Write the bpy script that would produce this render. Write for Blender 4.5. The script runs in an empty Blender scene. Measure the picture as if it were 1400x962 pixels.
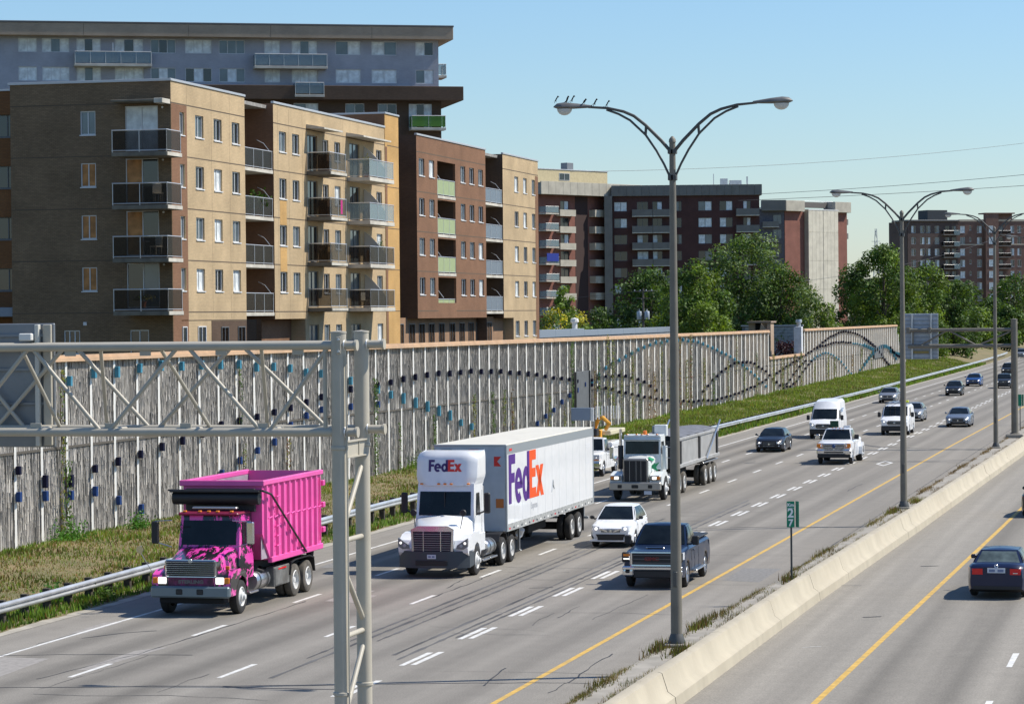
import bpy, bmesh, math, random
from mathutils import noise as mnoise
from mathutils import Vector, Matrix
R = math.radians
rnd = random.Random(7)
SC = bpy.context.scene
C = SC.collection

# ---------------------------------------------------------------- camera
EYE = Vector((0.0, 0.0, 8.8))
cam_data = bpy.data.cameras.new('camera')
cam_data.sensor_width = 36.0
cam_data.lens = 100.29
cam_data.clip_start = 0.5
cam_data.clip_end = 6000
cam = bpy.data.objects.new('camera', cam_data)
C.objects.link(cam)
YAW, PITCH, ROLL = math.atan(937 / 3900), math.atan(52 / 3900), 0.0095
cam.matrix_world = (Matrix.Translation(EYE) @ Matrix.Rotation(YAW, 4, 'Z') @
                    Matrix.Rotation(R(90) - PITCH, 4, 'X') @ Matrix.Rotation(-ROLL, 4, 'Z'))
SC.camera = cam

# ---------------------------------------------------------------- light
SUN_AZ, SUN_EL = R(21.5), R(50.0)          # azimuth counter-clockwise from +X
world = bpy.data.worlds.new('World')
SC.world = world
world.use_nodes = True
wn = world.node_tree
sky = wn.nodes.new('ShaderNodeTexSky')
sky.sky_type = 'NISHITA'
sky.sun_disc = False
sky.sun_elevation = SUN_EL
sky.sun_rotation = R(90) - SUN_AZ
sky.altitude = 0
sky.air_density = 1.2
sky.dust_density = 0.2
sky.ozone_density = 10.0
bg = wn.nodes['Background']
bg.inputs[1].default_value = 0.106
wn.links.new(sky.outputs[0], bg.inputs[0])
sun_data = bpy.data.lights.new('sun', 'SUN')
sun_data.energy = 4.4
sun_data.angle = R(0.53)
sun_data.color = (1.0, 0.935, 0.83)
sun = bpy.data.objects.new('sun', sun_data)
C.objects.link(sun)
sdir = Vector((math.cos(SUN_EL) * math.cos(SUN_AZ), math.cos(SUN_EL) * math.sin(SUN_AZ), math.sin(SUN_EL)))
sun.rotation_euler = sdir.to_track_quat('Z', 'Y').to_euler()
sun.location = (60, 60, 90)
SC.view_settings.view_transform = 'Standard'
SC.view_settings.look = 'None'
SC.view_settings.gamma = 1
SC.view_settings.exposure = 0.45

# ---------------------------------------------------------------- materials
_M = {}
def mat(name, col=(.5, .5, .5), rough=.6, metal=0.0, var=0.0, scale=3.0, bump=0.0, bscale=None, island=0.0,
        stretch=(1, 1, 1), emit=None, coat=0.0, spec=.5, col2=None, detail=5.0, trans=0.0, dirt=0.0, dcol=(.08, .07, .055)):
    """one procedural material: base colour, broad noise variation, per-piece variation, dirt patches, bump"""
    if name in _M: return _M[name]
    m = bpy.data.materials.new(name); m.use_nodes = True
    nt = m.node_tree; N = nt.nodes; L = nt.links
    b = N['Principled BSDF']
    b.inputs['Base Color'].default_value = (*col, 1)
    b.inputs['Roughness'].default_value = rough
    b.inputs['Metallic'].default_value = metal
    b.inputs['Specular IOR Level'].default_value = spec
    if coat: b.inputs['Coat Weight'].default_value = coat; b.inputs['Coat Roughness'].default_value = .06
    if emit:
        b.inputs['Emission Color'].default_value = (*emit[0], 1); b.inputs['Emission Strength'].default_value = emit[1]
    cur = None
    tc = N.new('ShaderNodeTexCoord'); mp = N.new('ShaderNodeMapping'); mp.inputs['Scale'].default_value = stretch
    L.new(tc.outputs['Object'], mp.inputs[0])
    def mixc(fac, c1, c2, a=None):
        mx = N.new('ShaderNodeMix'); mx.data_type = 'RGBA'
        if a is not None: L.new(a, mx.inputs[6])
        else: mx.inputs[6].default_value = (*c1, 1)
        mx.inputs[7].default_value = (*c2, 1)
        L.new(fac, mx.inputs[0]); return mx.outputs[2]
    if var or col2:
        nz = N.new('ShaderNodeTexNoise'); nz.inputs['Scale'].default_value = scale; nz.inputs['Detail'].default_value = detail
        L.new(mp.outputs[0], nz.inputs[0])
        rp = N.new('ShaderNodeMapRange'); rp.inputs[1].default_value = .34; rp.inputs[2].default_value = .66
        L.new(nz.outputs[0], rp.inputs[0])
        c2 = col2 if col2 else tuple(min(1, c * (1 + var)) for c in col)
        c1 = col if col2 else tuple(c * (1 - var) for c in col)
        cur = mixc(rp.outputs[0], c1, c2)
    if island:
        g = N.new('ShaderNodeNewGeometry'); mr = N.new('ShaderNodeMapRange')
        mr.inputs[3].default_value = 1 - island; mr.inputs[4].default_value = 1 + island
        L.new(g.outputs['Random Per Island'], mr.inputs[0])
        vm = N.new('ShaderNodeVectorMath'); vm.operation = 'SCALE'
        if cur is not None: L.new(cur, vm.inputs[0])
        else: vm.inputs[0].default_value = col
        L.new(mr.outputs[0], vm.inputs['Scale']); cur = vm.outputs[0]
    if dirt:
        nz2 = N.new('ShaderNodeTexNoise'); nz2.inputs['Scale'].default_value = scale * .35 + .3; nz2.inputs['Detail'].default_value = 8
        L.new(mp.outputs[0], nz2.inputs[0])
        r2 = N.new('ShaderNodeMapRange'); r2.inputs[1].default_value = .5; r2.inputs[2].default_value = .72; r2.inputs[4].default_value = dirt
        L.new(nz2.outputs[0], r2.inputs[0])
        cur = mixc(r2.outputs[0], col, dcol, cur)
    if cur is not None: L.new(cur, b.inputs['Base Color'])
    if bump:
        nb = N.new('ShaderNodeTexNoise'); nb.inputs['Scale'].default_value = bscale or scale * 4; nb.inputs['Detail'].default_value = 6
        L.new(mp.outputs[0], nb.inputs[0])
        bp = N.new('ShaderNodeBump'); bp.inputs['Strength'].default_value = bump; bp.inputs['Distance'].default_value = .02
        L.new(nb.outputs[0], bp.inputs['Height']); L.new(bp.outputs[0], b.inputs['Normal'])
    _M[name] = m
    return m

def brick_mat(name, c1, c2, mortar, bw=.22, bh=.075, rough=.85, swap=False):
    if name in _M: return _M[name]
    m = bpy.data.materials.new(name); m.use_nodes = True
    nt = m.node_tree; N = nt.nodes; L = nt.links; b = N['Principled BSDF']
    b.inputs['Roughness'].default_value = rough; b.inputs['Specular IOR Level'].default_value = .25
    tc = N.new('ShaderNodeTexCoord'); sp = N.new('ShaderNodeSeparateXYZ'); L.new(tc.outputs['Object'], sp.inputs[0])
    ad = N.new('ShaderNodeMath'); ad.operation = 'ADD'; L.new(sp.outputs[0], ad.inputs[0]); L.new(sp.outputs[1], ad.inputs[1])
    cb = N.new('ShaderNodeCombineXYZ'); L.new(ad.outputs[0], cb.inputs[0]); L.new(sp.outputs[2], cb.inputs[1])
    br = N.new('ShaderNodeTexBrick'); L.new(cb.outputs[0], br.inputs[0])
    br.inputs['Color1'].default_value = (*c1, 1); br.inputs['Color2'].default_value = (*c2, 1); br.inputs['Mortar'].default_value = (*mortar, 1)
    br.inputs['Scale'].default_value = 1.0; br.inputs['Brick Width'].default_value = bw; br.inputs['Row Height'].default_value = bh
    br.inputs['Mortar Size'].default_value = .009; br.inputs['Mortar Smooth'].default_value = .1; br.inputs['Bias'].default_value = 0
    nz = N.new('ShaderNodeTexNoise'); nz.inputs['Scale'].default_value = .55; nz.inputs['Detail'].default_value = 7
    L.new(tc.outputs['Object'], nz.inputs[0])
    mr = N.new('ShaderNodeMapRange'); mr.inputs[1].default_value = .3; mr.inputs[2].default_value = .7
    mr.inputs[3].default_value = .86; mr.inputs[4].default_value = 1.12; L.new(nz.outputs[0], mr.inputs[0])
    vm = N.new('ShaderNodeVectorMath'); vm.operation = 'SCALE'; L.new(br.outputs[0], vm.inputs[0]); L.new(mr.outputs[0], vm.inputs['Scale'])
    L.new(vm.outputs[0], b.inputs['Base Color'])
    bp = N.new('ShaderNodeBump'); bp.inputs['Strength'].default_value = .4; bp.inputs['Distance'].default_value = .01
    bp.invert = True; L.new(br.outputs[1], bp.inputs['Height']); L.new(bp.outputs[0], b.inputs['Normal'])
    _M[name] = m
    return m

def glass(name, col, rough=.06):
    return mat(name, col, rough, 0, spec=.8, var=.25, scale=.6)

def leaf_mat(name, col, vary=.45):
    if name in _M: return _M[name]
    m = mat(name, col, .55, var=.35, scale=.35, island=vary, spec=.25)
    nt = m.node_tree; N = nt.nodes; L = nt.links; b = N['Principled BSDF']
    tr = N.new('ShaderNodeBsdfTranslucent'); src = b.inputs['Base Color'].links[0].from_socket
    g = N.new('ShaderNodeVectorMath'); g.operation = 'MULTIPLY'; g.inputs[1].default_value = (1.5, 1.45, .5); L.new(src, g.inputs[0])
    L.new(g.outputs[0], tr.inputs[0])
    mx = N.new('ShaderNodeMixShader'); mx.inputs[0].default_value = .3
    L.new(b.outputs[0], mx.inputs[1]); L.new(tr.outputs[0], mx.inputs[2])
    L.new(mx.outputs[0], N['Material Output'].inputs[0])
    return m

# ---------------------------------------------------------------- mesh builder
class MB:
    def __init__(s): s.v = []; s.f = []; s.m = []
    def add(s, vs, fs, m=0):
        o = len(s.v); s.v.extend([tuple(p) for p in vs])
        for f in fs: s.f.append(tuple(i + o for i in f)); s.m.append(m)
        return s
    def box(s, x0, x1, y0, y1, z0, z1, m=0):
        if x0 > x1: x0, x1 = x1, x0
        if y0 > y1: y0, y1 = y1, y0
        if z0 > z1: z0, z1 = z1, z0
        return s.add([(x0, y0, z0), (x1, y0, z0), (x1, y1, z0), (x0, y1, z0), (x0, y0, z1), (x1, y0, z1), (x1, y1, z1), (x0, y1, z1)],
              [(0, 3, 2, 1), (4, 5, 6, 7), (0, 1, 5, 4), (1, 2, 6, 5), (2, 3, 7, 6), (3, 0, 4, 7)], m)
    def bev(s, x0, x1, y0, y1, z0, z1, b=.03, m=0):
        """box with every edge chamfered"""
        if x0 > x1: x0, x1 = x1, x0
        if y0 > y1: y0, y1 = y1, y0
        if z0 > z1: z0, z1 = z1, z0
        X = (x0, x1); Y = (y0, y1); Z = (z0, z1); vs = []; idx = {}
        for i in (0, 1):
            for j in (0, 1):
                for k in (0, 1):
                    sx, sy, sz = (1, -1)[i], (1, -1)[j], (1, -1)[k]
                    for a in range(3):
                        p = [X[i], Y[j], Z[k]]
                        if a != 0: p[0] += sx * b
                        if a != 1: p[1] += sy * b
                        if a != 2: p[2] += sz * b
                        idx[i, j, k, a] = len(vs); vs.append(tuple(p))
        fs = []
        for i in (0, 1): fs.append([idx[i, 0, 0, 0], idx[i, 1, 0, 0], idx[i, 1, 1, 0], idx[i, 0, 1, 0]])
        for j in (0, 1): fs.append([idx[0, j, 0, 1], idx[1, j, 0, 1], idx[1, j, 1, 1], idx[0, j, 1, 1]])
        for k in (0, 1): fs.append([idx[0, 0, k, 2], idx[1, 0, k, 2], idx[1, 1, k, 2], idx[0, 1, k, 2]])
        for j in (0, 1):
            for k in (0, 1): fs.append([idx[0, j, k, 1], idx[1, j, k, 1], idx[1, j, k, 2], idx[0, j, k, 2]])
        for i in (0, 1):
            for k in (0, 1): fs.append([idx[i, 0, k, 0], idx[i, 1, k, 0], idx[i, 1, k, 2], idx[i, 0, k, 2]])
        for i in (0, 1):
            for j in (0, 1): fs.append([idx[i, j, 0, 0], idx[i, j, 1, 0], idx[i, j, 1, 1], idx[i, j, 0, 1]])
        for i in (0, 1):
            for j in (0, 1):
                for k in (0, 1): fs.append([idx[i, j, k, 0], idx[i, j, k, 1], idx[i, j, k, 2]])
        c = Vector(((x0 + x1) / 2, (y0 + y1) / 2, (z0 + z1) / 2)); out = []
        for f in fs:
            p = [Vector(vs[q]) for q in f]; n = (p[1] - p[0]).cross(p[2] - p[0]); ctr = sum(p, Vector()) / len(p)
            out.append(f if n.dot(ctr - c) > 0 else f[::-1])
        return s.add(vs, out, m)
    def tube(s, p0, p1, r0, r1=None, n=10, caps=True, m=0):
        p0, p1 = Vector(p0), Vector(p1); r1 = r0 if r1 is None else r1
        return s.path([p0, p1], [r0, r1], n, caps, m)
    def path(s, pts, r, n=8, caps=True, m=0):
        pts = [Vector(p) for p in pts]
        rs = r if isinstance(r, (list, tuple)) else [r] * len(pts)
        vs = []; fs = []; ref = None
        for i, p in enumerate(pts):
            a = pts[max(0, i - 1)]; b = pts[min(len(pts) - 1, i + 1)]; t = (b - a)
            t = t.normalized() if t.length > 1e-9 else Vector((0, 0, 1))
            if ref is None: ref = Vector((0, 0, 1)) if abs(t.z) < .9 else Vector((1, 0, 0))
            u = t.cross(ref).normalized(); w = u.cross(t).normalized(); ref = w
            for k in range(n):
                q = 2 * math.pi * k / n; vs.append(p + (u * math.cos(q) + w * math.sin(q)) * rs[i])
        for i in range(len(pts) - 1):
            for k in range(n):
                k2 = (k + 1) % n; fs.append((i * n + k, i * n + k2, (i + 1) * n + k2, (i + 1) * n + k))
        if caps:
            fs.append(tuple(range(n))[::-1]); fs.append(tuple((len(pts) - 1) * n + k for k in range(n)))
        return s.add(vs, fs, m)
    def lathe(s, prof, cen, axis='x', n=20, m=0):
        """prof: (radius, offset along axis)"""
        vs = []; fs = []
        for r, h in prof:
            for k in range(n):
                q = 2 * math.pi * k / n; a, b = r * math.cos(q), r * math.sin(q)
                p = {'x': (h, a, b), 'y': (a, h, b), 'z': (a, b, h)}[axis]
                vs.append((p[0] + cen[0], p[1] + cen[1], p[2] + cen[2]))
        for i in range(len(prof) - 1):
            for k in range(n):
                k2 = (k + 1) % n; fs.append((i * n + k, i * n + k2, (i + 1) * n + k2, (i + 1) * n + k))
        return s.add(vs, fs, m)
    def grid(s, fn, nu, nv, u0=0, u1=1, v0=0, v1=1, m=0):
        vs = [fn(u0 + (u1 - u0) * i / nu, v0 + (v1 - v0) * j / nv) for j in range(nv + 1) for i in range(nu + 1)]
        fs = [(j * (nu + 1) + i, j * (nu + 1) + i + 1, (j + 1) * (nu + 1) + i + 1, (j + 1) * (nu + 1) + i) for j in range(nv) for i in range(nu)]
        return s.add(vs, fs, m)
    def prism(s, poly, a0, a1, axis='x', m=0):
        """2-D polygon pushed along an axis; poly in the two other coordinates"""
        n = len(poly)
        def P(p, a): return {'x': (a, p[0], p[1]), 'y': (p[0], a, p[1]), 'z': (p[0], p[1], a)}[axis]
        vs = [P(p, a0) for p in poly] + [P(p, a1) for p in poly]
        fs = [tuple(range(n))[::-1], tuple(range(n, 2 * n))] + [(i, (i + 1) % n, n + (i + 1) % n, n + i) for i in range(n)]
        return s.add(vs, fs, m)
    def mirror_x(s):
        o = len(s.v); nf = len(s.f)
        s.v += [(-x, y, z) for x, y, z in s.v]
        for k in range(nf): s.f.append(tuple(i + o for i in s.f[k][::-1])); s.m.append(s.m[k])
        return s
    def mesh(s, name, mats, smooth=35, recalc=True):
        me = bpy.data.meshes.new(name); me.from_pydata(s.v, [], s.f)
        for q in (mats if isinstance(mats, (list, tuple)) else [mats]): me.materials.append(q)
        if len(set(s.m)) > 1: me.polygons.foreach_set('material_index', s.m)
        if recalc:
            b = bmesh.new(); b.from_mesh(me); bmesh.ops.recalc_face_normals(b, faces=b.faces); b.to_mesh(me); b.free()
        if smooth:
            me.polygons.foreach_set('use_smooth', [True] * len(me.polygons)); me.set_sharp_from_angle(angle=R(smooth))
        me.update(); return me
    def build(s, name, mats, parent=None, smooth=35, recalc=True, world=False, **props):
        return place(name, s.mesh(name, mats, smooth, recalc), parent, world=world, **props)

def place(name, me, parent=None, loc=(0, 0, 0), rot=(0, 0, 0), scale=None, world=False, **props):
    o = bpy.data.objects.new(name, me); C.objects.link(o); o.location = loc; o.rotation_euler = rot
    if scale: o.scale = scale
    if parent is not None:
        o.parent = parent
        if world:
            base = Vector(parent.location)
            if parent.parent is not None: base = base + Vector(parent.parent.location)
            o.location = Vector(loc) - base
    for k, v in props.items(): o[k] = v
    return o

def thing(name, label, cat, loc=(0, 0, 0), rz=0, group=None):
    o = bpy.data.objects.new(name, None); C.objects.link(o); o.empty_display_size = .3
    o.location = loc; o.rotation_euler = (0, 0, rz); o['label'] = label; o['category'] = cat
    if group: o['group'] = group
    return o
def tag(o, label, cat, group=None):
    o['label'] = label; o['category'] = cat
    if group: o['group'] = group
    return o
def struct(name, mb, m, smooth=0, recalc=False): return mb.build(name, m, None, smooth, recalc, kind='structure')
def copy_tree(o, parent=None):
    c = o.copy(); C.objects.link(c); c.parent = parent
    for ch in list(o.children): copy_tree(ch, c)
    return c
def ip(x, T):
    if x <= T[0][0]: return T[0][1]
    for (a, p), (b, q) in zip(T, T[1:]):
        if x <= b: return p + (q - p) * (x - a) / (b - a) if b > a else q
    return T[-1][1]
def sm(t): t = max(0, min(1, t)); return t * t * (3 - 2 * t)
# ================================================================ SETTING
def road_mat(name, base, tracks, lanes):
    """asphalt: grain, patches, and the wheel-worn bands that run along every lane (Y)"""
    m = bpy.data.materials.new(name); m.use_nodes = True
    nt = m.node_tree; N = nt.nodes; L = nt.links; b = N['Principled BSDF']
    b.inputs['Roughness'].default_value = .88; b.inputs['Specular IOR Level'].default_value = .2
    tc = N.new('ShaderNodeTexCoord'); sp = N.new('ShaderNodeSeparateXYZ'); L.new(tc.outputs['Object'], sp.inputs[0])
    n1 = N.new('ShaderNodeTexNoise'); n1.inputs['Scale'].default_value = 26; n1.inputs['Detail'].default_value = 4; L.new(tc.outputs['Object'], n1.inputs[0])
    mp = N.new('ShaderNodeMapping'); mp.inputs['Scale'].default_value = (1.6, .022, 1); L.new(tc.outputs['Object'], mp.inputs[0])
    n2 = N.new('ShaderNodeTexNoise'); n2.inputs['Scale'].default_value = .9; n2.inputs['Detail'].default_value = 6; L.new(mp.outputs[0], n2.inputs[0])
    n3 = N.new('ShaderNodeTexNoise'); n3.inputs['Scale'].default_value = 1.1; n3.inputs['Detail'].default_value = 10; n3.inputs['Roughness'].default_value = .7; L.new(tc.outputs['Object'], n3.inputs[0])
    rm = N.new('ShaderNodeValToRGB'); rm.color_ramp.interpolation = 'EASE'
    lo, hi = tracks[0], tracks[-1]
    mr = N.new('ShaderNodeMapRange'); mr.inputs[1].default_value = lo; mr.inputs[2].default_value = hi; L.new(sp.outputs[0], mr.inputs[0])
    L.new(mr.outputs[0], rm.inputs[0])
    E_ = rm.color_ramp.elements
    stops = [(0, 1.0)]
    for a, b2, d in lanes:
        w = b2 - a
        stops += [((a + w * .06 - lo) / (hi - lo), 1.0), ((a + w * .26 - lo) / (hi - lo), d), ((a + w * .5 - lo) / (hi - lo), .98), ((a + w * .74 - lo) / (hi - lo), d), ((a + w * .94 - lo) / (hi - lo), 1.0)]
    stops = stops[:31]
    E_[0].position = 0; E_[0].color = (1, 1, 1, 1); E_[1].position = 1; E_[1].color = (1, 1, 1, 1)
    for p, v in stops[1:]:
        e = E_.new(min(.999, max(.001, p))); e.color = (v, v, v, 1)
    def mr_(src, a, b_, c, d):
        q = N.new('ShaderNodeMapRange'); q.inputs[1].default_value = a; q.inputs[2].default_value = b_; q.inputs[3].default_value = c; q.inputs[4].default_value = d
        L.new(src, q.inputs[0]); return q.outputs[0]
    def mul(a, b_):
        q = N.new('ShaderNodeMath'); q.operation = 'MULTIPLY'; L.new(a, q.inputs[0]); L.new(b_, q.inputs[1]); return q.outputs[0]
    f = mul(mul(mr_(n1.outputs[0], .3, .7, .78, 1.22), mr_(n2.outputs[0], .3, .7, .86, 1.12)), mul(mr_(n3.outputs[0], .3, .7, .93, 1.07), rm.outputs[0]))
    vm = N.new('ShaderNodeVectorMath'); vm.operation = 'SCALE'; vm.inputs[0].default_value = base; L.new(f, vm.inputs['Scale'])
    L.new(vm.outputs[0], b.inputs['Base Color'])
    bp = N.new('ShaderNodeBump'); bp.inputs['Strength'].default_value = .35; bp.inputs['Distance'].default_value = .01
    L.new(n1.outputs[0], bp.inputs['Height']); L.new(bp.outputs[0], b.inputs['Normal'])
    return m

Y0, Y1 = 30.0, 900.0
def ribbon(xs0, xs1, z, ys, z1=None, mb=None, m=0):
    """strip along Y between two x curves"""
    mb = mb or MB()
    vs = []
    for y in ys: vs += [(xs0(y), y, z), (xs1(y), y, z if z1 is None else z1)]
    return mb.add(vs, [(2 * i, 2 * i + 1, 2 * i + 3, 2 * i + 2) for i in range(len(ys) - 1)], m)
def cur(y):           # the carriageway bends slightly left in the distance
    return -max(0, (y - 420)) ** 2 * .00009
YS = [30, 60, 90, 120, 150, 180, 210, 250, 300, 350, 400, 450, 500, 560, 620, 700, 800, 900]
K = lambda x: (lambda y: x + cur(y))

M_ground = mat('dry_ground', (.10, .095, .05), .95, var=.4, scale=.15, bump=.3)
struct('ground', MB().add([(-3000, -300, -.06), (3000, -300, -.06), (3000, 5000, -.06), (-3000, 5000, -.06)], [(0, 1, 2, 3)]), M_ground)
m_as1 = road_mat('asphalt_worn', (.238, .220, .190), (-33, -13),
                 [(-30.4, -26.95, .68), (-26.9, -23.5, .68), (-23.4, -19.6, .82), (-19.3, -15.6, .85)])
m_as2 = road_mat('asphalt_opposite', (.258, .238, .203), (-12, 6), [(-8.3, -4.7, .68), (-4.6, -1.0, .68), (-.9, 2.7, .75)])
struct('roadway', ribbon(K(-32.35), K(-12.3), 0.0, YS), m_as1)
BASEX = lambda y: ip(y, [(30, -11.4), (63, -11.35), (86, -11.25), (116, -10.83), (175, -10.23), (300, -9.6)]) + cur(y)
struct('opposite_roadway', ribbon(lambda y: BASEX(y) - .2, K(14.0), -.012, YS), m_as2)
M_shoulder = mat('shoulder_concrete', (.36, .33, .27), .9, var=.2, scale=1.2, bump=.3, dirt=.3)
g = MB(); vs = []
rr = random.Random(3)
ys = [40 + i * .7 for i in range(int(560 / .7))]
pts_in = [-32.85 + rr.uniform(-.12, .14) + .12 * math.sin(y * .45) for y in ys]
for y, xi in zip(ys, pts_in): vs += [(xi + cur(y), y, .012), (-32.3 + cur(y), y, .008)]
g.add(vs, [(2 * i, 2 * i + 1, 2 * i + 3, 2 * i + 2) for i in range(len(ys) - 1)])
struct('gravel_shoulder', g, M_shoulder)

# grass bank from the gravel edge up to the noise wall
def bank_z(x, y):
    t = (-32.7 - x) / 9.3
    return .03 + .42 * sm(t) + (.03 * math.sin(x * 1.7 + y * .4) * sm(t * 3)) + max(0, y - 280) * .0045 * sm(t)
M_bank = mat('bank_soil', (.12, .115, .045), .95, var=.45, scale=.5, bump=.5, bscale=6, col2=(.22, .165, .08))
g = MB(); nx = 10; ysb = [30 + 5 * i for i in range(150)]
vs = [(-32.62 - 9.6 * i / nx + cur(y), y, bank_z(-32.62 - 9.6 * i / nx, y) - .02) for y in ysb for i in range(nx + 1)]
g.add(vs, [(j * (nx + 1) + i, j * (nx + 1) + i + 1, (j + 1) * (nx + 1) + i + 1, (j + 1) * (nx + 1) + i) for j in range(len(ysb) - 1) for i in range(nx)])
struct('grass_bank', g, M_bank, smooth=60)
# rising ground beyond the end of the wall
g = MB(); vs = []
ysb = [440 + 20 * i for i in range(22)]
for y in ysb:
    for i, (x, z) in enumerate([(-42.1, .45), (-48, 1.3), (-60, 2.2), (-110, 2.6)]): vs.append((x + cur(y), y, z + max(0, min(y, 520) - 280) * .0045 * (1 if i else 1)))
g.add(vs, [(j * 4 + i, j * 4 + i + 1, (j + 1) * 4 + i + 1, (j + 1) * 4 + i) for j in range(len(ysb) - 1) for i in range(3)])
struct('verge', g, mat('dry_verge', (.14, .13, .045), .95, var=.4, scale=.4, bump=.4))

# ---- grass: blades as real faces, two masses of stuff
def blades(name, pts, label, mats, hmin, hmax, w, cat='grass', lean=.35):
    mb = MB(); v = mb.v; f = mb.f; mm = mb.m
    for (x, y, z, k, s) in pts:
        h = rnd.uniform(hmin, hmax) * s; a = rnd.uniform(0, math.pi); dx, dy = math.cos(a) * w * s, math.sin(a) * w * s
        lx, ly = rnd.uniform(-lean, lean) * h, rnd.uniform(-lean, lean) * h
        o = len(v); v += [(x - dx, y - dy, z), (x + dx, y + dy, z), (x + lx, y + ly, z + h)]
        f.append((o, o + 1, o + 2)); mm.append(k)
    o = mb.build(name, mats, None, 0, False, kind='stuff'); return tag(o, label, cat)
G1 = leaf_mat('grass_green', (.145, .205, .038)); G2 = leaf_mat('grass_dry', (.21, .155, .065)); G3 = leaf_mat('weed_green', (.12, .21, .03)); G4 = leaf_mat('weed_brown', (.20, .10, .05))
MEDX_ = lambda y: BASEX(y) + ip(y, [(50, -1.42), (64, -1.38), (85, -1.10), (106, -1.16), (140, -1.35), (180, -1.5), (300, -1.6)])
def hsh(x, y): return max(0, min(1, .5 + .9 * mnoise.noise(Vector((x * .35, y * .16, 0))) + .5 * mnoise.noise(Vector((x * 1.3, y * .7, 5)))))
pts = []
for k in range(150000):
    t = rnd.random(); y = 62 + (t ** 1.9) * 400
    x = -32.75 - rnd.random() * 9.35
    h = hsh(x, y)
    near = 1.0 if y < 170 else .35
    edge = (x > -34.6) or (x < -41.3)
    pg = .92 if edge else (.40 + .42 * h if y < 175 else .92)
    u = rnd.random()
    kk = (2 if edge and rnd.random() < .75 else 0) if u < pg else (1 if rnd.random() < .82 else 3)
    pts.append((x + cur(y), y, bank_z(x, y) - .03, kk, (.55 if y < 150 else .9) * (.55 + .8 * h) * (1.5 if x > -34.2 else 1)))
blades('grass', pts, 'rough green and straw coloured grass on the bank below the noise wall', [G1, G2, G3, G4], .12, .34, .05)
pts = []
for k in range(24000):
    y = 54 + (rnd.random() ** 1.5) * 190
    h = math.sin(y * .35) + math.sin(y * .93 + 1) + .5 * math.sin(y * 2.7)
    if h < -.6 and rnd.random() < .35: continue
    left = rnd.random() < .6
    x = (MEDX_(y) + .05 if left else BASEX(y) - .70) + rnd.gauss(0, .05 + .04 * max(0, h))
    kk = 0 if rnd.random() < .38 else (1 if rnd.random() < .72 else 3)
    if y > 125: kk = 3 if rnd.random() < .55 else 1
    pts.append((x, y, .66, kk, (.55 + .14 * h) * (1 if left else .85)))
for (cx, cy) in ((-12.66, 67.6), (-12.05, 67.0), (-12.5, 72.5), (-11.95, 115), (-11.6, 121), (-12.0, 85.6)):
    for k in range(220): pts.append((cx + rnd.gauss(0, .11), cy + rnd.gauss(0, .6), .66, 0 if rnd.random() < .6 else 3, 1.15))
blades('weeds', pts, 'weeds and dry grass growing along both edges of the concrete median strip', [leaf_mat('weed_olive', (.125, .135, .03)), G2, G3, leaf_mat('weed_rust', (.15, .085, .045))], .07, .26, .016)
pts = []
for k in range(16000):
    x = -41.5 - rnd.random() * 12; y = 425 + rnd.random() * 200
    pts.append((x + cur(y), y, .9 + (-42 - x) * .15, 0 if rnd.random() < .5 else 1, 1.6))
blades('tall_grass', pts, 'straw coloured rough grass on the slope beyond the end of the noise wall', [G1, G2, G3, G4], .3, .8, .14)

# ---- painted lines
M_white = mat('road_paint_white', (.62, .61, .57), .7, var=.15, scale=5, dirt=.55, dcol=(.3, .29, .27))
M_yel = mat('road_paint_yellow', (.56, .35, .07), .7, var=.16, scale=4, dirt=.5, dcol=(.3, .24, .12))
rb = [bpy.data.objects[n] for n in ('roadway', 'opposite_roadway')]
def solid(x, w, m, parent, z=.004):
    return ribbon(lambda y: x(y) - w / 2, lambda y: x(y) + w / 2, z, [30 + 12 * i for i in range(72)]).build('lane_line', m, parent, 0, False)
solid(K(-30.42), .13, M_white, rb[0])
YELX = lambda y: ip(y, [(60, -15.53), (190, -15.53), (250, -15.28), (900, -15.2)]) + cur(y)
solid(YELX, .15, M_yel, rb[0])
solid(lambda y: ip(y, [(30, -8.8), (63, -8.43), (86, -8.14), (116, -7.74), (150, -7.35), (200, -6.95), (900, -6.5)]) + cur(y), .16, M_yel, rb[1], -.008)
dash_me = {}
def dash(x, y, ln, w, parent, z=.004):
    k = (round(ln, 2), w)
    if k not in dash_me:
        dash_me[k] = MB().add([(-w / 2, 0, 0), (w / 2, 0, 0), (w / 2 + .01, ln, 0), (-w / 2 - .01, ln * .99, 0)], [(0, 1, 2, 3)]).mesh('lane_dash', M_white, 0, False)
    place('lane_dash', dash_me[k], parent, (x + cur(y), y, z))
for i in range(36):
    dash(ip(i, [(0, -23.22), (12, -23.7), (40, -23.7)]), 66.0 - 9 + 8.88 * i, 2.75, .13, rb[0])
    dash(ip(i, [(0, -26.85), (2, -27.04), (40, -27.3)]), 74.3 - 18 + 9.08 * i, 2.75, .13, rb[0])
for i in range(58):
    dash(ip(i, [(0, -19.22), (15, -19.37), (60, -19.4)]), 74.94 - 17.6 + 5.88 * i, 2.8, .14, rb[0])
    dash(ip(i, [(0, -19.47), (15, -19.65), (60, -19.7)]), 74.75 - 17.6 + 5.88 * i, 2.8, .14, rb[0])
for i in range(14): dash(-4.62 + .03 * i, 52.9 + 9.1 * i, 2.9, .14, rb[1], -.008)
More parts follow.
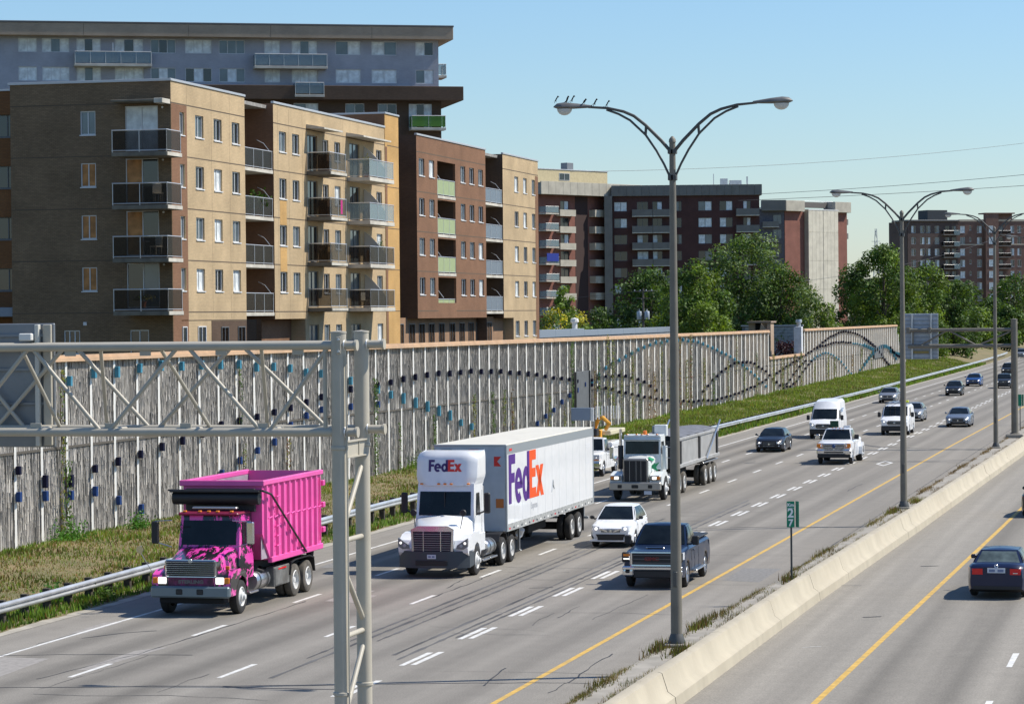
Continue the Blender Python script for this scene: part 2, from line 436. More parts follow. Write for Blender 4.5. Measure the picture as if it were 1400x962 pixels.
# reserved lane diamond
dm = MB(); D = [(-17.99, 163.9), (-17.79, 167.3), (-17.12, 165.3), (-17.33, 161.9)]
cx = sum(p[0] for p in D) / 4; cy = sum(p[1] for p in D) / 4
D2 = [(cx + (x - cx) * .66, cy + (y - cy) * .72) for x, y in D]
dm.add([(x, y, .004) for x, y in D + D2], [(i, (i + 1) % 4, 4 + (i + 1) % 4, 4 + i) for i in range(4)])
dm.build('lane_diamond', M_white, rb[0], 0, False)
# cracks, sealed joints, tyre marks
M_seal = mat('crack_seal', (.035, .035, .036), .7)
M_skid = mat('tyre_rubber_mark', (.095, .092, .087), .85, var=.5, scale=1.2, stretch=(3, .2, 1))
M_patch = mat('asphalt_patch', (.19, .183, .17), .9, var=.2, scale=9, bump=.2)
M_pale = mat('asphalt_pale_patch', (.27, .25, .225), .9, var=.15, scale=7)
def crack(pts, w, parent=None, m=M_seal, z=.005, wob=.06, seed=0):
    q = random.Random(seed); P_ = []
    for (a, b) in zip(pts, pts[1:]):
        n = max(2, int((Vector(b) - Vector(a)).length / .5))
        for i in range(n):
            t = i / n; P_.append((a[0] + (b[0] - a[0]) * t + q.uniform(-wob, wob) * .3, a[1] + (b[1] - a[1]) * t + q.uniform(-wob, wob)))
    P_.append(pts[-1]); vs = []
    for i, p in enumerate(P_):
        ww = w * q.uniform(.35, 1.3); a = Vector(P_[max(0, i - 1)]); b = Vector(P_[min(len(P_) - 1, i + 1)]); t = (b - a).normalized(); n_ = Vector((-t.y, t.x)) * ww / 2
        vs += [(p[0] - n_.x, p[1] - n_.y, z), (p[0] + n_.x, p[1] + n_.y, z)]
    MB().add(vs, [(2 * i, 2 * i + 1, 2 * i + 3, 2 * i + 2) for i in range(len(P_) - 1)]).build('crack', m, parent or rb[0], 0, False)
crack([(-32.3, 69.1), (-30.4, 69.3), (-29, 69.8), (-26.8, 70.1), (-25.5, 70.2)], .1, seed=1)
crack([(-28.5, 63.2), (-25.6, 63.7), (-24.4, 64.1), (-21, 64.8), (-18, 65.6), (-15.6, 66.2), (-14.1, 66.3)], .07, seed=2)
crack([(-22.6, 64.3), (-21, 64.2), (-19.7, 64.3)], .12, seed=3)
crack([(-20.2, 114.6), (-16.8, 115.9), (-13.2, 115.8)], .09, seed=4)
crack([(-24.5, 193.5), (-20, 184.3), (-16.2, 182), (-13.1, 180.5)], .35, seed=5)
crack([(-20, 167.6), (-16, 166.2), (-13.3, 165.6)], .16, seed=16)
crack([(-29.9, 73.4), (-29.2, 74.8), (-28.5, 75.5)], .09, seed=6)
crack([(-27.6, 65.0), (-27.3, 67.5), (-27.0, 70.5), (-26.9, 74.3), (-26.8, 84)], .05, wob=.12, seed=7)
crack([(-20.9, 89), (-20.2, 89.4)], .12, seed=8)
crack([(-13.4, 58), (-13.3, 250)], .04, wob=.02, seed=9)
crack([(-23.0, 187), (-26.4, 197)], .2, m=M_skid, seed=17)
crack([(-24.9, 128), (-25.4, 150)], .22, m=M_skid, seed=18)
crack([(-9.4, 82), (-8.9, 82.3)], .1, rb[1], z=-.004, seed=10)
crack([(-9.3, 98.6), (-8.7, 98.9)], .14, rb[1], z=-.004, seed=11)
crack([(-10.12, 74.4), (-9.66, 74.72)], .07, rb[1], M_white, z=-.004, wob=.0, seed=12)
for k, (xa, ya, xb, yb) in enumerate([(-22.32, 70, -22.5, 112), (-21.98, 66, -22.2, 120), (-21.6, 74, -21.85, 108), (-20.3, 71, -20.42, 132), (-19.92, 70, -20.05, 130), (-19.68, 75, -19.75, 104)]):
    crack([(xa, ya), ((xa + xb) / 2 + .03, (ya + yb) / 2), (xb, yb)], .12, m=M_skid, wob=.015, seed=20 + k, z=.0045)
def patch(poly, m, parent=None, z=.003): MB().add([(x, y, z) for x, y in poly], [tuple(range(len(poly)))]).build('road_patch', m, parent or rb[0], 0, False)
patch([(-30.2, 62), (-28.9, 61), (-28.7, 65.2), (-28.95, 68.9), (-30.3, 69.0)], M_pale)
patch([(-27.3, 66.6), (-27.0, 66.9), (-26.75, 71.9), (-27.35, 70.9)], M_pale, z=.0035)
patch([(-13.9, 92), (-15.2, 92.5), (-15.2, 97), (-13.9, 97)], M_patch)
qc = random.Random(77)
for k in range(46):
    x, y = qc.uniform(-32, -14.5), 60 + qc.random() ** 1.5 * 110; L_n = qc.uniform(.6, 2.6); tr_ = qc.random() < .6
    p = [(x, y)]
    for i in range(3): p.append((p[-1][0] + (L_n if tr_ else qc.uniform(-.1, .1)), p[-1][1] + (qc.uniform(-.5, .5) if tr_ else L_n)))
    crack(p, qc.uniform(.015, .05), m=M_seal if qc.random() < .5 else M_skid, wob=.16, seed=100 + k)
for k in range(9):
    x, y = qc.uniform(-31.5, -24), 58 + qc.random() * 60; a, b = qc.uniform(.3, 1.2), qc.uniform(1, 4)
    patch([(x, y), (x + a, y + qc.uniform(-.2, .2)), (x + a * .95, y + b), (x + a * .3, y + b * 1.05), (x - .1, y + b * .9)], M_patch if k % 2 else M_pale, z=.0028 + k * .00005)

# ---- median strip and concrete barrier
M_conc = mat('median_concrete', (.30, .275, .23), .9, var=.16, scale=1.5, bump=.35, dirt=.45, dcol=(.2, .18, .14))
M_barr = mat('barrier_concrete', (.41, .365, .275), .88, var=.07, scale=1.1, bump=.35, bscale=12, dirt=.25, dcol=(.30, .25, .18), stretch=(1, 1, .6))
MEDX = lambda y: BASEX(y) + ip(y, [(50, -1.42), (64, -1.38), (85, -1.10), (106, -1.16), (140, -1.35), (180, -1.5), (300, -1.6)])
ysm = [30 + 6 * i for i in range(60)]
g = MB(); ribbon(MEDX, lambda y: BASEX(y) - .5, .69, ysm, .70, g); ribbon(lambda y: MEDX(y) - .22, MEDX, -.02, ysm, .69, g)
g.build('median_fill', M_conc, None, 0, False, kind='structure')
bar = thing('concrete_barrier', 'long pale concrete safety barrier between the two carriageways', 'barrier', (-11.5, 60, 0))
prof = [(-.72, -.02), (-.66, .14), (-.62, .56), (-.56, .78), (-.40, .80), (-.30, .77), (-.17, .36), (-.03, .26), (.0, .24), (.03, -.02)]
def barrier_piece(ya, yb, seed):
    q = random.Random(seed); mb = MB(); n = len(prof); ysn = [ya + .012, ya + .06] + [ya + (yb - ya) * k / 4 for k in (1, 2, 3)] + [yb - .06, yb - .012]
    off = q.uniform(-.006, .006); vs = []
    for j, y in enumerate(ysn):
        e = 1
        for (x, z) in prof: vs.append((BASEX(y) + off + x * e, y, z * e))
    fs = [(j * n + i, j * n + i + 1, (j + 1) * n + i + 1, (j + 1) * n + i) for j in range(len(ysn) - 1) for i in range(n - 1)]
    fs += [tuple(range(n)), tuple((len(ysn) - 1) * n + i for i in range(n))[::-1]]
    mb.add(vs, fs); mb.build('barrier_segment', M_barr, bar, 40, True, world=True)
y = 48.0; k = 0; joints = [54, 62.5, 70.6, 78.6, 86.6, 93.2, 100.2, 107, 110.6, 113.4, 119.6, 127]
for yn in joints + [127 + 7.4 * i for i in range(1, 28)]:
    barrier_piece(y, yn, k); y = yn; k += 1
# ================================================================ NOISE WALL
M_wpost = mat('post_white', (.76, .75, .70), .6, var=.08, scale=3, dirt=.25, dcol=(.45, .42, .36))
M_cap = mat('cap_tan', (.50, .33, .20), .75, var=.12, scale=1, dirt=.3, dcol=(.42, .33, .27))
M_twig = mat('willow_stick', (.36, .335, .295), .9, var=.3, scale=1.4, island=.6, stretch=(1, 3, .35), col2=(.46, .43, .385))
M_twigp = mat('willow_stick_pale', (.50, .44, .36), .9, var=.3, scale=1.4, island=.4, stretch=(1, 3, .35), col2=(.60, .54, .46))
M_twigb = mat('willow_backing', (.09, .08, .066), .95)
M_navy = mat('plate_navy', (.006, .007, .026), .6, var=.2, spec=.15); M_blue = mat('plate_blue', (.018, .048, .16), .6, var=.15, spec=.15)
M_teal = mat('plate_teal', (.06, .22, .31), .6, var=.18, scale=1, spec=.15)
M_gate = mat('access_door_grey', (.10, .105, .11), .6, var=.1)
wall = thing('noise_wall', 'long noise wall of grey willow sticks between white posts with blue and navy wave dots', 'noise wall', (-42, 100, 0))
TOPZ = lambda y: ip(y, [(90, 7.3), (145, 7.14), (213, 6.95), (285, 6.8), (286, 6.79), (311, 6.74), (412, 6.6)])
SEAMZ = lambda y: ip(y, [(90, 3.88), (125, 3.85), (148, 3.66), (175, 3.55), (210, 3.34), (285, 3.32), (312, 3.3), (411, 3.0)])
def top_at(y):
    if 285.2 < y < 311.3: return 4.12
    if y > 411.4:
        n = int((y - 411.4) / 2.475); return max(3.0, 5.4 - 1.1 * n)
    return TOPZ(y)
q = random.Random(11)
def stick_mesh(h, seed, m):
    q = random.Random(seed); mb = MB(); mb.add([(-.02, .02, 0), (-.02, 2.42, 0), (-.02, 2.42, h), (-.02, .02, h)], [(0, 1, 2, 3)], 1)
    y = .03
    while y < 2.4:
        w = q.uniform(.03, .07); z = q.uniform(-.15, .0)
        while z < h:
            ln = q.uniform(.25, 1.1); z1 = min(h, z + ln); d = q.uniform(.008, .05); tilt = q.uniform(-.06, .06)
            z0 = max(0, z)
            if z1 - z0 > .1:
                mb.add([(0, y, z0), (d, y + w * .12, z0), (d * .8, y + w, z0), (0, y + tilt, z1), (d, y + w * .12 + tilt, z1), (d * .7, y + w * .8 + tilt, z1)],
                       [(0, 1, 4, 3), (1, 2, 5, 4), (3, 4, 5)], 0)
            if z1 >= h: break
            z = z1 - q.uniform(.02, .2)
        y += w * q.uniform(.65, 1.0)
    return mb.mesh('willow_panel', [m, M_twigb], 0, False)
lowm = [stick_mesh(3.3, 50 + i, M_twig) for i in range(5)]; lowp = [stick_mesh(3.0, 70 + i, M_twigp) for i in range(4)]
upm = [stick_mesh(3.3, 60 + i, M_twig) for i in range(5)]; upp = [stick_mesh(3.4, 80 + i, M_twigp) for i in range(4)]
post_me = MB().prism([(-.045, -.065), (-.003, .045), (-.045, .045)], 0, 1, 'z').mesh('post', M_wpost, 0, True)
y = 96.9 - 2.475 * 4; k = 0
while y < 425:
    t = top_at(y + 1.2); s = SEAMZ(y); pale = (y > 205 and q.random() < .35 + (y - 205) / 160) or y > 285
    zb = .3 + (max(0, y - 290) * .0045)
    me = q.choice(lowp if pale else lowm)
    place('willow_panel', me, wall, (-42.06, y, zb), scale=(1, 1, (min(s, t) - zb - .03) / (3.0 if pale else 3.3)), world=True)
    if t > s + .3:
        me = q.choice(upp if pale else upm)
        place('willow_panel', me, wall, (-42.06, y, s + .05), scale=(1, 1, (t - .12 - s) / (3.4 if pale else 3.3)), world=True)
    lean = q.uniform(-.006, .006)
    ph = max(top_at(y - 1), t) - .05
    place('post', post_me, wall, (-41.93, y, .15), rot=(lean, 0, 0), scale=(1, 1, ph - .15), world=True)
    y += 2.475; k += 1
def cap_run(ya, yb, f, nm='wall_cap'):
    n = max(1, int((yb - ya) / 12)); step = (yb - ya) / n
    for i in range(n):
        a, b = ya + i * step + .012, ya + (i + 1) * step - .012; mb = MB(); vs = []
        for yy in (a, b):
            z = f(yy); vs += [(-42.3, yy, z - .24), (-41.8, yy, z - .24), (-41.8, yy, z - .1), (-41.86, yy, z - .1), (-41.86, yy, z), (-42.3, yy, z)]
        mb.add(vs, [(j, (j + 1) % 6, 6 + (j + 1) % 6, 6 + j) for j in range(6)] + [(5, 4, 3, 2, 1, 0), (6, 7, 8, 9, 10, 11)])
        mb.build(nm, M_cap, wall, 0, True, world=True)
cap_run(87, 285.3, lambda y: TOPZ(y) + .12); cap_run(285.4, 311.2, lambda y: 4.2); cap_run(311.6, 411.4, lambda y: TOPZ(y) + .12)
bk = MB(); bk.box(-42.24, -42.12, 87, 285.3, 0, 6.7); bk.box(-42.24, -42.12, 285.3, 311.4, 0, 4.0); bk.box(-42.24, -42.12, 311.4, 411.3, .2, 6.4); bk.box(-42.24, -42.12, 411.3, 425, .3, 3.1)
bk.build('wall_core', M_twigb, wall, 0, False, world=True)
sb = MB(); vs = []
ya = 87
for i in range(66):
    y = 87 + i * 3; vs += [(-41.985, y, SEAMZ(y) - .03), (-41.985, y, SEAMZ(y) + .06)]
sb.add(vs, [(2 * i, 2 * i + 2, 2 * i + 3, 2 * i + 1) for i in range(65)]); sb.build('panel_seam', M_twigb, wall, 0, False, world=True)
# waves of coloured plates fixed beside the posts
WAVES = [
 (M_navy, .36, [(96.9, 3.27), (99.4, 2.72), (101.9, 2.62), (104.5, 2.9), (107.0, 3.05), (109.4, 3.24), (112.0, 3.41), (114.5, 3.56), (119.5, 4.04), (124.6, 4.24), (129.7, 4.51), (134.6, 4.85), (144.7, 5.21), (149.8, 5.35), (157.4, 5.46), (164.7, 5.38), (172.3, 5.21), (182.3, 4.73), (192.5, 4.16), (199.8, 3.59), (207.2, 3.04), (214.8, 2.48), (222.4, 2.0), (237.4, 1.26), (249.8, .98), (259.8, 1.04), (267.4, 1.29), (275.0, 1.54), (284, 2.1)]),
 (M_blue, .5, [(177.3, 1.0), (182.2, 1.8), (184.8, 2.21), (187.3, 2.62), (189.7, 3.01), (192.4, 3.31), (197.1, 3.95)]),
 (M_navy, .36, [(197.2, 3.98), (202.2, 4.16), (207.3, 4.17), (212.3, 3.95), (217.4, 3.49), (219.8, 3.17), (224.8, 2.36)]),
 (M_blue, .42, [(94, 2.2), (96.9, 2.33), (101.9, 2.06), (104.5, 2.01), (106.9, 1.51), (109.5, 1.01)]),
 (M_blue, .36, [(119.4, 1.94), (122.0, 2.39), (124.6, 2.76), (127.1, 3.02), (129.7, 3.81), (134.8, 4.2), (144.7, 4.15)]),
 (M_teal, .45, [(97, 5.9), (101.8, 6.41), (104.4, 6.67), (106.9, 6.66), (109.3, 6.71), (111.9, 6.76), (119.5, 6.69), (127.2, 6.42), (134.5, 5.9), (144.7, 4.85), (149.7, 4.13), (154.8, 3.58), (159.8, 2.86), (163, 2.1)]),
 (M_teal, .5, [(197, 3.7), (199.6, 4.2), (202.2, 4.66), (207.3, 5.23), (212.4, 5.67), (217.2, 6.07), (222.3, 6.38), (227.4, 6.46), (235.3, 6.46), (242.5, 6.22), (249.5, 5.72), (257.1, 4.99), (265.1, 4.1), (272.7, 3.01), (284, 1.1)]),
 (M_navy, .4, [(245.1, 1.84), (249.9, 2.7), (254.9, 3.37), (262.3, 3.99), (269.8, 4.02), (274.9, 3.75), (282.3, 2.87), (289.3, 1.68), (294.6, .79)]),
 (M_navy, .42, [(310.5, 3.75), (312.7, 3.99), (319.8, 4.53), (326.9, 5.18), (335.8, 5.86), (343.6, 6.18), (350.2, 6.25), (358.7, 6.0), (366.7, 5.46), (374.1, 4.76), (381.9, 3.94), (398.4, 1.27)]),
 (M_navy, .4, [(320.5, 4.5), (323.0, 4.65), (329.2, 4.78), (337.8, 5.01), (344.6, 5.02), (355.1, 4.85)]),
 (M_teal, .45, [(357.5, 4.72), (369.1, 4.3), (381.0, 3.56)]),
 (M_teal, .45, [(317, 3.3), (319.8, 3.54), (326.9, 3.88), (331.2, 3.94), (337.7, 3.5), (344.4, 2.68), (349.9, 1.77), (354.8, .95)]),
 (M_teal, .5, [(364.7, 1.2), (374.0, 2.52), (381.0, 3.37), (388.3, 3.86), (395.5, 3.86), (403.1, 3.14), (408.4, 1.92)]),
 (M_navy, .38, [(289.4, 2.5), (294.7, 2.83), (299.9, 3.19), (305.3, 3.56), (310.3, 3.95)]),
 (M_navy, .38, [(292.2, 1.15), (297.6, 1.24), (302.4, 2.05), (307.6, 2.88), (312.7, 3.42)]),
 (M_navy, .38, [(294.6, .95), (299.7, .8), (305.2, 1.36), (310.2, 2.27), (317.9, 3.33)]),
 (M_navy, .38, [(401, 3.6), (409, 2.4), (420, 1.7)]), (M_teal, .4, [(401, 3.0), (421, 2.2)]),
]
pl = {}; farp = []
for (m_, h, T) in WAVES:
    rounded = m_ is M_teal and T[0][0] > 150
    key = (m_.name, h, rounded)
    mb = MB()
    if rounded: mb.lathe([(0, -h / 2), (.07, -h * .42), (.095, -h * .2), (.1, 0), (.095, h * .2), (.07, h * .42), (0, h / 2)], (.02, 0, 0), 'z', 8)
    else: mb.bev(-.06, .11, -.1, .1, -h / 2, h / 2, .012)
    pl[key] = mb.mesh('colour_plate', m_, 0, False)
    i0 = math.ceil((T[0][0] - 96.9) / 2.475 - .3); i1 = math.floor((T[-1][0] - 96.9) / 2.475 + .3)
    for i in range(i0, i1 + 1):
        y = 96.9 + 2.475 * i; z = ip(y, T)
        sc = 1.45 if (m_ is M_navy and 98 < y < 103) or (m_ is M_teal and 148 < y < 160) else q.uniform(.92, 1.08)
        if y > 368: farp.append((m_, h, y, z)); continue
        place('colour_plate', pl[key], wall, (-41.86, y + .02, z + q.uniform(-.05, .05)), rot=(q.uniform(-.05, .05), 0, 0), scale=(1, 1, sc * (.9 if y < 180 else .66)), world=True)
mb = MB()
for (m_, h, y, z) in farp: mb.bev(-41.93, -41.70, y - .12, y + .12, z - h / 2, z + h / 2, .008, 0 if m_ is M_navy else 1)
mb.build('far_colour_plates', [M_navy, M_teal], wall, 0, True, world=True, kind='stuff')
def door(y0, y1, z0, z1):
    d = MB(); d.bev(-41.93, -41.82, y0, y1, z0, z1, .01); o = d.build('access_door', M_gate, wall, 0, True, world=True)
    e = MB(); e.box(-41.82, -41.74, y0 - .06, y0 + .16, z0, z1); e.box(-41.82, -41.74, y1 - .16, y1 + .06, z0, z1); e.build('door_frame', mat('door_frame_dark', (.035, .037, .04), .6), o, 0, True, world=True)
door(192.7, 197.4, 1.6, 4.75); door(380.2, 391.3, 2.4, 4.0)
# pale column at the end of the low section
pc = thing('vent_column', 'white square column with round cowl at the step of the noise wall', 'column', (-42.4, 311, 0))
MB().bev(-.5, .35, -.5, .75, 0, 7.1, .03).build('shaft', mat('column_white', (.55, .57, .60), .7, var=.1), pc)
MB().lathe([(0, 7.9), (.3, 7.9), (.34, 7.75), (.34, 7.55), (.22, 7.5), (.22, 7.1)], (0, 0, 0), 'z', 12).build('cowl', mat('galv', (.5, .5, .5), .4, .6), pc)

# vines climbing the wall: each a plant with its own stem and leaves
L_g = leaf_mat('vine_leaf', (.07, .13, .02)); L_y = leaf_mat('vine_leaf_yellow', (.20, .19, .03)); L_r = leaf_mat('vine_leaf_rust', (.17, .065, .03))
M_stem = mat('stem_brown', (.09, .06, .035), .9)
def leaf_quads(mb, pts, s, m=0, q=rnd, flat=None):
    v = mb.v; f = mb.f; mm = mb.m
    for p in pts:
        a = Vector((q.gauss(0, 1), q.gauss(0, 1), q.gauss(0, 1))).normalized(); b = a.orthogonal().normalized()
        if flat: a = Vector((a.x * .4, a.y, a.z)).normalized(); b = Vector((b.x * .4, b.y, b.z)).normalized()
        k = s * q.uniform(.6, 1.3); c = Vector(p); o = len(v)
        v += [tuple(c - a * k), tuple(c + b * k * .55), tuple(c + a * k), tuple(c - b * k * .55)]
        f.append((o, o + 1, o + 2, o + 3)); mm.append(m)
VG = 'vines climbing the noise wall'; vines = []
def vine(y, z0, z1, w, mats, dens=1.0):
    w *= 1.25
    col = 'rust coloured' if L_r in mats else ('yellow green' if L_y in mats else 'green')
    ext = 'full height' if z1 > 6 else ('half height' if z1 > 3.3 else 'low')
    zone = next(n for lim, n in ((118, 'near the left edge'), (140, 'behind the gantry'), (158, 'right of the gantry'), (186, 'above the box trailer'), (202, 'by the grey door'), (229, 'left of nearest lamp'), (256, 'right of nearest lamp'), (285, 'before the step'), (311, 'on the low section'), (500, 'on the farthest section')) if y < lim)
    lab = col + ' ' + ext + ' vine on the noise wall ' + zone
    vines.append(lab)
    t = thing('climbing_vine', lab, 'vine', (-41.8, y, .4), 0, 'vines on the noise wall ' + zone)
    pts = []; stem = [Vector((0, 0, 0))]; x = 0; z = 0
    while z < z1 - .4: z += .35; x += rnd.uniform(-.07, .07); stem.append(Vector((.0, x, z)))
    for s_ in stem:
        if s_.z + .4 < z0: continue
        fall = .5 + .5 * math.sin(s_.z * 2.1 + y)
        for k in range(int(26 * dens * w / .35 * (.5 + fall))): pts.append(s_ + Vector((rnd.uniform(0, .14), rnd.gauss(0, w * .42), rnd.uniform(-.2, .2))))
    h = len(pts) // 2; rnd.shuffle(pts); mb = MB(); leaf_quads(mb, pts[:h], .065, 0, flat=True); leaf_quads(mb, pts[h:], .065, 1, flat=True)
    mb.build('foliage', mats, t, 0, False); MB().path(stem, .018, 5).build('stem', M_stem, t)
gy = [L_g, L_y]; gr = [L_g, L_g]; ry = [L_r, L_y]
for (y, z0, z1, w, mm) in [(100.8, .3, 6.6, .2, gy), (101.4, .3, 3.0, .3, gr), (121.4, 3.6, 6.3, .12, gr), (121.8, .3, 2.6, .14, gy), (128.4, .3, 2.8, .22, ry), (143.3, .3, 5.0, .4, gr), (154.9, .3, 3.2, .3, gr),
        (147.6, .3, 2.6, .15, gr), (164.1, .3, 3.6, .3, gy), (168.9, .3, 3.7, .4, gr), (171.6, .3, 3.6, .25, gy), (173.9, .3, 3.7, .2, ry), (184.0, .4, 2.9, .3, gy), (191.4, .3, 6.6, .4, gr), (189, .3, 2.2, .3, gy),
        (200.5, .3, 6.3, .3, gr), (199, .3, 4.6, .3, ry), (203.5, 2.5, 6.7, .35, gy), (205.4, .3, 6.5, .5, gy), (208.6, .3, 4.4, .35, gy), (212.9, .3, 5.5, .45, gy), (216, .3, 3, .3, gr), (219.6, .3, 5.2, .25, ry), (221.9, .3, 3.6, .45, ry), (225.2, 1.8, 6.3, .35, gy), (228.6, .3, 4.1, .35, gy),
        (233.6, .3, 6.4, .35, ry), (236.6, .3, 4.6, .5, gy), (238.6, .3, 6.6, .6, [L_r, L_g]), (245.2, .3, 4.6, .4, gy), (250.2, .3, 3.2, .35, gr), (258.5, .3, 4.0, .35, gy), (263.3, 3, 6.3, .3, gy), (268, .3, 3.4, .4, gy), (276, .3, 4.3, .4, gy),
        (287.4, .5, 4, .7, gy), (293.6, .5, 3.6, .7, gy), (297.6, .5, 3.8, .4, gy), (303, .5, 4, .7, [L_g, L_r]), (308, .5, 4.1, .6, gy), (319, .7, 2.6, .5, gy), (330.9, .8, 3.5, .8, gy), (337.5, .8, 2.9, .6, gy), (355, .9, 3.0, .4, ry), (365.1, 1, 3.9, .5, gy), (376.3, 1, 3.2, .6, gy)]:
    vine(y, z0, z1, w, mm, .9 if y < 200 else .7)
_vo = sorted([o for o in C.objects if o.get('category') == 'vine'], key=lambda o: o.location.y)
for lab in set(vines):
    same = [o for o in _vo if o['label'] == lab]
    if len(same) > 1:
        for o, w_ in zip(same, ('leftmost', 'second from left', 'third from left', 'fourth from left', 'fifth from left')): o['label'] = (w_ + ' ' + lab).replace(' on the noise wall', ' on the wall')
# broad weeds at the foot of the wall
for i, (x, y, r, h, lab) in enumerate([(-41.2, 100.2, .7, .7, 'bright green leafy weed clump at the foot of the wall near the left edge'), (-41.1, 114.8, .55, 1.1, 'dark bushy weed against the wall above the guardrail, left of the pink truck'),
        (-41.2, 119.8, .6, .8, 'green weed clump at the wall foot just left of the pink truck'), (-40.9, 106.5, .4, .6, 'thin weed clump beside a white wall post above the guardrail'),
        (-41.1, 149.8, .7, .9, 'yellow green weed bush at the wall foot left of the white delivery tractor'), (-41.0, 153.4, .6, .7, 'low green weed bush between wall and delivery tractor'),
        (-34.3, 82.0, .35, .5, 'broad leafed weed growing under the guardrail left of the pink truck'), (-33.3, 83.6, .35, .35, 'small leafy weed on the gravel edge beside the pink truck shadow')]):
    t = thing('weed_clump', lab, 'weed', (x, y, bank_z(x, y) if x > -42 else .4))
    pts = [Vector((rnd.gauss(0, r * .5), rnd.gauss(0, r * .6), abs(rnd.gauss(0, h * .45)))) for _ in range(420)]
    mb = MB(); leaf_quads(mb, pts, .06, 0); mb.build('foliage', [L_g if i % 3 else leaf_mat('weed_bright', (.07, .19, .02))], t, 0, False)
    mb = MB()
    for _ in range(5): mb.tube((0, 0, 0), (rnd.uniform(-r, r) * .5, rnd.uniform(-r, r) * .5, h * .6), .012, .006, 4)
    mb.build('stem', M_stem, t)

# ================================================================ GUARDRAIL
M_galv = mat('galvanised_steel', (.52, .54, .55), .42, .55, var=.12, scale=1.2, dirt=.25, dcol=(.3, .29, .27))
M_timber = mat('dark_timber', (.05, .042, .032), .9, var=.3, scale=6)
GX = lambda y: ip(y, [(40, -33.25), (77, -33.42), (114, -33.7), (150, -34.0), (204, -33.7), (250, -33.4), (310, -33.35), (480, -33.6), (900, -33.6)]) + cur(y)
GZ = lambda y: ip(y, [(77, .42), (114, .64), (150, .66), (204, .42), (300, .38), (900, .6)]) + .08
gr_ = thing('guardrail', 'galvanised steel guardrail on dark timber posts along the grass bank', 'guardrail', (-33.4, 60, 0))
wprof = [(0, .155), (.05, .14), (.085, .10), (.085, .06), (.02, .02), (.02, -.02), (.085, -.06), (.085, -.10), (.05, -.14), (0, -.155)]
ys = [44 + 4 * i for i in range(130)]
for s0 in range(0, 126, 3):
    mb = MB(); vs = []; yy = [ys[s0], ys[s0 + 1], ys[s0 + 2], ys[s0 + 3] + .12]
    for i, y in enumerate(yy):
        for (x, z) in wprof: vs.append((GX(y) + x + (.006 if i == 3 else 0), y, GZ(y) + z))
    mb.add(vs, [(j * 10 + i, j * 10 + i + 1, (j + 1) * 10 + i + 1, (j + 1) * 10 + i) for j in range(3) for i in range(9)])
    mb.build('rail', M_galv, gr_, 50, False, world=True)
pm = MB().bev(-.26, -.04, -.09, .09, -.75, .2, .012).mesh('post', M_timber, 0, False)
for i in range(126):
    y = 76.42 + 1.69 * (i - 8)
    place('post', pm, gr_, (GX(y), y, GZ(y)), rot=(0, rnd.uniform(-.02, .02), 0), world=True)

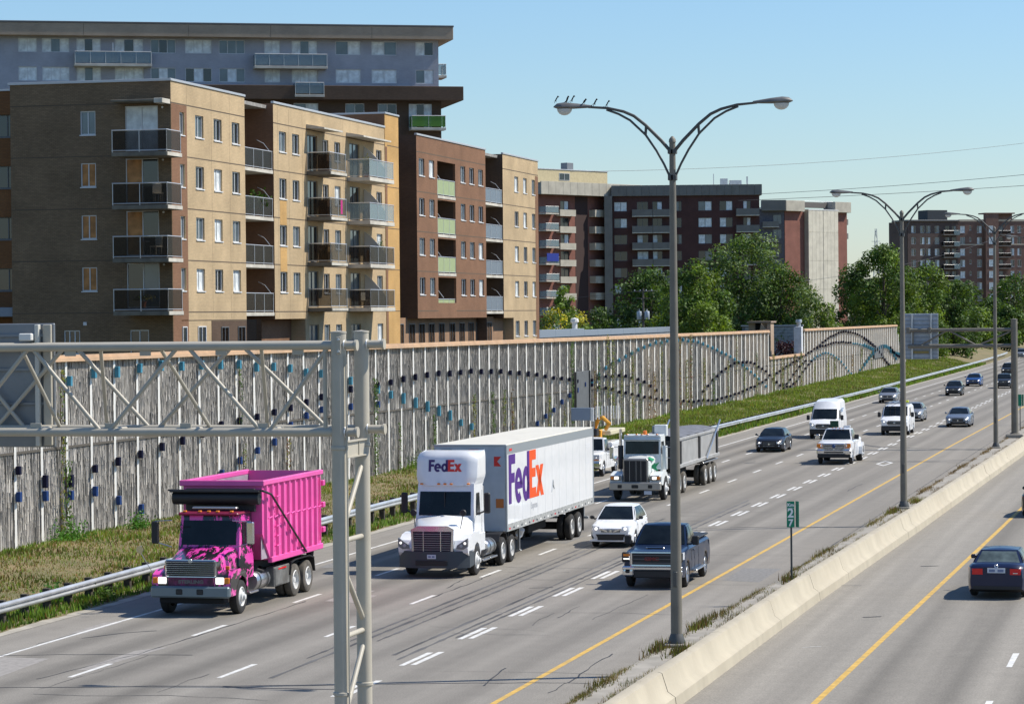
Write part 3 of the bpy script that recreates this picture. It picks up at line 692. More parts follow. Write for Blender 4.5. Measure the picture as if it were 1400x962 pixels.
# ================================================================ LAMPS, SIGNS, GANTRIES
M_pole = mat('lamp_pole_grey', (.165, .15, .12), .6, .0, var=.12, scale=1.5, dirt=.3, dcol=(.12, .11, .1))
M_arm = mat('lamp_arm_dark', (.085, .085, .08), .55, .3)
M_head = mat('lamp_head_grey', (.13, .13, .125), .55, .1, var=.15); M_lens = mat('lamp_lens', (.55, .57, .56), .15, spec=.7)
def street_lamp(x, y, h, label):
    t = thing('street_lamp', label, 'street lamp', (x, y, .69), 0, 'double arm street lamps on the median')
    t.scale = (.942, .942, .942)
    MB().bev(-.3, .3, -.3, .3, 0, .09, .02).build('base_plate', M_conc, t)
    MB().lathe([(.23, .09), (.23, .13), (.17, .30), (.155, .34)], (0, 0, 0), 'z', 16).build('flange', M_arm, t)
    MB().lathe([(.15, .1), (.148, 1), (.08, h - .35), (.08, h - .12), (.095, h - .12), (.085, h - .04), (.03, h + .03), (0, h + .04)], (0, 0, 0), 'z', 20).build('pole', M_pole, t)
    MB().bev(-.06, .06, -.17, -.12, 1.55, 1.95, .02).build('hand_hole_cover', M_arm, t)
    for s in (-1, 1):
        up = [(.05, -.35), (.28, -.08), (.70, .34), (1.0, .58), (1.27, .70), (1.68, .80), (2.2, .84)]
        lo = [(.06, -1.03), (.22, -.68), (.42, -.32), (.70, .09), (1.1, .47), (1.4, .64), (1.72, .76)]
        a = MB(); a.path([(s * px, 0, h + pz) for px, pz in up], [.045, .045, .042, .04, .038, .034, .03], 8)
        a.path([(s * px, 0, h + pz) for px, pz in lo], .03, 8); a.tube((s * .70, 0, h + .07), (s * .68, 0, h + .34), .035)
        a.bev(s * .04 - .07, s * .04 + .07, -.1, .1, h - .42, h - .3, .01); a.bev(s * .04 - .07, s * .04 + .07, -.1, .1, h - 1.1, h - .96, .01)
        a.build('arm', M_arm, t)
        hd = MB(); P_ = [(2.1, .05, .045), (2.3, .07, .07), (2.55, .14, .10), (2.85, .19, .125), (3.02, .16, .10), (3.12, .03, .02)]; vs = []; n = 12
        for (px, w, hh) in P_:
            for k in range(n):
                a_ = 2 * math.pi * k / n; zz = math.sin(a_) * hh; zz = zz * .45 if zz < 0 else zz
                vs.append((s * px, math.cos(a_) * w, h + .84 + .02 * (px - 2.1) + zz))
        hd.add(vs, [(i * n + k, i * n + (k + 1) % n, (i + 1) * n + (k + 1) % n, (i + 1) * n + k) for i in range(5) for k in range(n)])
        ho = hd.build('lamp_head', M_head, t, 50)
        ln = MB(); vs = []
        for j in range(5):
            ph = j / 4 * math.pi / 2
            for k in range(12): vs.append((s * 2.83 + .2 * math.cos(ph) * math.cos(k * math.pi / 6), .15 * math.cos(ph) * math.sin(k * math.pi / 6), h + .81 - .17 * math.sin(ph)))
        ln.add(vs, [(i * 12 + k, i * 12 + (k + 1) % 12, (i + 1) * 12 + (k + 1) % 12, (i + 1) * 12 + k) for i in range(4) for k in range(12)]).build('lens', M_lens, ho, 50)
    return t
street_lamp(-12.34, 68.2, 13.1, 'tall double arm street lamp nearest the camera with small birds perched on its left head')
street_lamp(-11.70, 117.0, 12.9, 'second double arm street lamp, standing just beyond the green kilometre marker')
street_lamp(-11.49, 168.8, 13.7, 'third double arm street lamp, just before the cantilever sign support')
street_lamp(-11.21, 220.0, 13.6, 'farthest double arm street lamp, only its left head showing at the right edge')
bs = leaf_mat('bird_feather', (.02, .02, .024), .2)
for i, (dx, dz, lab) in enumerate([(-3.05, 1.0, 'small dark bird at the left tip of the nearest lamp head'), (-2.76, .99, 'small bird, second from the left tip of the nearest lamp head'), (-2.62, 1.0, 'small bird, third from the tip, beside another bird on the lamp head'),
        (-2.3, .93, 'crouching bird at the inner end of the nearest lamp head'), (-2.02, .90, 'small bird standing on the lamp arm next to the left lamp head'), (-1.7, .85, 'small bird on the nearest lamp arm farthest from the left lamp head')]):
    b = thing('bird', lab, 'bird', (-12.34 + dx * .942, 68.2, .69 + (13.1 + dz) * .942), rnd.uniform(-.6, .6), 'small birds perched on the nearest lamp'); b.scale = (.72, .72, .72)
    mb = MB(); vs = []; prof_ = [(-.10, .0, .008), (-.06, .05, .03), (0, .085, .042), (.05, .115, .036), (.085, .135, .02), (.1, .14, .002)]
    for (px, pz, rr_) in prof_:
        for k in range(8): vs.append((px * .7, rr_ * math.cos(k * math.pi / 4), pz + rr_ * math.sin(k * math.pi / 4) + (px * .55 if i != 3 else 0)))
    mb.add(vs, [(a * 8 + k, a * 8 + (k + 1) % 8, (a + 1) * 8 + (k + 1) % 8, (a + 1) * 8 + k) for a in range(5) for k in range(8)])
    mb.build('body', bs, b, 60)
    MB().lathe([(0, -.035), (.026, -.015), (.03, .005), (.016, .03), (0, .036)], (.06, 0, .17 if i != 3 else .14), 'z', 8).build('head', bs, b, 60)
    MB().tube((.08, 0, .17 if i != 3 else .14), (.115, 0, .165 if i != 3 else .13), .008, .001, 5).build('beak', bs, b)
    MB().add([(-.05, -.02, .04), (-.05, .02, .04), (-.15, .025, -.03), (-.15, -.025, -.03)], [(0, 1, 2, 3)]).build('tail', bs, b, 0)
    mb = MB(); mb.tube((0, -.015, .07), (.005, -.015, -.02), .004, n=4); mb.tube((0, .015, .07), (.005, .015, -.02), .004, n=4); mb.build('legs', bs, b)

# near sign gantry over the carriageway
M_gan = mat('gantry_grey_paint', (.43, .395, .32), .5, .0, var=.07, scale=2, bump=.08, dirt=.18, dcol=(.25, .23, .2))
M_alu = mat('sign_back_aluminium', (.22, .235, .25), .5, .35, var=.12, scale=1.5, dirt=.3, dcol=(.22, .24, .27))
GY = 41.7; GXp = -12.74; DY = 1.22
ga = thing('sign_gantry', 'pale grey tubular sign gantry in the foreground with lattice beam and twin uprights', 'sign gantry', (GXp, GY, 0))
def L_(x, y, z): return (x - GXp, y - GY, z)
for yy in (0, DY):
    MB().lathe([(.117, 0), (.117, 8.53), (.125, 8.53), (.125, 8.555), (0, 8.57)], (0, yy, 0), 'z', 24).build('upright', M_gan, ga)
ZT, ZB = 8.345, 7.02; rc = .066
for yy, xe in ((.0, .28), (DY, .36)):
    for z in (ZT, ZB):
        yo = yy + (.0 if yy else .0)
        MB().tube((-9.6, yo, z + .0), (xe, yo, z), rc, n=18).build('chord', M_gan, ga)
        MB().tube((xe - .015, yo, z), (xe + .02, yo, z), rc + .018, n=18).build('end_flange', M_gan, ga)
u = lambda px: (px - 463) / 3900 * 43.6 / .972     # along the beam, metres left of the upright
def web(xa, za, xb, zb, yy, r=.034): MB().tube((xa, yy, za), (xb, yy, zb), r, n=12).build('brace', M_gan, ga)
nodes_f = [(-5.02, ZT), (-3.87, ZB), (-3.75, ZB), (-2.59, ZT), (-2.44, ZT), (-1.24, ZB), (-1.13, ZB), (-.15, ZT)]
for a, b in zip(nodes_f[::2], nodes_f[1::2]): web(a[0], a[1], b[0], b[1], 0)
nr = [(-6.19, ZB), (-4.96, ZT), (-4.79, ZT), (-3.52, ZB), (-3.39, ZB), (-2.12, ZT), (-1.97, ZT), (-.56, ZB)]
for a, b in zip(nr[::2], nr[1::2]): web(a[0], a[1], b[0], b[1], DY)
for k in range(4, 8):
    web(-k * 1.24 - .1, ZT, -(k + 1) * 1.24, ZB, 0); web(-k * 1.24 - .7, ZB, -(k + 1) * 1.24 - .6, ZT, DY)
for (xt, xb2) in ((-3.87, -4.25), (-2.9, -2.5), (-1.24, -1.55), (-5.2, -5.05)):
    MB().tube((xt, 0, ZT), (xb2, DY, ZB), .03, n=10).build('brace', M_gan, ga)
web(-.22, ZT, -.22, ZB, .0); web(-.3, ZT, -.3, ZB, DY)
for z in (ZT - .02, ZB + .02):
    for x in (-.22, -1.3, -2.6, -3.9, -5.2, -6.5): MB().tube((x, 0, z), (x, DY, z), .026, n=8).build('cross_brace', M_gan, ga)
def clamp(z, y): MB().path([(.02 + .0 * a, y + .14 * math.cos(a), z + .09 * math.sin(a)) for a in [i * math.pi / 8 for i in range(17)]], .012, 6).build('clamp', M_galv, ga)
for z in (ZT, ZB):
    MB().bev(-.135, -.11, 0, .0, z, z, 0) if 0 else None
    for yy in (0, DY):
        mb = MB(); n = 12; mb.path([((.077) * math.cos(i * math.pi / 6) * 0 + .10, yy + .085 * math.cos(i * math.pi / 6), z + .085 * math.sin(i * math.pi / 6)) for i in range(13)], .013, 6); mb.build('clamp', M_galv, ga)
mb = MB(); mb.bev(.0, .075, -.135, -.118, ZT - .13, ZT + .13, .008)
pl_ = mb.build('clamp_plate', M_gan, ga)
for z in (ZT - .09, ZT + .09): MB().lathe([(0, -.03), (.018, -.03), (.022, -.012), (.022, .0)], (.04, -.13, z), 'y', 8).build('bolt', M_galv, pl_)
ib = MB(); ib.box(.06, .075, .08, DY - .08, ZB - .38, ZB - .16); ib.box(.02, .115, .08, DY - .08, ZB - .4, ZB - .38); ib.box(.02, .115, .08, DY - .08, ZB - .16, ZB - .14)
ib.build('bracket_beam', M_gan, ga, 0)
mb = MB(); mb.box(.076, .09, .75, .77, ZB - .38, ZB - .16); mb.build('stiffener', M_gan, ga, 0)
for z0, z1, ya, yb in [(5.35, 6.45, .0, DY), (3.95, 5.35, 0, 0)]: pass
for (ya, za, yb, zb) in [(0, 5.42, DY, 6.52), (0, 5.35, DY, 5.35), (0, 5.05, DY, 4.0), (0, 3.88, DY, 3.88), (DY, 3.72, 0, 2.55), (0, 2.3, DY, 2.3), (0, 2.15, DY, 1.1)]:
    MB().tube((.0, ya, za), (.0, yb, zb), .042, n=12).build('upright_brace', M_gan, ga)
for yy in (0, DY):
    for z in (3.0, 6.75): MB().lathe([(.119, z), (.135, z + .01), (.135, z + .05), (.119, z + .06)], (0, yy, 0), 'z', 24).build('weld_collar', M_gan, ga)
for x in (-1.24, -2.48, -3.72, -4.96):
    MB().bev(x - .09, x + .09, -.012, .012, ZB + .055, ZB + .14, .004).build('gusset', M_gan, ga); MB().bev(x + .5, x + .68, -.012, .012, ZT - .14, ZT - .055, .004).build('gusset', M_gan, ga)
MB().path([(.13, -.06, 8.2), (.14, -.06, 6.0), (.135, -.06, 1.0)], .012, 6).build('conduit', M_gan, ga)
# sign seen from behind
sp_ = MB(); sp_.bev(-9.7, -5.19, DY + .12, DY + .16, 6.72, 8.72, .015); so = sp_.build('sign_panel', M_alu, ga)
for z in (6.9, 7.4, 7.95, 8.5): MB().bev(-9.6, -5.3, DY + .085, DY + .119, z, z + .05, .005).build('sign_rib', M_alu, so)
MB().bev(-5.37, -5.23, DY + .06, DY + .118, 6.75, 8.7, .01).build('sign_edge_channel', M_gan, so)
MB().bev(-5.49, -5.42, DY + .0, DY + .1, 6.74, 8.7, .008).build('sign_post', mat('post_cream', (.55, .54, .48), .6), so)
MB().bev(-5.72, -5.5, DY - .1, DY + .05, 8.44, 8.56, .015).build('junction_box', mat('box_white', (.7, .69, .64), .5), so)

# far cantilever sign support
cs = thing('cantilever_sign_support', 'grey steel cantilever with the ribbed back of a large sign over the far lanes', 'sign support', (-11.23, 182.4, .66)); cs.scale = (.92, .92, .92)
MB().bev(-.6, .6, -.6, .6, 0, .3, .05).build('footing', M_conc, cs)
MB().lathe([(.34, .3), (.34, .36), (.24, .38), (.22, 8.1), (.23, 8.1), (.23, 8.16), (0, 8.2)], (0, 0, 0), 'z', 18).build('upright', M_pole, cs)
for z, r in ((7.45, .125), (6.35, .14)):
    MB().tube((-7.25, 0, z), (-.1, 0, z), r, n=14).build('chord', M_pole, cs)
for a, b in (((-6.9, 6.35), (-6.9, 7.45)), ((-6.4, 6.4), (-4.6, 7.4)), ((-4.4, 7.4), (-2.6, 6.4)), ((-2.4, 6.4), (-.3, 7.3))):
    MB().tube((a[0], 0, a[1]), (b[0], 0, b[1]), .06, n=8).build('brace', M_pole, cs)
s2 = MB(); s2.bev(-7.55, -5.2, .38, .44, 5.45, 8.6, .02); so = s2.build('sign_panel', mat('far_sign_back', (.34, .38, .43), .5, .2, var=.08), cs)
for i in range(11): MB().bev(-7.54, -5.21, .33, .379, 5.5 + i * .29, 5.53 + i * .29, .004).build('sign_rib', mat('rib_dark_grey', (.2, .22, .25), .5, .3), so)  # ribs are a darker grey than the panel
for x in (-7.05, -5.75): MB().bev(x, x + .12, .2, .33, 5.45, 8.6, .01).build('sign_post', M_galv, so)
MB().bev(-6.95, -5.85, .3, .325, 5.85, 6.02, .01).build('name_plate', mat('plate_ochre', (.25, .2, .07), .6), so)
MB().bev(-7.35, -7.1, -.16, .16, 7.25, 7.65, .02).build('bracket', M_pole, cs); MB().bev(-5.85, -5.65, -.16, .16, 7.25, 7.65, .02).build('bracket', M_pole, cs)

# kilometre markers
M_green = mat('sign_green', (.0, .20, .105), .5, spec=.4); M_sw = mat('sign_white', (.75, .77, .75), .5)
def text(s, size, m, parent, loc, rot, name='lettering', bold=.0, ext=.003, align='CENTER', sx=1.0):
    cu = bpy.data.curves.new(name, 'FONT'); cu.body = s; cu.size = size; cu.align_x = align; cu.align_y = 'CENTER'; cu.extrude = ext; cu.offset = bold
    tmp = bpy.data.objects.new('t', cu); C.objects.link(tmp); dg = bpy.context.evaluated_depsgraph_get()
    me = bpy.data.meshes.new_from_object(tmp.evaluated_get(dg)); bpy.data.objects.remove(tmp); me.materials.clear(); me.materials.append(m); me.name = name
    return place(name, me, parent, loc, rot, scale=(sx, 1, 1))
def km_sign(x, y, zt, label, far=False):
    t = thing('kilometre_marker', label, 'sign', (x, y, .69), R(0)); t.scale = (.93, .93, .93)
    MB().box(-.03, .03, -.02, .02, 0, 2.5).build('post', mat('post_dark_steel', (.06, .065, .065), .5, .5), t, 0)
    MB().bev(-.12, .12, -.12, .12, 0, .03, .01).build('foot', M_conc, t)
    for nm, sx, ang, lx in (('front_plate', .25, R(8), -.05), ('side_plate', .2, R(-52), .155)):
        e = MB(); e.bev(-sx / 2, sx / 2, -.008, .008, -.42, .42, .003)
        p = e.build(nm, M_green, t); p.location = (lx + .04, -.05 if nm == 'front_plate' else .02, 2.18); p.rotation_euler = (0, 0, ang)
        if nm == 'front_plate' and not far:
            text('Km', .15, M_sw, p, (0, -.012, .30), (R(90), 0, 0), bold=.006); text('2', .40, M_sw, p, (0, -.012, .03), (R(90), 0, 0), bold=.013); text('7', .30, M_sw, p, (0, -.012, -.28), (R(90), 0, 0), bold=.010)
            MB().box(-.11, .11, -.013, -.009, .19, .2).build('rule', M_sw, p, 0)
km_sign(-11.88, 85.1, 2.6, 'green kilometre marker reading Km 2 7 on a thin post on the median')
km_sign(-11.54, 193.2, 2.6, 'second green marker on a thin post at the right edge beside the sign support', True)
# ================================================================ BUILDINGS
B_tan = brick_mat('brick_tan', (.50, .37, .215), (.44, .325, .19), (.38, .30, .19))
B_dark = brick_mat('brick_dark_taupe', (.225, .155, .092), (.17, .118, .07), (.11, .082, .055))
B_brown = brick_mat('brick_brown', (.235, .125, .07), (.20, .105, .058), (.17, .10, .065))
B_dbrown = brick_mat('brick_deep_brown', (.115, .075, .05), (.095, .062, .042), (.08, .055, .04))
B_orange = brick_mat('brick_orange', (.55, .33, .12), (.50, .295, .10), (.42, .28, .13))
B_grey = brick_mat('brick_blue_grey', (.40, .41, .455), (.36, .37, .41), (.32, .33, .365))
B_fasc = brick_mat('brick_fascia', (.42, .32, .23), (.37, .285, .205), (.30, .25, .19))
B_red = brick_mat('brick_red', (.25, .10, .075), (.21, .085, .062), (.19, .11, .09))
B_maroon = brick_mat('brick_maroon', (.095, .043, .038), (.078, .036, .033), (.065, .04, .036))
B_rbr = brick_mat('brick_far_brown', (.20, .115, .088), (.165, .095, .073), (.17, .12, .1))
M_panel = mat('precast_panel', (.42, .39, .32), .85, var=.1, scale=.8, bump=.15, dirt=.3, dcol=(.28, .26, .22))
M_slab = mat('slab_concrete', (.50, .47, .40), .85, var=.14, scale=1.2, dirt=.4, dcol=(.25, .23, .19))
M_slabd = mat('slab_shaded_dirty', (.15, .135, .105), .9, var=.25, scale=2, dirt=.5, dcol=(.1, .09, .07))  # slab concrete darkened for its faces in shade, plus dirt patches
M_flash = mat('roof_flashing', (.48, .49, .50), .45, .4)
M_roof = mat('roof_gravel', (.25, .24, .22), .95, var=.2)
M_joint = mat('brick_joint', (.10, .075, .05), .9)
M_fr = mat('window_frame_white', (.60, .61, .61), .5); M_frd = mat('window_frame_dark', (.12, .125, .13), .5)
GL_d = glass('glass_dark', (.012, .016, .02)); GL_b = glass('glass_sky', (.10, .135, .155), .1); GL_c = mat('curtain_behind_glass', (.66, .70, .70), .35, var=.2, scale=2.5, spec=.4)
GL_o = mat('glass_warm_curtain', (.42, .20, .07), .4, var=.3, scale=2, spec=.2)
M_rail = mat('handrail_aluminium', (.55, .56, .56), .4, .5)
def glassy(name, col, a):
    m = mat(name, col, .25, spec=.12); m.node_tree.nodes['Principled BSDF'].inputs['Alpha'].default_value = a; return m
GP_s = glassy('balustrade_smoked', (.022, .015, .010), .6); GP_b = glassy('balustrade_clear', (.25, .33, .35), .5)
GP_g = mat('balustrade_green', (.30, .36, .17), .4, var=.06); GP_lime = glassy('balustrade_lime', (.12, .26, .05), .75); GP_blue = glassy('balustrade_blue_grey', (.17, .21, .26), .8)
qb = random.Random(21)
_W = {}
def win_mesh(w, h, mull, fr, dep, sill, t=.055):
    k = (round(w, 2), round(h, 2), mull, fr.name, dep, sill)
    if k in _W: return _W[k]
    mb = MB(); y0, y1 = dep - .05, dep + .02
    mb.box(0, t, y0, y1, 0, h); mb.box(w - t, w, y0, y1, 0, h); mb.box(t, w - t, y0, y1, 0, t); mb.box(t, w - t, y0, y1, h - t, h)
    for i in range(mull):
        x = w * (i + 1) / (mull + 1); mb.box(x - t * .45, x + t * .45, y0 + .01, y1, t, h - t)
    if sill: mb.box(-.03, w + .03, -.05, dep - .052, -.06, -.004)
    me = mb.mesh('window', fr, 0, False)
    pm_ = MB()
    n = mull + 1
    for i in range(n): pm_.add([(w * i / n + .01, dep + .0, .02), (w * (i + 1) / n - .01, dep + .0, .02), (w * (i + 1) / n - .01, dep + .0, h - .02), (w * i / n + .01, dep + .0, h - .02)], [(0, 1, 2, 3)])
    _W[k] = (me, pm_, {}); return _W[k]
def window(parent, p, rz, w, h, gl, mull=1, fr=M_fr, dep=.12, sill=True, name='window', gl2=None):
    me, pmb, cache = win_mesh(w, h, mull, fr, dep, sill)
    o = place(name, me, parent, p, (0, 0, rz), world=parent.get('w') is not None)
    key = (gl.name, gl2.name if gl2 else '')
    if key not in cache:
        if gl2: pmb.m = [i % 2 for i in range(len(pmb.f))]
        else: pmb.m = [0] * len(pmb.f)
        cache[key] = pmb.mesh('pane', [gl] + ([gl2] if gl2 else []), 0, False)
    place('pane', cache[key], o)
    return o
def face(mb, O, rz, width, z0, z1, holes=(), dep=.12, m=0, mr=None):
    """wall sheet with real openings and reveals; O = left bottom corner at z=0, local x along, y inward"""
    c, s = math.cos(rz), math.sin(rz)
    T = lambda u, d, z: (O[0] + u * c - d * s, O[1] + u * s + d * c, z)
    us = sorted(set([0, width] + [h[0] for h in holes] + [h[1] for h in holes])); zs = sorted(set([z0, z1] + [h[2] for h in holes] + [h[3] for h in holes]))
    us = [u for u in us if 0 <= u <= width]; zs = [z for z in zs if z0 <= z <= z1]
    for a, b in zip(us, us[1:]):
        run = None
        for p_, q_ in zip(zs, zs[1:]):
            cu_, cz = (a + b) / 2, (p_ + q_) / 2
            hole = any(h[0] < cu_ < h[1] and h[2] < cz < h[3] for h in holes)
            if not hole:
                run = [p_, q_] if run is None else [run[0], q_]
            if hole and run: mb.add([T(a, 0, run[0]), T(b, 0, run[0]), T(b, 0, run[1]), T(a, 0, run[1])], [(0, 1, 2, 3)], m); run = None
        if run: mb.add([T(a, 0, run[0]), T(b, 0, run[0]), T(b, 0, run[1]), T(a, 0, run[1])], [(0, 1, 2, 3)], m)
    for (a, b, p_, q_) in holes:
        d = dep + .03
        mb.add([T(a, 0, p_), T(a, 0, q_), T(a, d, q_), T(a, d, p_)], [(0, 1, 2, 3)], m); mb.add([T(b, 0, p_), T(b, d, p_), T(b, d, q_), T(b, 0, q_)], [(0, 1, 2, 3)], m)
        mb.add([T(a, 0, q_), T(b, 0, q_), T(b, d, q_), T(a, d, q_)], [(0, 1, 2, 3)], m); mb.add([T(a, 0, p_), T(a, d, p_), T(b, d, p_), T(b, 0, p_)], [(0, 1, 2, 3)], m)
RX = R(90)
def bthing(name, label, cat, loc, world_=True, rz=0, group=None):
    t = thing(name, label, cat, loc, rz, group)
    if world_: t['w'] = 1
    return t
XF = -52.0; ROWS = [19.58 - 2.735 * i for i in range(4)]; H1 = 1.19; ZR = 21.12
def yface(t, ya, yb, cols, bm, zb=8.63, grd=None, strip=None, depth=9, side=B_dark, cw=None, zt=ZR, gcols=None, panels=(), s0=True):
    """one block of the long facade (faces +X); cols = list of (y0, y1, kind)"""
    holes = []
    for (a, b, kind) in cols:
        for r, zt_ in enumerate(ROWS):
            if kind == 'door': holes.append((a - ya, b - ya, zt_ - 2.05, zt_ + .12))
            elif kind == 'log': holes.append((a - ya, b - ya, zt_ - 2.42 if r < 3 else zt_ - 1.75, zt_ + .05))
            else: holes.append((a - ya, b - ya, zt_ - H1, zt_))
        if gcols is not None and a >= gcols and kind in ('win', 'door'): holes.append((a - ya, b - ya, 7.05 if kind == 'win' else 5.5, 8.25))
    mb = MB(); mats = [bm, side, M_roof]
    lh = [h for h in holes if h[1] - h[0] > 3]; sh = [h for h in holes if h[1] - h[0] <= 3]
    z_lo = zb
    segs = [(ya, yb, zb)] if gcols is None else [(ya, gcols - .6, zb), (gcols - .6, yb, 0.3)]
    for (p, q_, zl) in segs:
        hs = [(h[0] - (p - ya), h[1] - (p - ya), h[2], h[3]) for h in holes if p - ya <= h[0] < q_ - ya]
        face(mb, (XF, p), RX, q_ - p, zl, zt, hs, dep=.14)
    xs, xb = XF, XF - depth
    if s0: mb.add([(xs, ya, zb), (xs, ya, zt), (xb, ya, zt), (xb, ya, zb)], [(0, 1, 2, 3)], 1)
    mb.add([(xs, yb, .3), (xs, yb, zt), (xb, yb, zt), (xb, yb, .3)], [(0, 1, 2, 3)], 1)
    mb.add([(xs, ya, zt - .02), (xs, yb, zt - .02), (xb, yb, zt - .02), (xb, ya, zt - .02)], [(0, 1, 2, 3)], 2)
    e0 = segs[0][1]
    mb.add([(xs, ya, zb), (xs, e0, zb), (xb, e0, zb), (xb, ya, zb)], [(0, 1, 2, 3)], 1)
    if gcols is not None: mb.add([(xs, gcols - .6, .3), (xs, gcols - .6, zb), (xs - 1.7, gcols - .6, zb), (xs - 1.7, gcols - .6, .3)], [(0, 1, 2, 3)], 0)
    mb.build('wall', mats, t, 0, False, world=True)
    for (a, b, kind) in cols:
        for r, zt_ in enumerate(ROWS + ([8.25] if gcols is not None and a >= gcols else [])):
            gl = qb.choice([GL_d, GL_d, GL_b, GL_b, GL_c])
            if kind == 'win': window(t, (XF, a, zt_ - H1 if r < 4 else 7.05), RX, b - a, H1 if r < 4 else 1.2, gl, 1, M_fr, .14, True)
            elif kind == 'door':
                window(t, (XF, a, zt_ - 2.05 if r < 4 else 5.5), RX, b - a, 2.17 if r < 4 else 2.75, qb.choice([GL_b, GL_d, GL_b]), 1, M_frd, .14, False, 'patio_door')
    for i, z in enumerate([20.0 - 2.735 * k for k in range(5)]):
        for (p, q_, zl) in segs:
            if z > zl + .1:
                cuts = sorted([(a, b) for a, b, k_ in cols if k_ != 'win' and i > 0 and a >= p - .01 and b <= q_ + .01]); y_ = p
                for a, b in cuts + [(q_, q_)]:
                    if a - y_ > .05: MB().box(XF, XF + .004, y_, a, z - .03, z + .03).build('brick_course', M_joint, t, 0, False, world=True)
                    y_ = b
    MB().bev(XF - .12, XF + .06, ya - .05, yb + .04, zt + .002, zt + .13, .01).build('roof_flashing', M_flash, t, world=True)
def balcony(t, x0, x1, y0, y1, z, gp=GP_s, rail=1.12, th=.2, sides=('s', 'e'), slabm=M_slab, nposts=3, north=True):
    """slab with a glass balustrade; x1 is the outer edge; sides s = -Y edge, e = +X edge, n = +Y edge"""
    o = MB().bev(x0, x1, y0, y1, z, z + th, .015).build('balcony', slabm, t, 0, world=True); zt = z + th
    g = MB(); rl = MB(); e = .06
    if 's' in sides:
        g.box(x0 + .02, x1 - e, y0 + e, y0 + e + .012, zt + .1, zt + rail - .04); rl.tube((x0, y0 + e, zt + rail), (x1 - e, y0 + e, zt + rail), .032, n=6); rl.tube((x0, y0 + e, zt + .09), (x1 - e, y0 + e, zt + .09), .022, n=6)
        n = max(1, int((x1 - x0) / 1.3))
        for i in range(n + 1): rl.tube((x0 + .03 + (x1 - e - x0 - .03) * i / n, y0 + e, zt), (x0 + .03 + (x1 - e - x0 - .03) * i / n, y0 + e, zt + rail), .022, n=5)
    if 'e' in sides:
        g.box(x1 - e - .012, x1 - e, y0 + e, y1 - (e if 'n' in sides else .02), zt + .1, zt + rail - .04); rl.tube((x1 - e, y0 + .02, zt + rail), (x1 - e, y1, zt + rail), .032, n=6); rl.tube((x1 - e, y0 + .02, zt + .09), (x1 - e, y1, zt + .09), .022, n=6)
        n = max(1, int((y1 - y0) / 1.5))
        for i in range(n + 1): rl.tube((x1 - e, y0 + e + (y1 - y0 - 2 * e) * i / n, zt), (x1 - e, y0 + e + (y1 - y0 - 2 * e) * i / n, zt + rail), .022, n=5)
    g.build('glass_panel', gp, o, 0, world=True); rl.build('handrail', M_rail, o, world=True)
    return o
GP = 'stepped brick apartment blocks behind the noise wall'
# --- block A: corner block
A = bthing('apartment_building', 'nearest apartment block, dark brick end wall and tan brick side with corner balconies', 'apartment building', (-56, 145, .3), group=GP)
yface(A, 140.74, 152.6, [(142.05, 142.75, 'win'), (144.45, 145.75, 'win'), (147.4, 148.7, 'win'), (150.4, 151.7, 'win')], B_tan, zb=.35, s0=False)
MB().box(XF + .002, XF + .012, 140.76, 142.0, .4, 19.96).box(XF + .002, XF + .012, 142.8, 143.1, .4, 19.96).box(XF + .002, XF + .012, 142.0, 142.8, .4, 10.1).build('brick_strip', B_brown, A, 0, world=True)
for k in range(4): MB().box(XF + .002, XF + .012, 142.0, 142.8, 10.18 + 2.735 * k + 1.2, 10.18 + 2.735 * k + 2.73 if k < 3 else 19.96).build('brick_strip', B_brown, A, 0, world=True)
# recessed ground floor corner of block A
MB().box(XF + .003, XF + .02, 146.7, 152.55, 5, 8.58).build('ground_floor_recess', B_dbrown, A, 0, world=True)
for yy in (148.2, 151.0): window(A, (XF + .02, yy, 7.1), RX, 1.2, 1.15, GL_d, 1, M_frd, .0, False)
window(A, (XF + .004, 144.5, 7.1), RX, 1.25, 1.2, GL_d, 1, M_fr, .0, False); window(A, (XF + .015, 142.05, 7.1), RX, .7, 1.2, GL_d, 0, M_fr, .0, False)
MB().box(XF + .005, XF + .012, 142.0, 152.6, 8.6, 8.64).build('brick_course', M_joint, A, 0, world=True)
hol = [(-57.05 + 61.0, -56.2 + 61.0, z - 1.25, z) for z in [19.66 - 2.735 * k for k in range(4)]]
hol += [(-54.55 + 61, -52.72 + 61, z - 2.35, z) for z in [19.85 - 2.735 * k for k in range(4)]]
hol += [(-58.1 + 61, -57.2 + 61, 6.9, 8.15), (-54.4 + 61, -53.35 + 61, 6.9, 8.15)]
mb = MB(); face(mb, (-61, 140.742), 0, 9.0, .3, ZR, hol); mb.add([(-61, 140.742, .3), (-61, 160, .3), (-61, 160, ZR), (-61, 140.742, ZR)], [(0, 1, 2, 3)])
mb.build('end_wall', B_dark, A, 0, False, world=True)
for k in range(4):
    z = 19.66 - 2.735 * k; window(A, (-57.05, 140.742, z - 1.25), 0, .85, 1.25, [GL_b, GL_o, GL_o, GL_o][k], 1, M_fr, .1)
    z = 19.85 - 2.735 * k; window(A, (-54.55, 140.742, z - 2.35), 0, 1.83, 2.35, [GL_c, GL_o, GL_o, GL_d][k], 1, M_fr, .1, False, 'patio_door', gl2=[GL_c, GL_d, GL_d, GL_b][k])
    zz = 17.1 - 2.735 * k
    b_ = balcony(A, -54.45, -51.4, 138.5, 140.72, zz, GP_s, 1.13, .22, ('s', 'e'), M_slabd)
    MB().bev(-51.41, -51.385, 138.55, 140.7, zz + .02, zz + .21, .004).build('balcony_edge_sunlit', M_slab, b_, 0, world=True)  # pale strip: sunlight on the slab's side put into the colour
    MB().box(XF - .02, XF + .01, 140.9, 140.95, 0, 0) if 0 else None
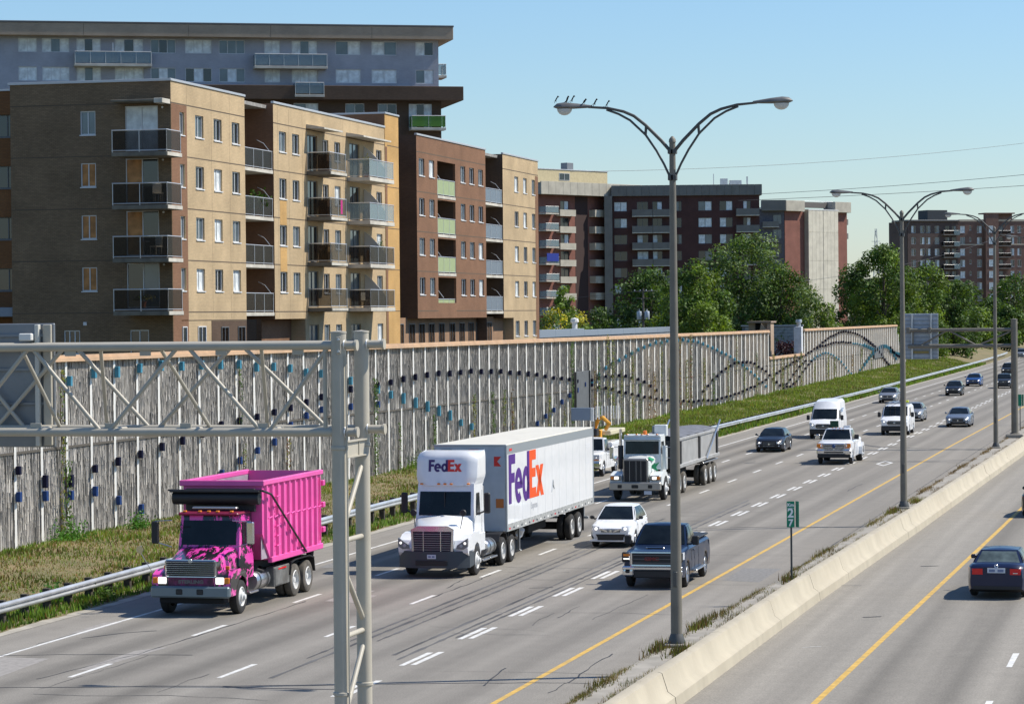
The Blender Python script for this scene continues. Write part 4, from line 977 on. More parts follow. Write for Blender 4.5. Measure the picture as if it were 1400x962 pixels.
window(A, (-58.1, 140.742, 6.9), 0, .9, 1.25, GL_d, 2, M_fr, .1); window(A, (-54.4, 140.742, 6.9), 0, 1.05, 1.25, GL_d, 1, M_fr, .1)
MB().box(-53.0, -52.0, 140.728, 140.74, .4, 20.0).build('dark_corner_pier', B_dbrown, A, 0, world=True) if 0 else None
for k in range(5): MB().box(-61, -52.0, 140.735, 140.741, 19.97 - 2.735 * k, 20.03 - 2.735 * k).build('brick_course', M_joint, A, 0, world=True)
MB().bev(-61.1, -51.95, 140.66, 140.8, ZR + .003, ZR + .132, .01).build('roof_flashing', M_flash, A, world=True)
MB().bev(-54.9, -52.1, 139.6, 140.73, 20.0, 20.12, .02).build('canopy', M_slabd, A, world=True); MB().bev(-52.5, -52.02, 139.55, 140.73, 19.9, 20.15, .02).build('canopy_corner_box', M_slab, A, world=True)  # corner box in paler slab colour, standing for sunlight on it
for k in range(4): MB().lathe([(0, -.06), (.05, -.05), (.06, 0)], (-52.45, 140.7, 19.75 - 2.735 * k), 'y', 8).build('wall_lamp', mat('lamp_white', (.7, .7, .68), .4), A, world=True)
MB().bev(-57.0, -56.8, 140.7, 140.74, 8.4, 8.58, .01).build('wall_vent', M_fr, A, world=True)
# wing to the left
Wg = bthing('apartment_building', 'red brown brick wing with dark windows cut by the left edge of the photo', 'apartment building', (-66, 146, .3), group=GP)
mb = MB(); rows_ = [19.7 - 2.735 * k for k in range(4)]
face(mb, (-72, 142.2), 0, 10.98, .3, 20.95, [(8.9, 10.75, z - 1.2, z) for z in rows_], dep=.2)
mb.build('wall', brick_mat('brick_rust', (.23, .105, .042), (.19, .085, .036), (.14, .08, .04)), Wg, 0, False, world=True)
for z in rows_: window(Wg, (-63.1, 142.2, z - 1.2), 0, 1.85, 1.2, GL_d, 2, M_frd, .2)
MB().bev(-72, -61.02, 142.1, 142.3, 20.95, 21.05, .01).build('roof_flashing', M_flash, Wg, world=True)
MB().bev(-66, -61.02, 140.9, 142.15, 8.9, 9.4, .03).build('entrance_canopy', mat('canopy_blue_grey', (.2, .23, .27), .6), Wg, world=True)
for yy in (143.12, 147.0, 150.0):
    MB().box(XF + .001, XF + .005, yy, yy + .018, 8.7, 21.0).build('expansion_joint', mat('joint_tan', (.28, .21, .13), .9), A, 0, world=True)
# --- recesses with balconies between the blocks
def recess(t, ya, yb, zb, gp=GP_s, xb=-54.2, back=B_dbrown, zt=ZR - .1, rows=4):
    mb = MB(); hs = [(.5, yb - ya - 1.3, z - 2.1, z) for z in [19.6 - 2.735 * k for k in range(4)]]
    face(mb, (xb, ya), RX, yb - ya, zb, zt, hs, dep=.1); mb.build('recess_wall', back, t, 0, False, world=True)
    for k in range(rows):
        window(t, (xb, ya + .5, 17.5 - 2.735 * k), RX, yb - ya - 1.8, 2.1, GL_d, 1, M_frd, .1, False, 'patio_door')
        o = balcony(t, xb, XF - .02, ya + .02, yb - .02, 17.02 - 2.735 * k, gp, 1.1, .2, ('e',))
        MB().path([(XF - .9, yb - .3, 17.3 - 2.735 * k + 1.7), (XF - .5, yb - .3, 17.3 - 2.735 * k + 1.5), (XF - .1, yb - .3, 17.3 - 2.735 * k + 1.0)], .02, 5).build('privacy_rail', M_rail, o, world=True)
    MB().box(xb, XF - .4, ya, yb, zt - .2, zt).build('recess_roof', M_roof, t, 0, world=True)
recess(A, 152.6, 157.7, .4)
# --- block B
B = bthing('apartment_building', 'middle tan brick apartment block with projecting glass balconies and concrete canopies', 'apartment building', (-56, 169, .3), group=GP)
yface(B, 157.72, 181.0, [(158.75, 160.1, 'win'), (161.25, 162.6, 'win'), (164.2, 166.2, 'door'), (167.3, 168.5, 'win'), (169.75, 171.0, 'win'), (173.0, 175.2, 'door'), (179.0, 180.3, 'win')], B_tan, gcols=164.1, side=B_brown)
for yy in (158.5, 160.6, 163.2, 171.6): MB().box(XF + .001, XF + .005, yy, yy + .018, 8.7, 21.0).build('expansion_joint', mat('joint_tan', (.28, .21, .13), .9), B, 0, world=True)
for k in (1, 2): MB().box(XF + .002, XF + .01, 158.8, 160.05, ROWS[k + 1] + .02, ROWS[k] - H1 - .12).build('brick_panel', B_orange, B, 0, world=True)
MB().box(XF - .92, XF - .9, 157.9, 163.5, .4, 8.6).build('ground_floor_recess', B_brown, B, 0, world=True)
for k in range(4):
    z = 17.25 - 2.735 * k
    balcony(B, XF + .01, XF + 1.5, 164.0, 167.4, z, GP_s, 1.12, .24, ('s', 'e', 'n'), M_slabd)
    MB().bev(XF + 1.5, XF + 1.53, 164.05, 167.35, z + .04, z + .2, .005).build('slab_front_sunlit', M_slab, B, world=True)  # lit front of the dark slab, painted as a paler strip
    o = balcony(B, XF + .01, XF + 1.5, 172.4, 178.0, z, GP_b if k in (0, 1) else GP_s, 1.12, .24, ('s', 'e', 'n'), M_slab)
    # curved privacy screen between the flats
    sc = [(XF + .01, z + .25), (XF + 1.42, z + .25), (XF + 1.42, z + .9), (XF + 1.2, z + 1.25), (XF + .85, z + 1.65), (XF + .4, z + 2.1), (XF + .01, z + 2.4)]
    MB().prism(sc, 176.1, 176.16, 'y').build('privacy_screen', mat('screen_white', (.52, .50, .47), .6), o, world=True)
for (ya, yb) in ((164.0, 167.8), (172.3, 178.6)): MB().prism([(XF + .01, 20.06), (XF + 1.15, 20.0), (XF + 1.15, 20.1), (XF + .01, 20.3)], ya, yb, 'y').build('canopy', M_slab, B, world=True)
# --- orange stair tower
T_ = bthing('stair_tower', 'narrow orange brick stair tower rising above the roofs between tan and brown blocks', 'stair tower', (-54, 182.6, .3), group=GP)
mb = MB(); mb.box(XF - 7, XF + .03, 181.02, 184.3, .3, 22.05)
o = mb.build('wall', B_orange, T_, 0, world=True)
MB().box(XF - 7.0, XF + .0, 181.0, 181.02, 20.9, 22.04).build('brick_side', B_brown, T_, 0, world=True); MB().box(XF + .031, XF + .036, 181.03, 181.5, .4, 19.9).build('brick_strip', B_brown, T_, 0, world=True)
MB().bev(XF - 7.1, XF + .1, 180.95, 184.35, 22.052, 22.17, .01).build('roof_flashing', M_flash, T_, world=True)
for z in [20.0 - 2.735 * k for k in range(5)]: MB().box(XF + .031, XF + .034, 181.5, 184.3, z - .025, z + .025).build('brick_course', M_joint, T_, 0, world=True)
# --- block C
Cb = bthing('apartment_building', 'brown brick apartment block with a column of pale green recessed balconies', 'apartment building', (-56, 198, .3), group=GP)
yface(Cb, 188.9, 208.4, [(189.5, 190.95, 'win'), (192.2, 193.6, 'win'), (194.4, 199.4, 'log'), (200.9, 202.3, 'win'), (203.5, 204.9, 'win'), (206.2, 207.6, 'win')], B_brown, zb=8.55, side=B_dbrown, depth=5)
mb = MB(); hs = [(.4, 3.4, z - 2.1, z) for z in [19.5 - 2.735 * k for k in range(4)]]; face(mb, (-53.9, 194.4), RX, 5.0, 9.2, 20.4, hs, dep=.1)
for yy in (194.39, 199.41): mb.add([(-53.9, yy, 9.2), (-52.15, yy, 9.2), (-52.15, yy, 20.4), (-53.9, yy, 20.4)], [(0, 1, 2, 3)])
mb.build('recess_wall', B_dbrown, Cb, 0, False, world=True)
for k in range(4):
    z = 17.0 - 2.735 * k
    window(Cb, (-53.9, 194.8, z + .4), RX, 3.0, 2.1, GL_d, 1, M_frd, .1, False, 'patio_door')
    if k < 3: o = balcony(Cb, -53.9, XF + .03, 194.42, 199.38, z, GP_g, 1.15, .2, ('e',))
    else: o = balcony(Cb, -53.9, XF - .05, 194.42, 199.38, z + .35, GP_g, .55, .2, ('e',))
    MB().path([(-53, 196.4, z + 2.0), (-52.6, 196.4, z + 1.8), (-52.15, 196.4, z + 1.2)], .025, 5).build('privacy_rail', M_rail, o, world=True)
MB().box(-52.9, -52.8, 184.3, 217, .3, 8.6).build('ground_floor_wall', brick_mat('brick_light_brown', (.33, .20, .12), (.29, .175, .105), (.24, .16, .1)), Cb, 0, world=True)
for i, yy in enumerate([186.5, 189.4, 192, 194.6, 197.4, 200.4, 203.2, 205.9, 208.3, 211.5]):
    window(Cb, (-52.8, yy, 5.8), RX, 1.5, 2.4, GL_d if i % 3 else GL_b, 1, M_frd, .0, False)
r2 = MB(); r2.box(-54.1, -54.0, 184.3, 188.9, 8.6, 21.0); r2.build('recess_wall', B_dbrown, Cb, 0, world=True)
# --- block D
D_ = bthing('apartment_building', 'farthest tan brick apartment block of the row, next to the red brick balcony building', 'apartment building', (-56, 219, .3), group=GP)
yface(D_, 213.9, 226.0, [(217.75, 219.1, 'win'), (220.75, 222.0, 'win'), (223.75, 224.9, 'win')], B_tan, zb=8.5, side=B_dbrown, gcols=217.7)
MB().box(XF + .002, XF + .012, 224.95, 225.98, .4, 19.9).build('brick_strip', B_brown, D_, 0, world=True)
recess(D_, 208.42, 213.88, 8.6, GP_blue)
# things people keep on their balconies
def chair(x, y, z, rz, label, m):
    t = thing('balcony_chair', label, 'chair', (x, y, z), rz)
    MB().bev(-.24, .24, -.24, .24, .38, .43, .01).build('seat', m, t); MB().bev(-.24, .24, .2, .24, .45, .95, .01).build('backrest', m, t)
    for a in (-.2, .2):
        for b in (-.2, .2): MB().tube((a, b, 0), (a, b, .38), .018, n=5).build('leg', m, t)
def plant(x, y, z, h, r, label, lm, potm, n=260, s=.06):
    t = thing('potted_plant', label, 'plant', (x, y, z))
    MB().lathe([(0, 0), (.13, 0), (.18, .28), (.19, .3), (.15, .3), (0, .27)], (0, 0, 0), 'z', 12).build('pot', potm, t)
    mb = MB(); pts = [Vector((rnd.gauss(0, r * .5), rnd.gauss(0, r * .5), .35 + abs(rnd.gauss(h * .5, h * .25)))) for _ in range(n)]
    leaf_quads(mb, pts, s); mb.build('foliage', lm, t, 0, False)
    mb = MB()
    for _ in range(4): mb.tube((0, 0, .26), (rnd.uniform(-r, r) * .6, rnd.uniform(-r, r) * .6, h * .8 + .3), .01, n=4)
    mb.build('stem', M_stem, t)
def table(x, y, z, label, m):
    t = thing('balcony_table', label, 'table', (x, y, z)); MB().lathe([(0, .66), (.34, .66), (.34, .69), (0, .69)], (0, 0, 0), 'z', 14).build('top', m, t)
    MB().tube((0, 0, 0), (0, 0, .66), .025, n=6).build('leg', m, t)
cw_ = mat('chair_cream', (.55, .5, .4), .6); tc = mat('terracotta', (.3, .1, .05), .8); bw_ = mat('wicker_brown', (.16, .09, .05), .8)
chair(-52.3, 139.5, 14.79, .6, 'cream chair on the second balcony from the top of the dark brick corner', cw_)
chair(-52.4, 139.4, 12.05, -.4, 'cream chair on the third balcony from the top of the dark brick corner', cw_)
table(-53.1, 139.4, 12.05, 'round table on the third balcony from the top of the dark brick corner', cw_)
plant(-53.0, 139.0, 9.32, .3, .5, 'low yellow green plants on the lowest corner balcony', L_y, tc, 200, .05)
plant(XF - .6, 156.3, 14.49, 1.1, .55, 'spiky green plant above the recessed balcony rail, second row', L_g, tc, 260, .12)
plant(XF + .8, 174.0, 17.5, 1.0, .3, 'tall potted plant on the top glass balcony of the middle tan block', L_y, tc)
chair(XF + .7, 175.2, 12.03, .5, 'dark wicker chair on the third glass balcony from the top, middle tan block', bw_)
plant(XF + .9, 176.9, 12.03, 1.1, .3, 'green potted plant on the third glass balcony of the middle tan block', L_g, tc)
chair(XF + .7, 173.9, 9.3, 1.2, 'cream garden chair on the lowest glass balcony of the middle tan block', cw_)
chair(XF + .8, 175.1, 9.3, -.6, 'second cream garden chair on the lowest glass balcony, right of the first', cw_)
for k, (z, lab, m_) in enumerate([(17.49, 'brown storage cabinet on the top small balcony of the middle tan block', bw_), (14.75, 'wooden cabinet behind smoked glass on the second small balcony', bw_), (12.02, 'wooden shelf unit on the third small balcony of the middle tan block', mat('pine', (.36, .22, .09), .7))]):
    t = thing('cabinet', lab, 'cabinet', (XF + .7, 165.4, z)); MB().bev(-.3, .3, -.45, .45, 0, 1.0, .02).build('case', m_, t); MB().bev(.3, .32, -.42, -.02, .06, .94, .008).build('door', m_, t); MB().bev(.3, .32, .02, .42, .06, .94, .008).build('door', m_, t); MB().bev(-.32, .34, -.47, .47, 1.0, 1.04, .01).build('top', mat('pine', (.36, .22, .09), .7), t)
t = thing('towel', 'bright magenta towel hung over the second small balcony rail', 'towel', (XF + 1.52, 166.0, 15.7)); MB().grid(lambda u, v: (.012 * math.sin(u * 9), u * .35, -v * .85 + .1), 8, 6).build('cloth', mat('magenta_cloth', (.45, .02, .18), .9), t, 60, False)

# ================================================================ FAR BUILDINGS (local frames)
def wrow(t, mb_holes, xs, tops, w, h, y=0.0, gls=None, mull=1, fr=M_fr, dep=.12, sill=False, mirror=None):
    for z in tops:
        for x in xs:
            mb_holes.append((x, x + w, z - h, z)); g1 = qb.choice(gls or [GL_b, GL_c, GL_b]); g2 = qb.choice(gls or [GL_b, GL_d, GL_c])
            window(t, (x, y, z - h), 0, w, h, g1, mull, fr, dep, sill, gl2=g2 if mull else None)
def lbal(t, x0, x1, y0, y1, z, gp, th=.2, rail=1.1, solid=None, slabm=M_slab):
    far_ = t.location.y
    o = MB().bev(x0, x1, y0, y1, z, z + th, .012).build('balcony', slabm, t, 0)
    if solid:
        MB().box(x0, x1, y0, y0 + .12, z + th, z + rail).box(x0, x0 + .12, y0 + .12, y1, z + th, z + rail).box(x1 - .12, x1, y0 + .12, y1, z + th, z + rail).build('parapet', solid, o, 0)
    else:
        MB().box(x0 + .04, x1 - .04, y0 + .04, y0 + .055, z + th + .08, z + rail).box(x0 + .04, x0 + .055, y0 + .06, y1, z + th + .08, z + rail).box(x1 - .055, x1 - .04, y0 + .06, y1, z + th + .08, z + rail).build('glass_panel', gp, o, 0)
        r_ = MB(); r_.tube((x0 + .03, y0 + .05, z + rail + .02), (x1 - .03, y0 + .05, z + rail + .02), .035, n=5)
        n = max(2, int((x1 - x0) / 1.2)) if far_ < 400 else 0
        for i in range(n + 1): xx = x0 + .05 + (x1 - x0 - .1) * i / max(1, n); r_.tube((xx, y0 + .05, z), (xx, y0 + .05, z + rail), .022, n=4)
        r_.build('handrail', M_rail, o)
    return o
def ang(p, q_): return math.atan2(q_[1] - p[1], q_[0] - p[0])
# --- E: tall grey tower, upper left
Ea = ang((-100.6, 230.2), (-65.8, 246.8))
E_ = bthing('apartment_tower', 'tall grey brick apartment tower with a brown overhanging roof band behind the near blocks', 'apartment tower', (-65.8, 246.8, 0), False, Ea)
px = lambda a: (a - 600) / 3900 * (255 - (600 - a) * .013)        # metres along the front
hs = []
for (a, b, mull) in [(16, 42, 1), (49, 87, 2), (97, 131, 2), (150, 190, 2), (200, 235, 2), (248, 285, 2), (295, 331, 2), (358, 380, 1), (396, 432, 2), (457, 492, 1), (507, 542, 1), (568, 593, 1)]:
    for zt_ in (33.12, 30.63):
        wrow(E_, hs, [px(a)], [zt_], px(b) - px(a), 1.22, mull=mull, gls=[GL_c, GL_c, GL_c, GL_b, GL_d], fr=M_fr, dep=.1)
mb = MB(); W0 = -39.5
face(mb, (W0, 0), 0, -W0, 28.4, 33.25, [(h[0] - W0, h[1] - W0, h[2], h[3]) for h in hs], dep=.1)
mb.box(W0, 0, .15, 12, 28.4, 33.2)
mb.build('upper_wall', B_grey, E_, 0, False)
MB().bev(W0, 1.15, -1.15, 13, 33.25, 34.35, .03).build('roof_band', B_fasc, E_, 0); MB().bev(W0, 1.2, -1.2, 13.05, 34.352, 34.5, .02).build('roof_flashing', mat('flash_dark', (.12, .12, .12), .6), E_)
for x in (-31.5, -22.4, -15.2, -6.2): MB().box(x, x + .03, -1.156, -1.151, 33.3, 34.3).build('band_joint', M_joint, E_, 0)
MB().bev(-22, 2.0, -1.3, 12, 27.85, 29.08, .03).build('dark_band', B_dbrown, E_, 0)
hs2 = []; wrow(E_, hs2, [px(470), px(515)], [27.6, 24.9], 1.7, 1.25, dep=.1); wrow(E_, hs2, [px(558)], [27.6], 2.1, 2.2, mull=2, dep=.1)
wrow(E_, hs2, [px(398)], [27.6], 2.2, 1.4, dep=.1); hs2b = [h for h in hs2]
mb = MB(); face(mb, (-22, 0), 0, 22.2, 6, 27.86, [(h[0] + 22, h[1] + 22, h[2], h[3]) for h in hs2b], dep=.1); mb.box(-22, .2, .15, 12, 6, 27.8); mb.build('lower_wall', B_dbrown, E_, 0, False)
for (a, b, z, gp, dp) in [(93, 200, 30.62, GP_b, 1.3), (342, 443, 30.55, GP_b, 1.3), (397, 438, 28.05, GP_b, 1.45), (558, 606, 25.2, GP_lime, 1.3)]:
    lbal(E_, px(a), px(b), -dp, 0, z, gp, .22, 1.25)
lbal(E_, .05, .85, .6, 3.2, 30.0, GP_b, .22, 1.2)
MB().box(0.0, .19, 0.01, 12, 22, 27.9).build('side_wall', B_grey, E_, 0)
t = thing('parasol', 'closed white parasol standing on the long upper left tower balcony', 'parasol', E_.matrix_world @ Vector((0, 0, 0))); 
wm = Matrix.Translation((-65.8, 246.8, 0)) @ Matrix.Rotation(Ea, 4, 'Z'); t.location = wm @ Vector((px(147), -.6, 30.97)); MB().tube((0, 0, 0), (0, 0, 1.6), .025, n=6).build('pole', M_rail, t); MB().lathe([(.03, 1.0), (.09, 1.1), (.05, 1.7), (0, 1.8)], (0, 0, 0), 'z', 8).build('canopy', mat('cloth_white', (.7, .7, .7), .8), t)
t = thing('hammock', 'white string hammock slung behind the glass of the middle tower balcony', 'hammock', wm @ Vector((px(364), -.5, 31.9))); MB().grid(lambda u, v: (u * 2.0, v * .25, -.35 * math.sin(u * math.pi)), 12, 2).build('cloth', mat('cloth_white', (.7, .7, .7), .8), t, 60, False); MB().path([(-.1, .12, .12), (0, .12, 0)], .015, 4).path([(2.0, .12, 0), (2.1, .12, .12)], .015, 4).build('cord', M_rail, t)
# --- G: red brick with stacked pale balconies, sunlit
Gp0, Gp1 = (-103.3, 448.6), (-93.8, 463.8)
Ga = ang((-103.3, 448.6), (-94.4, 463.8)); GLn = math.hypot(8.9, 15.2) + 6
def g_at(Z, pxx):
    pass
Gb = bthing('apartment_building', 'red brick building with stacked pale concrete balconies and a cream penthouse', 'apartment building', (-103.3, 448.6, 0), False, R(61.5))
# local x runs away from the camera along the sunlit front
gl_ = 27.0; rowsG = [27.1 - 2.72 * k for k in range(8)]
hs = []
for a, w in ((4.6, 3.3), (15.0, 3.8)):
    wrow(Gb, hs, [a + w - 2.3], rowsG, 2.1, 1.5, gls=[GL_d, GL_c, GL_d], fr=M_frd, dep=.15)
wrow(Gb, hs, [22.6], rowsG, 1.0, 1.2, gls=[GL_d], mull=0, fr=M_frd)
mb = MB(); face(mb, (0, 0), 0, gl_, 2, 28.0, hs, dep=.15); mb.box(0, gl_, .2, 14, 2, 28); mb.build('wall', B_red, Gb, 0, False)
for k, z in enumerate(rowsG):
    lbal(Gb, .2, 3.4, -1.6, 0, z - 2.3, GP_b, .2, 1.25 if 1 else 0)
    lbal(Gb, 4.5, 8.4, -.9, 0, z - 2.5, None, .15, 1.05, M_panel)
    lbal(Gb, 12.8, 19.2, -1.3, 0, z - 2.5, None, .15, 1.15, M_panel)
    lbal(Gb, 23.2, 24.4, -.7, 0, z - 1.9, None, .15, .9, mat('panel_rose', (.36, .2, .15), .8))
MB().box(9.2, 12.4, -.02, -.005, 2, 27.9).build('recess_shade_sheet', mat('recess_shadow_brick', (.05, .028, .025), .9), Gb, 0)  # flat dark sheet, the shade of a recess put into its colour
MB().box(20.0, 21.4, -1.5, 0, 2, 27.9).build('brick_pier', B_red, Gb, 0); MB().box(24.9, gl_ + .4, -1.6, 0, 2, 28.0).build('concrete_pier', M_panel, Gb, 0)
for i in range(16): MB().bev(-1 + i * 1.8, -1 + i * 1.8 + 1.78, -1.7, -1.5, 28.0, 30.1 - .01, .02).build('parapet_panel', M_panel, Gb)
MB().box(-1, 28, -1.49, 12, 28.0, 29.9).build('roof', M_roof, Gb, 0)
MB().bev(.3, 3.2, -1.66, -1.61, 17.2, 18.5, .01).build('blue_screen', mat('screen_blue', (.01, .03, .25), .7), Gb)
PH = MB(); PH.box(2.5, 20.5, 2.5, 10, 29.9, 32.3); PH.build('penthouse', mat('penthouse_cream', (.5, .42, .25), .85, var=.08), Gb, 0)
MB().bev(2.4, 20.6, 2.4, 10.1, 32.3, 32.45, .01).build('penthouse_roof', M_flash, Gb); window(Gb, (8.2, 2.5, 30.6), 0, 2.6, 1.2, GL_d, 1, M_fr, -.01, False)
for (x, w) in ((.8, 2.2), (12.2, 1.6)):
    o = MB().bev(x, x + w, 4.2, 5.6, 32.5, 33.7, .03).build('rooftop_unit', mat('unit_grey', (.2, .21, .22), .5, .3), Gb)
# --- H: long dark maroon brick wing, in shade
Ha = ang((-93.9, 463.5), (-72.4, 468.6))
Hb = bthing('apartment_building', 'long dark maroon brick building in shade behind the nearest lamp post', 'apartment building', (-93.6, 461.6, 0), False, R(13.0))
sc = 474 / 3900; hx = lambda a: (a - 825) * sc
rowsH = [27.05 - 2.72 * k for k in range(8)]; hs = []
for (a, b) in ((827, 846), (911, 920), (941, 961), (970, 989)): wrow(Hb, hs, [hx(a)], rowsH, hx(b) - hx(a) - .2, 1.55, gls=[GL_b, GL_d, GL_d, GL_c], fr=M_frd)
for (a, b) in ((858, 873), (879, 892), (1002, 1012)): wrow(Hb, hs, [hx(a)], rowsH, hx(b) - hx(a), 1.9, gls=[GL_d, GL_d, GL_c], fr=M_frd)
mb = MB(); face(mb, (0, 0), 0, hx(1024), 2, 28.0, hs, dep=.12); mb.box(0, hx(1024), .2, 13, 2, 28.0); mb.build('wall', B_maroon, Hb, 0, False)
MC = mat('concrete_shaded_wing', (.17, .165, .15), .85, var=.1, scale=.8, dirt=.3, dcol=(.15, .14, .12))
for z in rowsH:
    lbal(Hb, hx(851), hx(878.5), -1.4, 0, z - 2.5, None, .15, 1.2, MC); lbal(Hb, hx(879), hx(906), -1.4, 0, z - 2.5, None, .15, 1.2, MC); lbal(Hb, hx(992), hx(1023), -1.4, 0, z - 2.5, None, .15, 1.2, MC)
for i in range(20): MB().bev(-.2 + i * 1.24, -.2 + i * 1.24 + 1.22, -.5, -.3, 28.0, 29.75, .02).build('parapet_panel', MC, Hb)
MB().box(-.2, 24.6, -.29, 12, 28.0, 29.6).build('roof', M_roof, Hb, 0)
MB().box(-1.4, -.1, -1.2, -.02, 2, 28.0).build('concrete_pier', MC, Hb, 0)
for (x, h, w) in ((16.8, 1.6, .12), (18, .8, 1.2), (19.5, .5, 2), (22.3, 1.1, .25)): MB().bev(x, x + w, 3, 3 + w, 29.6, 29.6 + h + .5, .01).build('rooftop_unit', M_wpost, Hb)
# --- I: red brick end with a pale concrete tower
Ib = bthing('apartment_building', 'red brick end wall with a pale ribbed concrete tower between the two large trees', 'apartment building', (-75.18, 533.2, 0), False, R(58.5))
# local x along the sunlit face: 93 px wide
ix = lambda a: (a - 1074) / 92.0 * 18.7
mb = MB(); mb.box(0, 18.7, 0, 12, 2, 27.6); mb.build('wall', B_red, Ib, 0)
tw = MB(); tw.box(ix(1104) - .3, ix(1149) - .5, -.95, 0, 2, 27.85); tw.build('concrete_tower', M_panel, Ib, 0)
for i in range(8):
    a = ix(1104) - .3 + i * 1.118
    for (z0, z1) in ((2, 7.4), (7.42, 12.9), (12.92, 18.3), (18.32, 23.7), (23.72, 27.85)):
        MB().bev(a + .012, a + 1.106 - (0.12 if i == 3 else 0), -1.01, -.95, z0, z1 - .02, .012).build('concrete_panel', mat('panel_bright', (.58, .54, .44), .85, var=.1, scale=.8, dirt=.25, dcol=(.4, .37, .3)), Ib)
MB().box(ix(1104) - .35, ix(1149) - .45, -1.05, -.1, 27.85, 28.05).build('tower_cap', mat('cap_white', (.6, .6, .58), .6), Ib, 0)
for (a, b) in ((1071, 1098), (1143, 1167)): MB().bev(ix(a), ix(b), -.9, 2, 27.6, 29.6, .03).build('parapet', M_panel, Ib)
MB().bev(ix(1098), ix(1143), 1.0, 1.3, 28.4, 29.5, .03).build('roof_screen', mat('screen_dark', (.12, .11, .1), .8), Ib)
MB().path([(ix(1099), -.3, 29.6), (ix(1143), -.3, 29.6)], .05, 4).build('roof_rail', M_rail, Ib)
for z in (25.3, 22.6): MB().bev(18.7, 19.9, .6, 3.4, z, z + 1.1, .02).build('balcony', MC, Ib)
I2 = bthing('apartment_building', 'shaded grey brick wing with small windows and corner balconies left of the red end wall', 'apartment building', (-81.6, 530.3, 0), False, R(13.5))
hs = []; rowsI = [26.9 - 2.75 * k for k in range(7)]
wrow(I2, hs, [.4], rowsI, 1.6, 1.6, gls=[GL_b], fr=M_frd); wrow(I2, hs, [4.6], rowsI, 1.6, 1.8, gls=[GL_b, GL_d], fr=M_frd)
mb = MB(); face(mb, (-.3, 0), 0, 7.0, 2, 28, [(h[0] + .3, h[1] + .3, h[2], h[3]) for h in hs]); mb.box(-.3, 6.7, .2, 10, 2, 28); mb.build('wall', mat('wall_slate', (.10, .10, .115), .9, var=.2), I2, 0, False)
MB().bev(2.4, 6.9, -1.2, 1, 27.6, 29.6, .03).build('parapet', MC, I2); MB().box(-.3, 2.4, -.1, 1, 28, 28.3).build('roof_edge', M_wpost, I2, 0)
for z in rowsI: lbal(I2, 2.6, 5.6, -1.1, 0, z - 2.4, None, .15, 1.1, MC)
# --- J: big brown tower block at the right
Jb = bthing('apartment_tower', 'large brown brick tower block with white windows at the right edge', 'apartment tower', (-56.9, 706.6, 0), False, R(13.5 + 14))
rowsJ = [29.3 - 2.77 * k for k in range(9)]; hs = []; jx = lambda a: (a - 1310) / 3900 * 720
wrow(Jb, hs, [jx(1313), jx(1337)], rowsJ, 1.25, 1.7, gls=[GL_c, GL_b], fr=M_fr, sill=True); wrow(Jb, hs, [jx(1326)], rowsJ, .5, 1.0, gls=[GL_d], mull=0, sill=True)
wrow(Jb, hs, [jx(1385), jx(1395), jx(1408)], rowsJ, 1.0, 1.7, gls=[GL_c, GL_b, GL_d], sill=True); wrow(Jb, hs, [jx(1364)], rowsJ, 1.9, 1.9, gls=[GL_d, GL_b], fr=M_frd)
mb = MB(); face(mb, (0, 0), 0, 22, 2, 30.4, hs); mb.box(0, 22, .2, 14, 2, 30.4); mb.build('wall', B_rbr, Jb, 0, False)
MB().box(6.7, 10.1, -1.4, -.005, 2, 32.2).build('projecting_bay', B_rbr, Jb, 0)
for z in rowsJ: window(Jb, (7.5, -1.4, z - 1.7), 0, 1.1, 1.7, GL_c, 1, M_fr, -.01, False); lbal(Jb, jx(1363), jx(1383), -1.3, 0, z - 2.3, GP_s, .2, 1.1, slabm=MC)
MB().bev(6.6, 14.4, -1.5, 3, 32.2, 32.5, .03).build('bay_roof', B_rbr, Jb); MB().box(10.1, 14.3, -.02, 2, 30.4, 32.2).build('roof_wall', B_rbr, Jb, 0)
for z in (30.4, 24.6, 6.2): MB().bev(-.05, 22, -.08, -.003, z, z + (.5 if z > 30 else .25), .01).build('stone_band', mat('stone_cream', (.5, .43, .33), .8), Jb)
MB().box(0, 22, -.09, -.004, 2, 5.8).build('stone_base', mat('stone_cream', (.5, .43, .33), .8), Jb, 0)
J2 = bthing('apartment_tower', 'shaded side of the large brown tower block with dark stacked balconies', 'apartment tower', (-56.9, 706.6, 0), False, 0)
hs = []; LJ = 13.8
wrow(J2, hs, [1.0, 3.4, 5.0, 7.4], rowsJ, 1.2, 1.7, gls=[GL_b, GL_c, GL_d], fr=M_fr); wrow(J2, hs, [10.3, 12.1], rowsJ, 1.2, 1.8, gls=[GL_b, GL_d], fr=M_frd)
mb = MB(); face(mb, (0, 0), 0, LJ, 2, 30.4, hs); mb.box(0, LJ - .5, .2, 10, 2, 30.4); mb.build('wall', brick_mat('brick_shade_brown', (.12, .085, .075), (.10, .07, .062), (.09, .07, .06)), J2, 0, False)  # darker copy of the tower brick, painted for its shaded side
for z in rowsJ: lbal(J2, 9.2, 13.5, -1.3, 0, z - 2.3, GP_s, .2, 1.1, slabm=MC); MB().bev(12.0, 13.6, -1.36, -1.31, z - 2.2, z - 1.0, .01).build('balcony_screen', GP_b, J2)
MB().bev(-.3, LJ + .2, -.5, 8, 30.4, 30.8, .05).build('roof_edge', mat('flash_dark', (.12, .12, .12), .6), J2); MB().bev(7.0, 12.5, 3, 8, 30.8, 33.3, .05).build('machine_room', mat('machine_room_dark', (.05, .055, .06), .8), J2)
J2.rotation_euler = (0, 0, R(33)); J2.location = (-56.9 - LJ * math.cos(R(33)), 706.6 - LJ * math.sin(R(33)), 0)

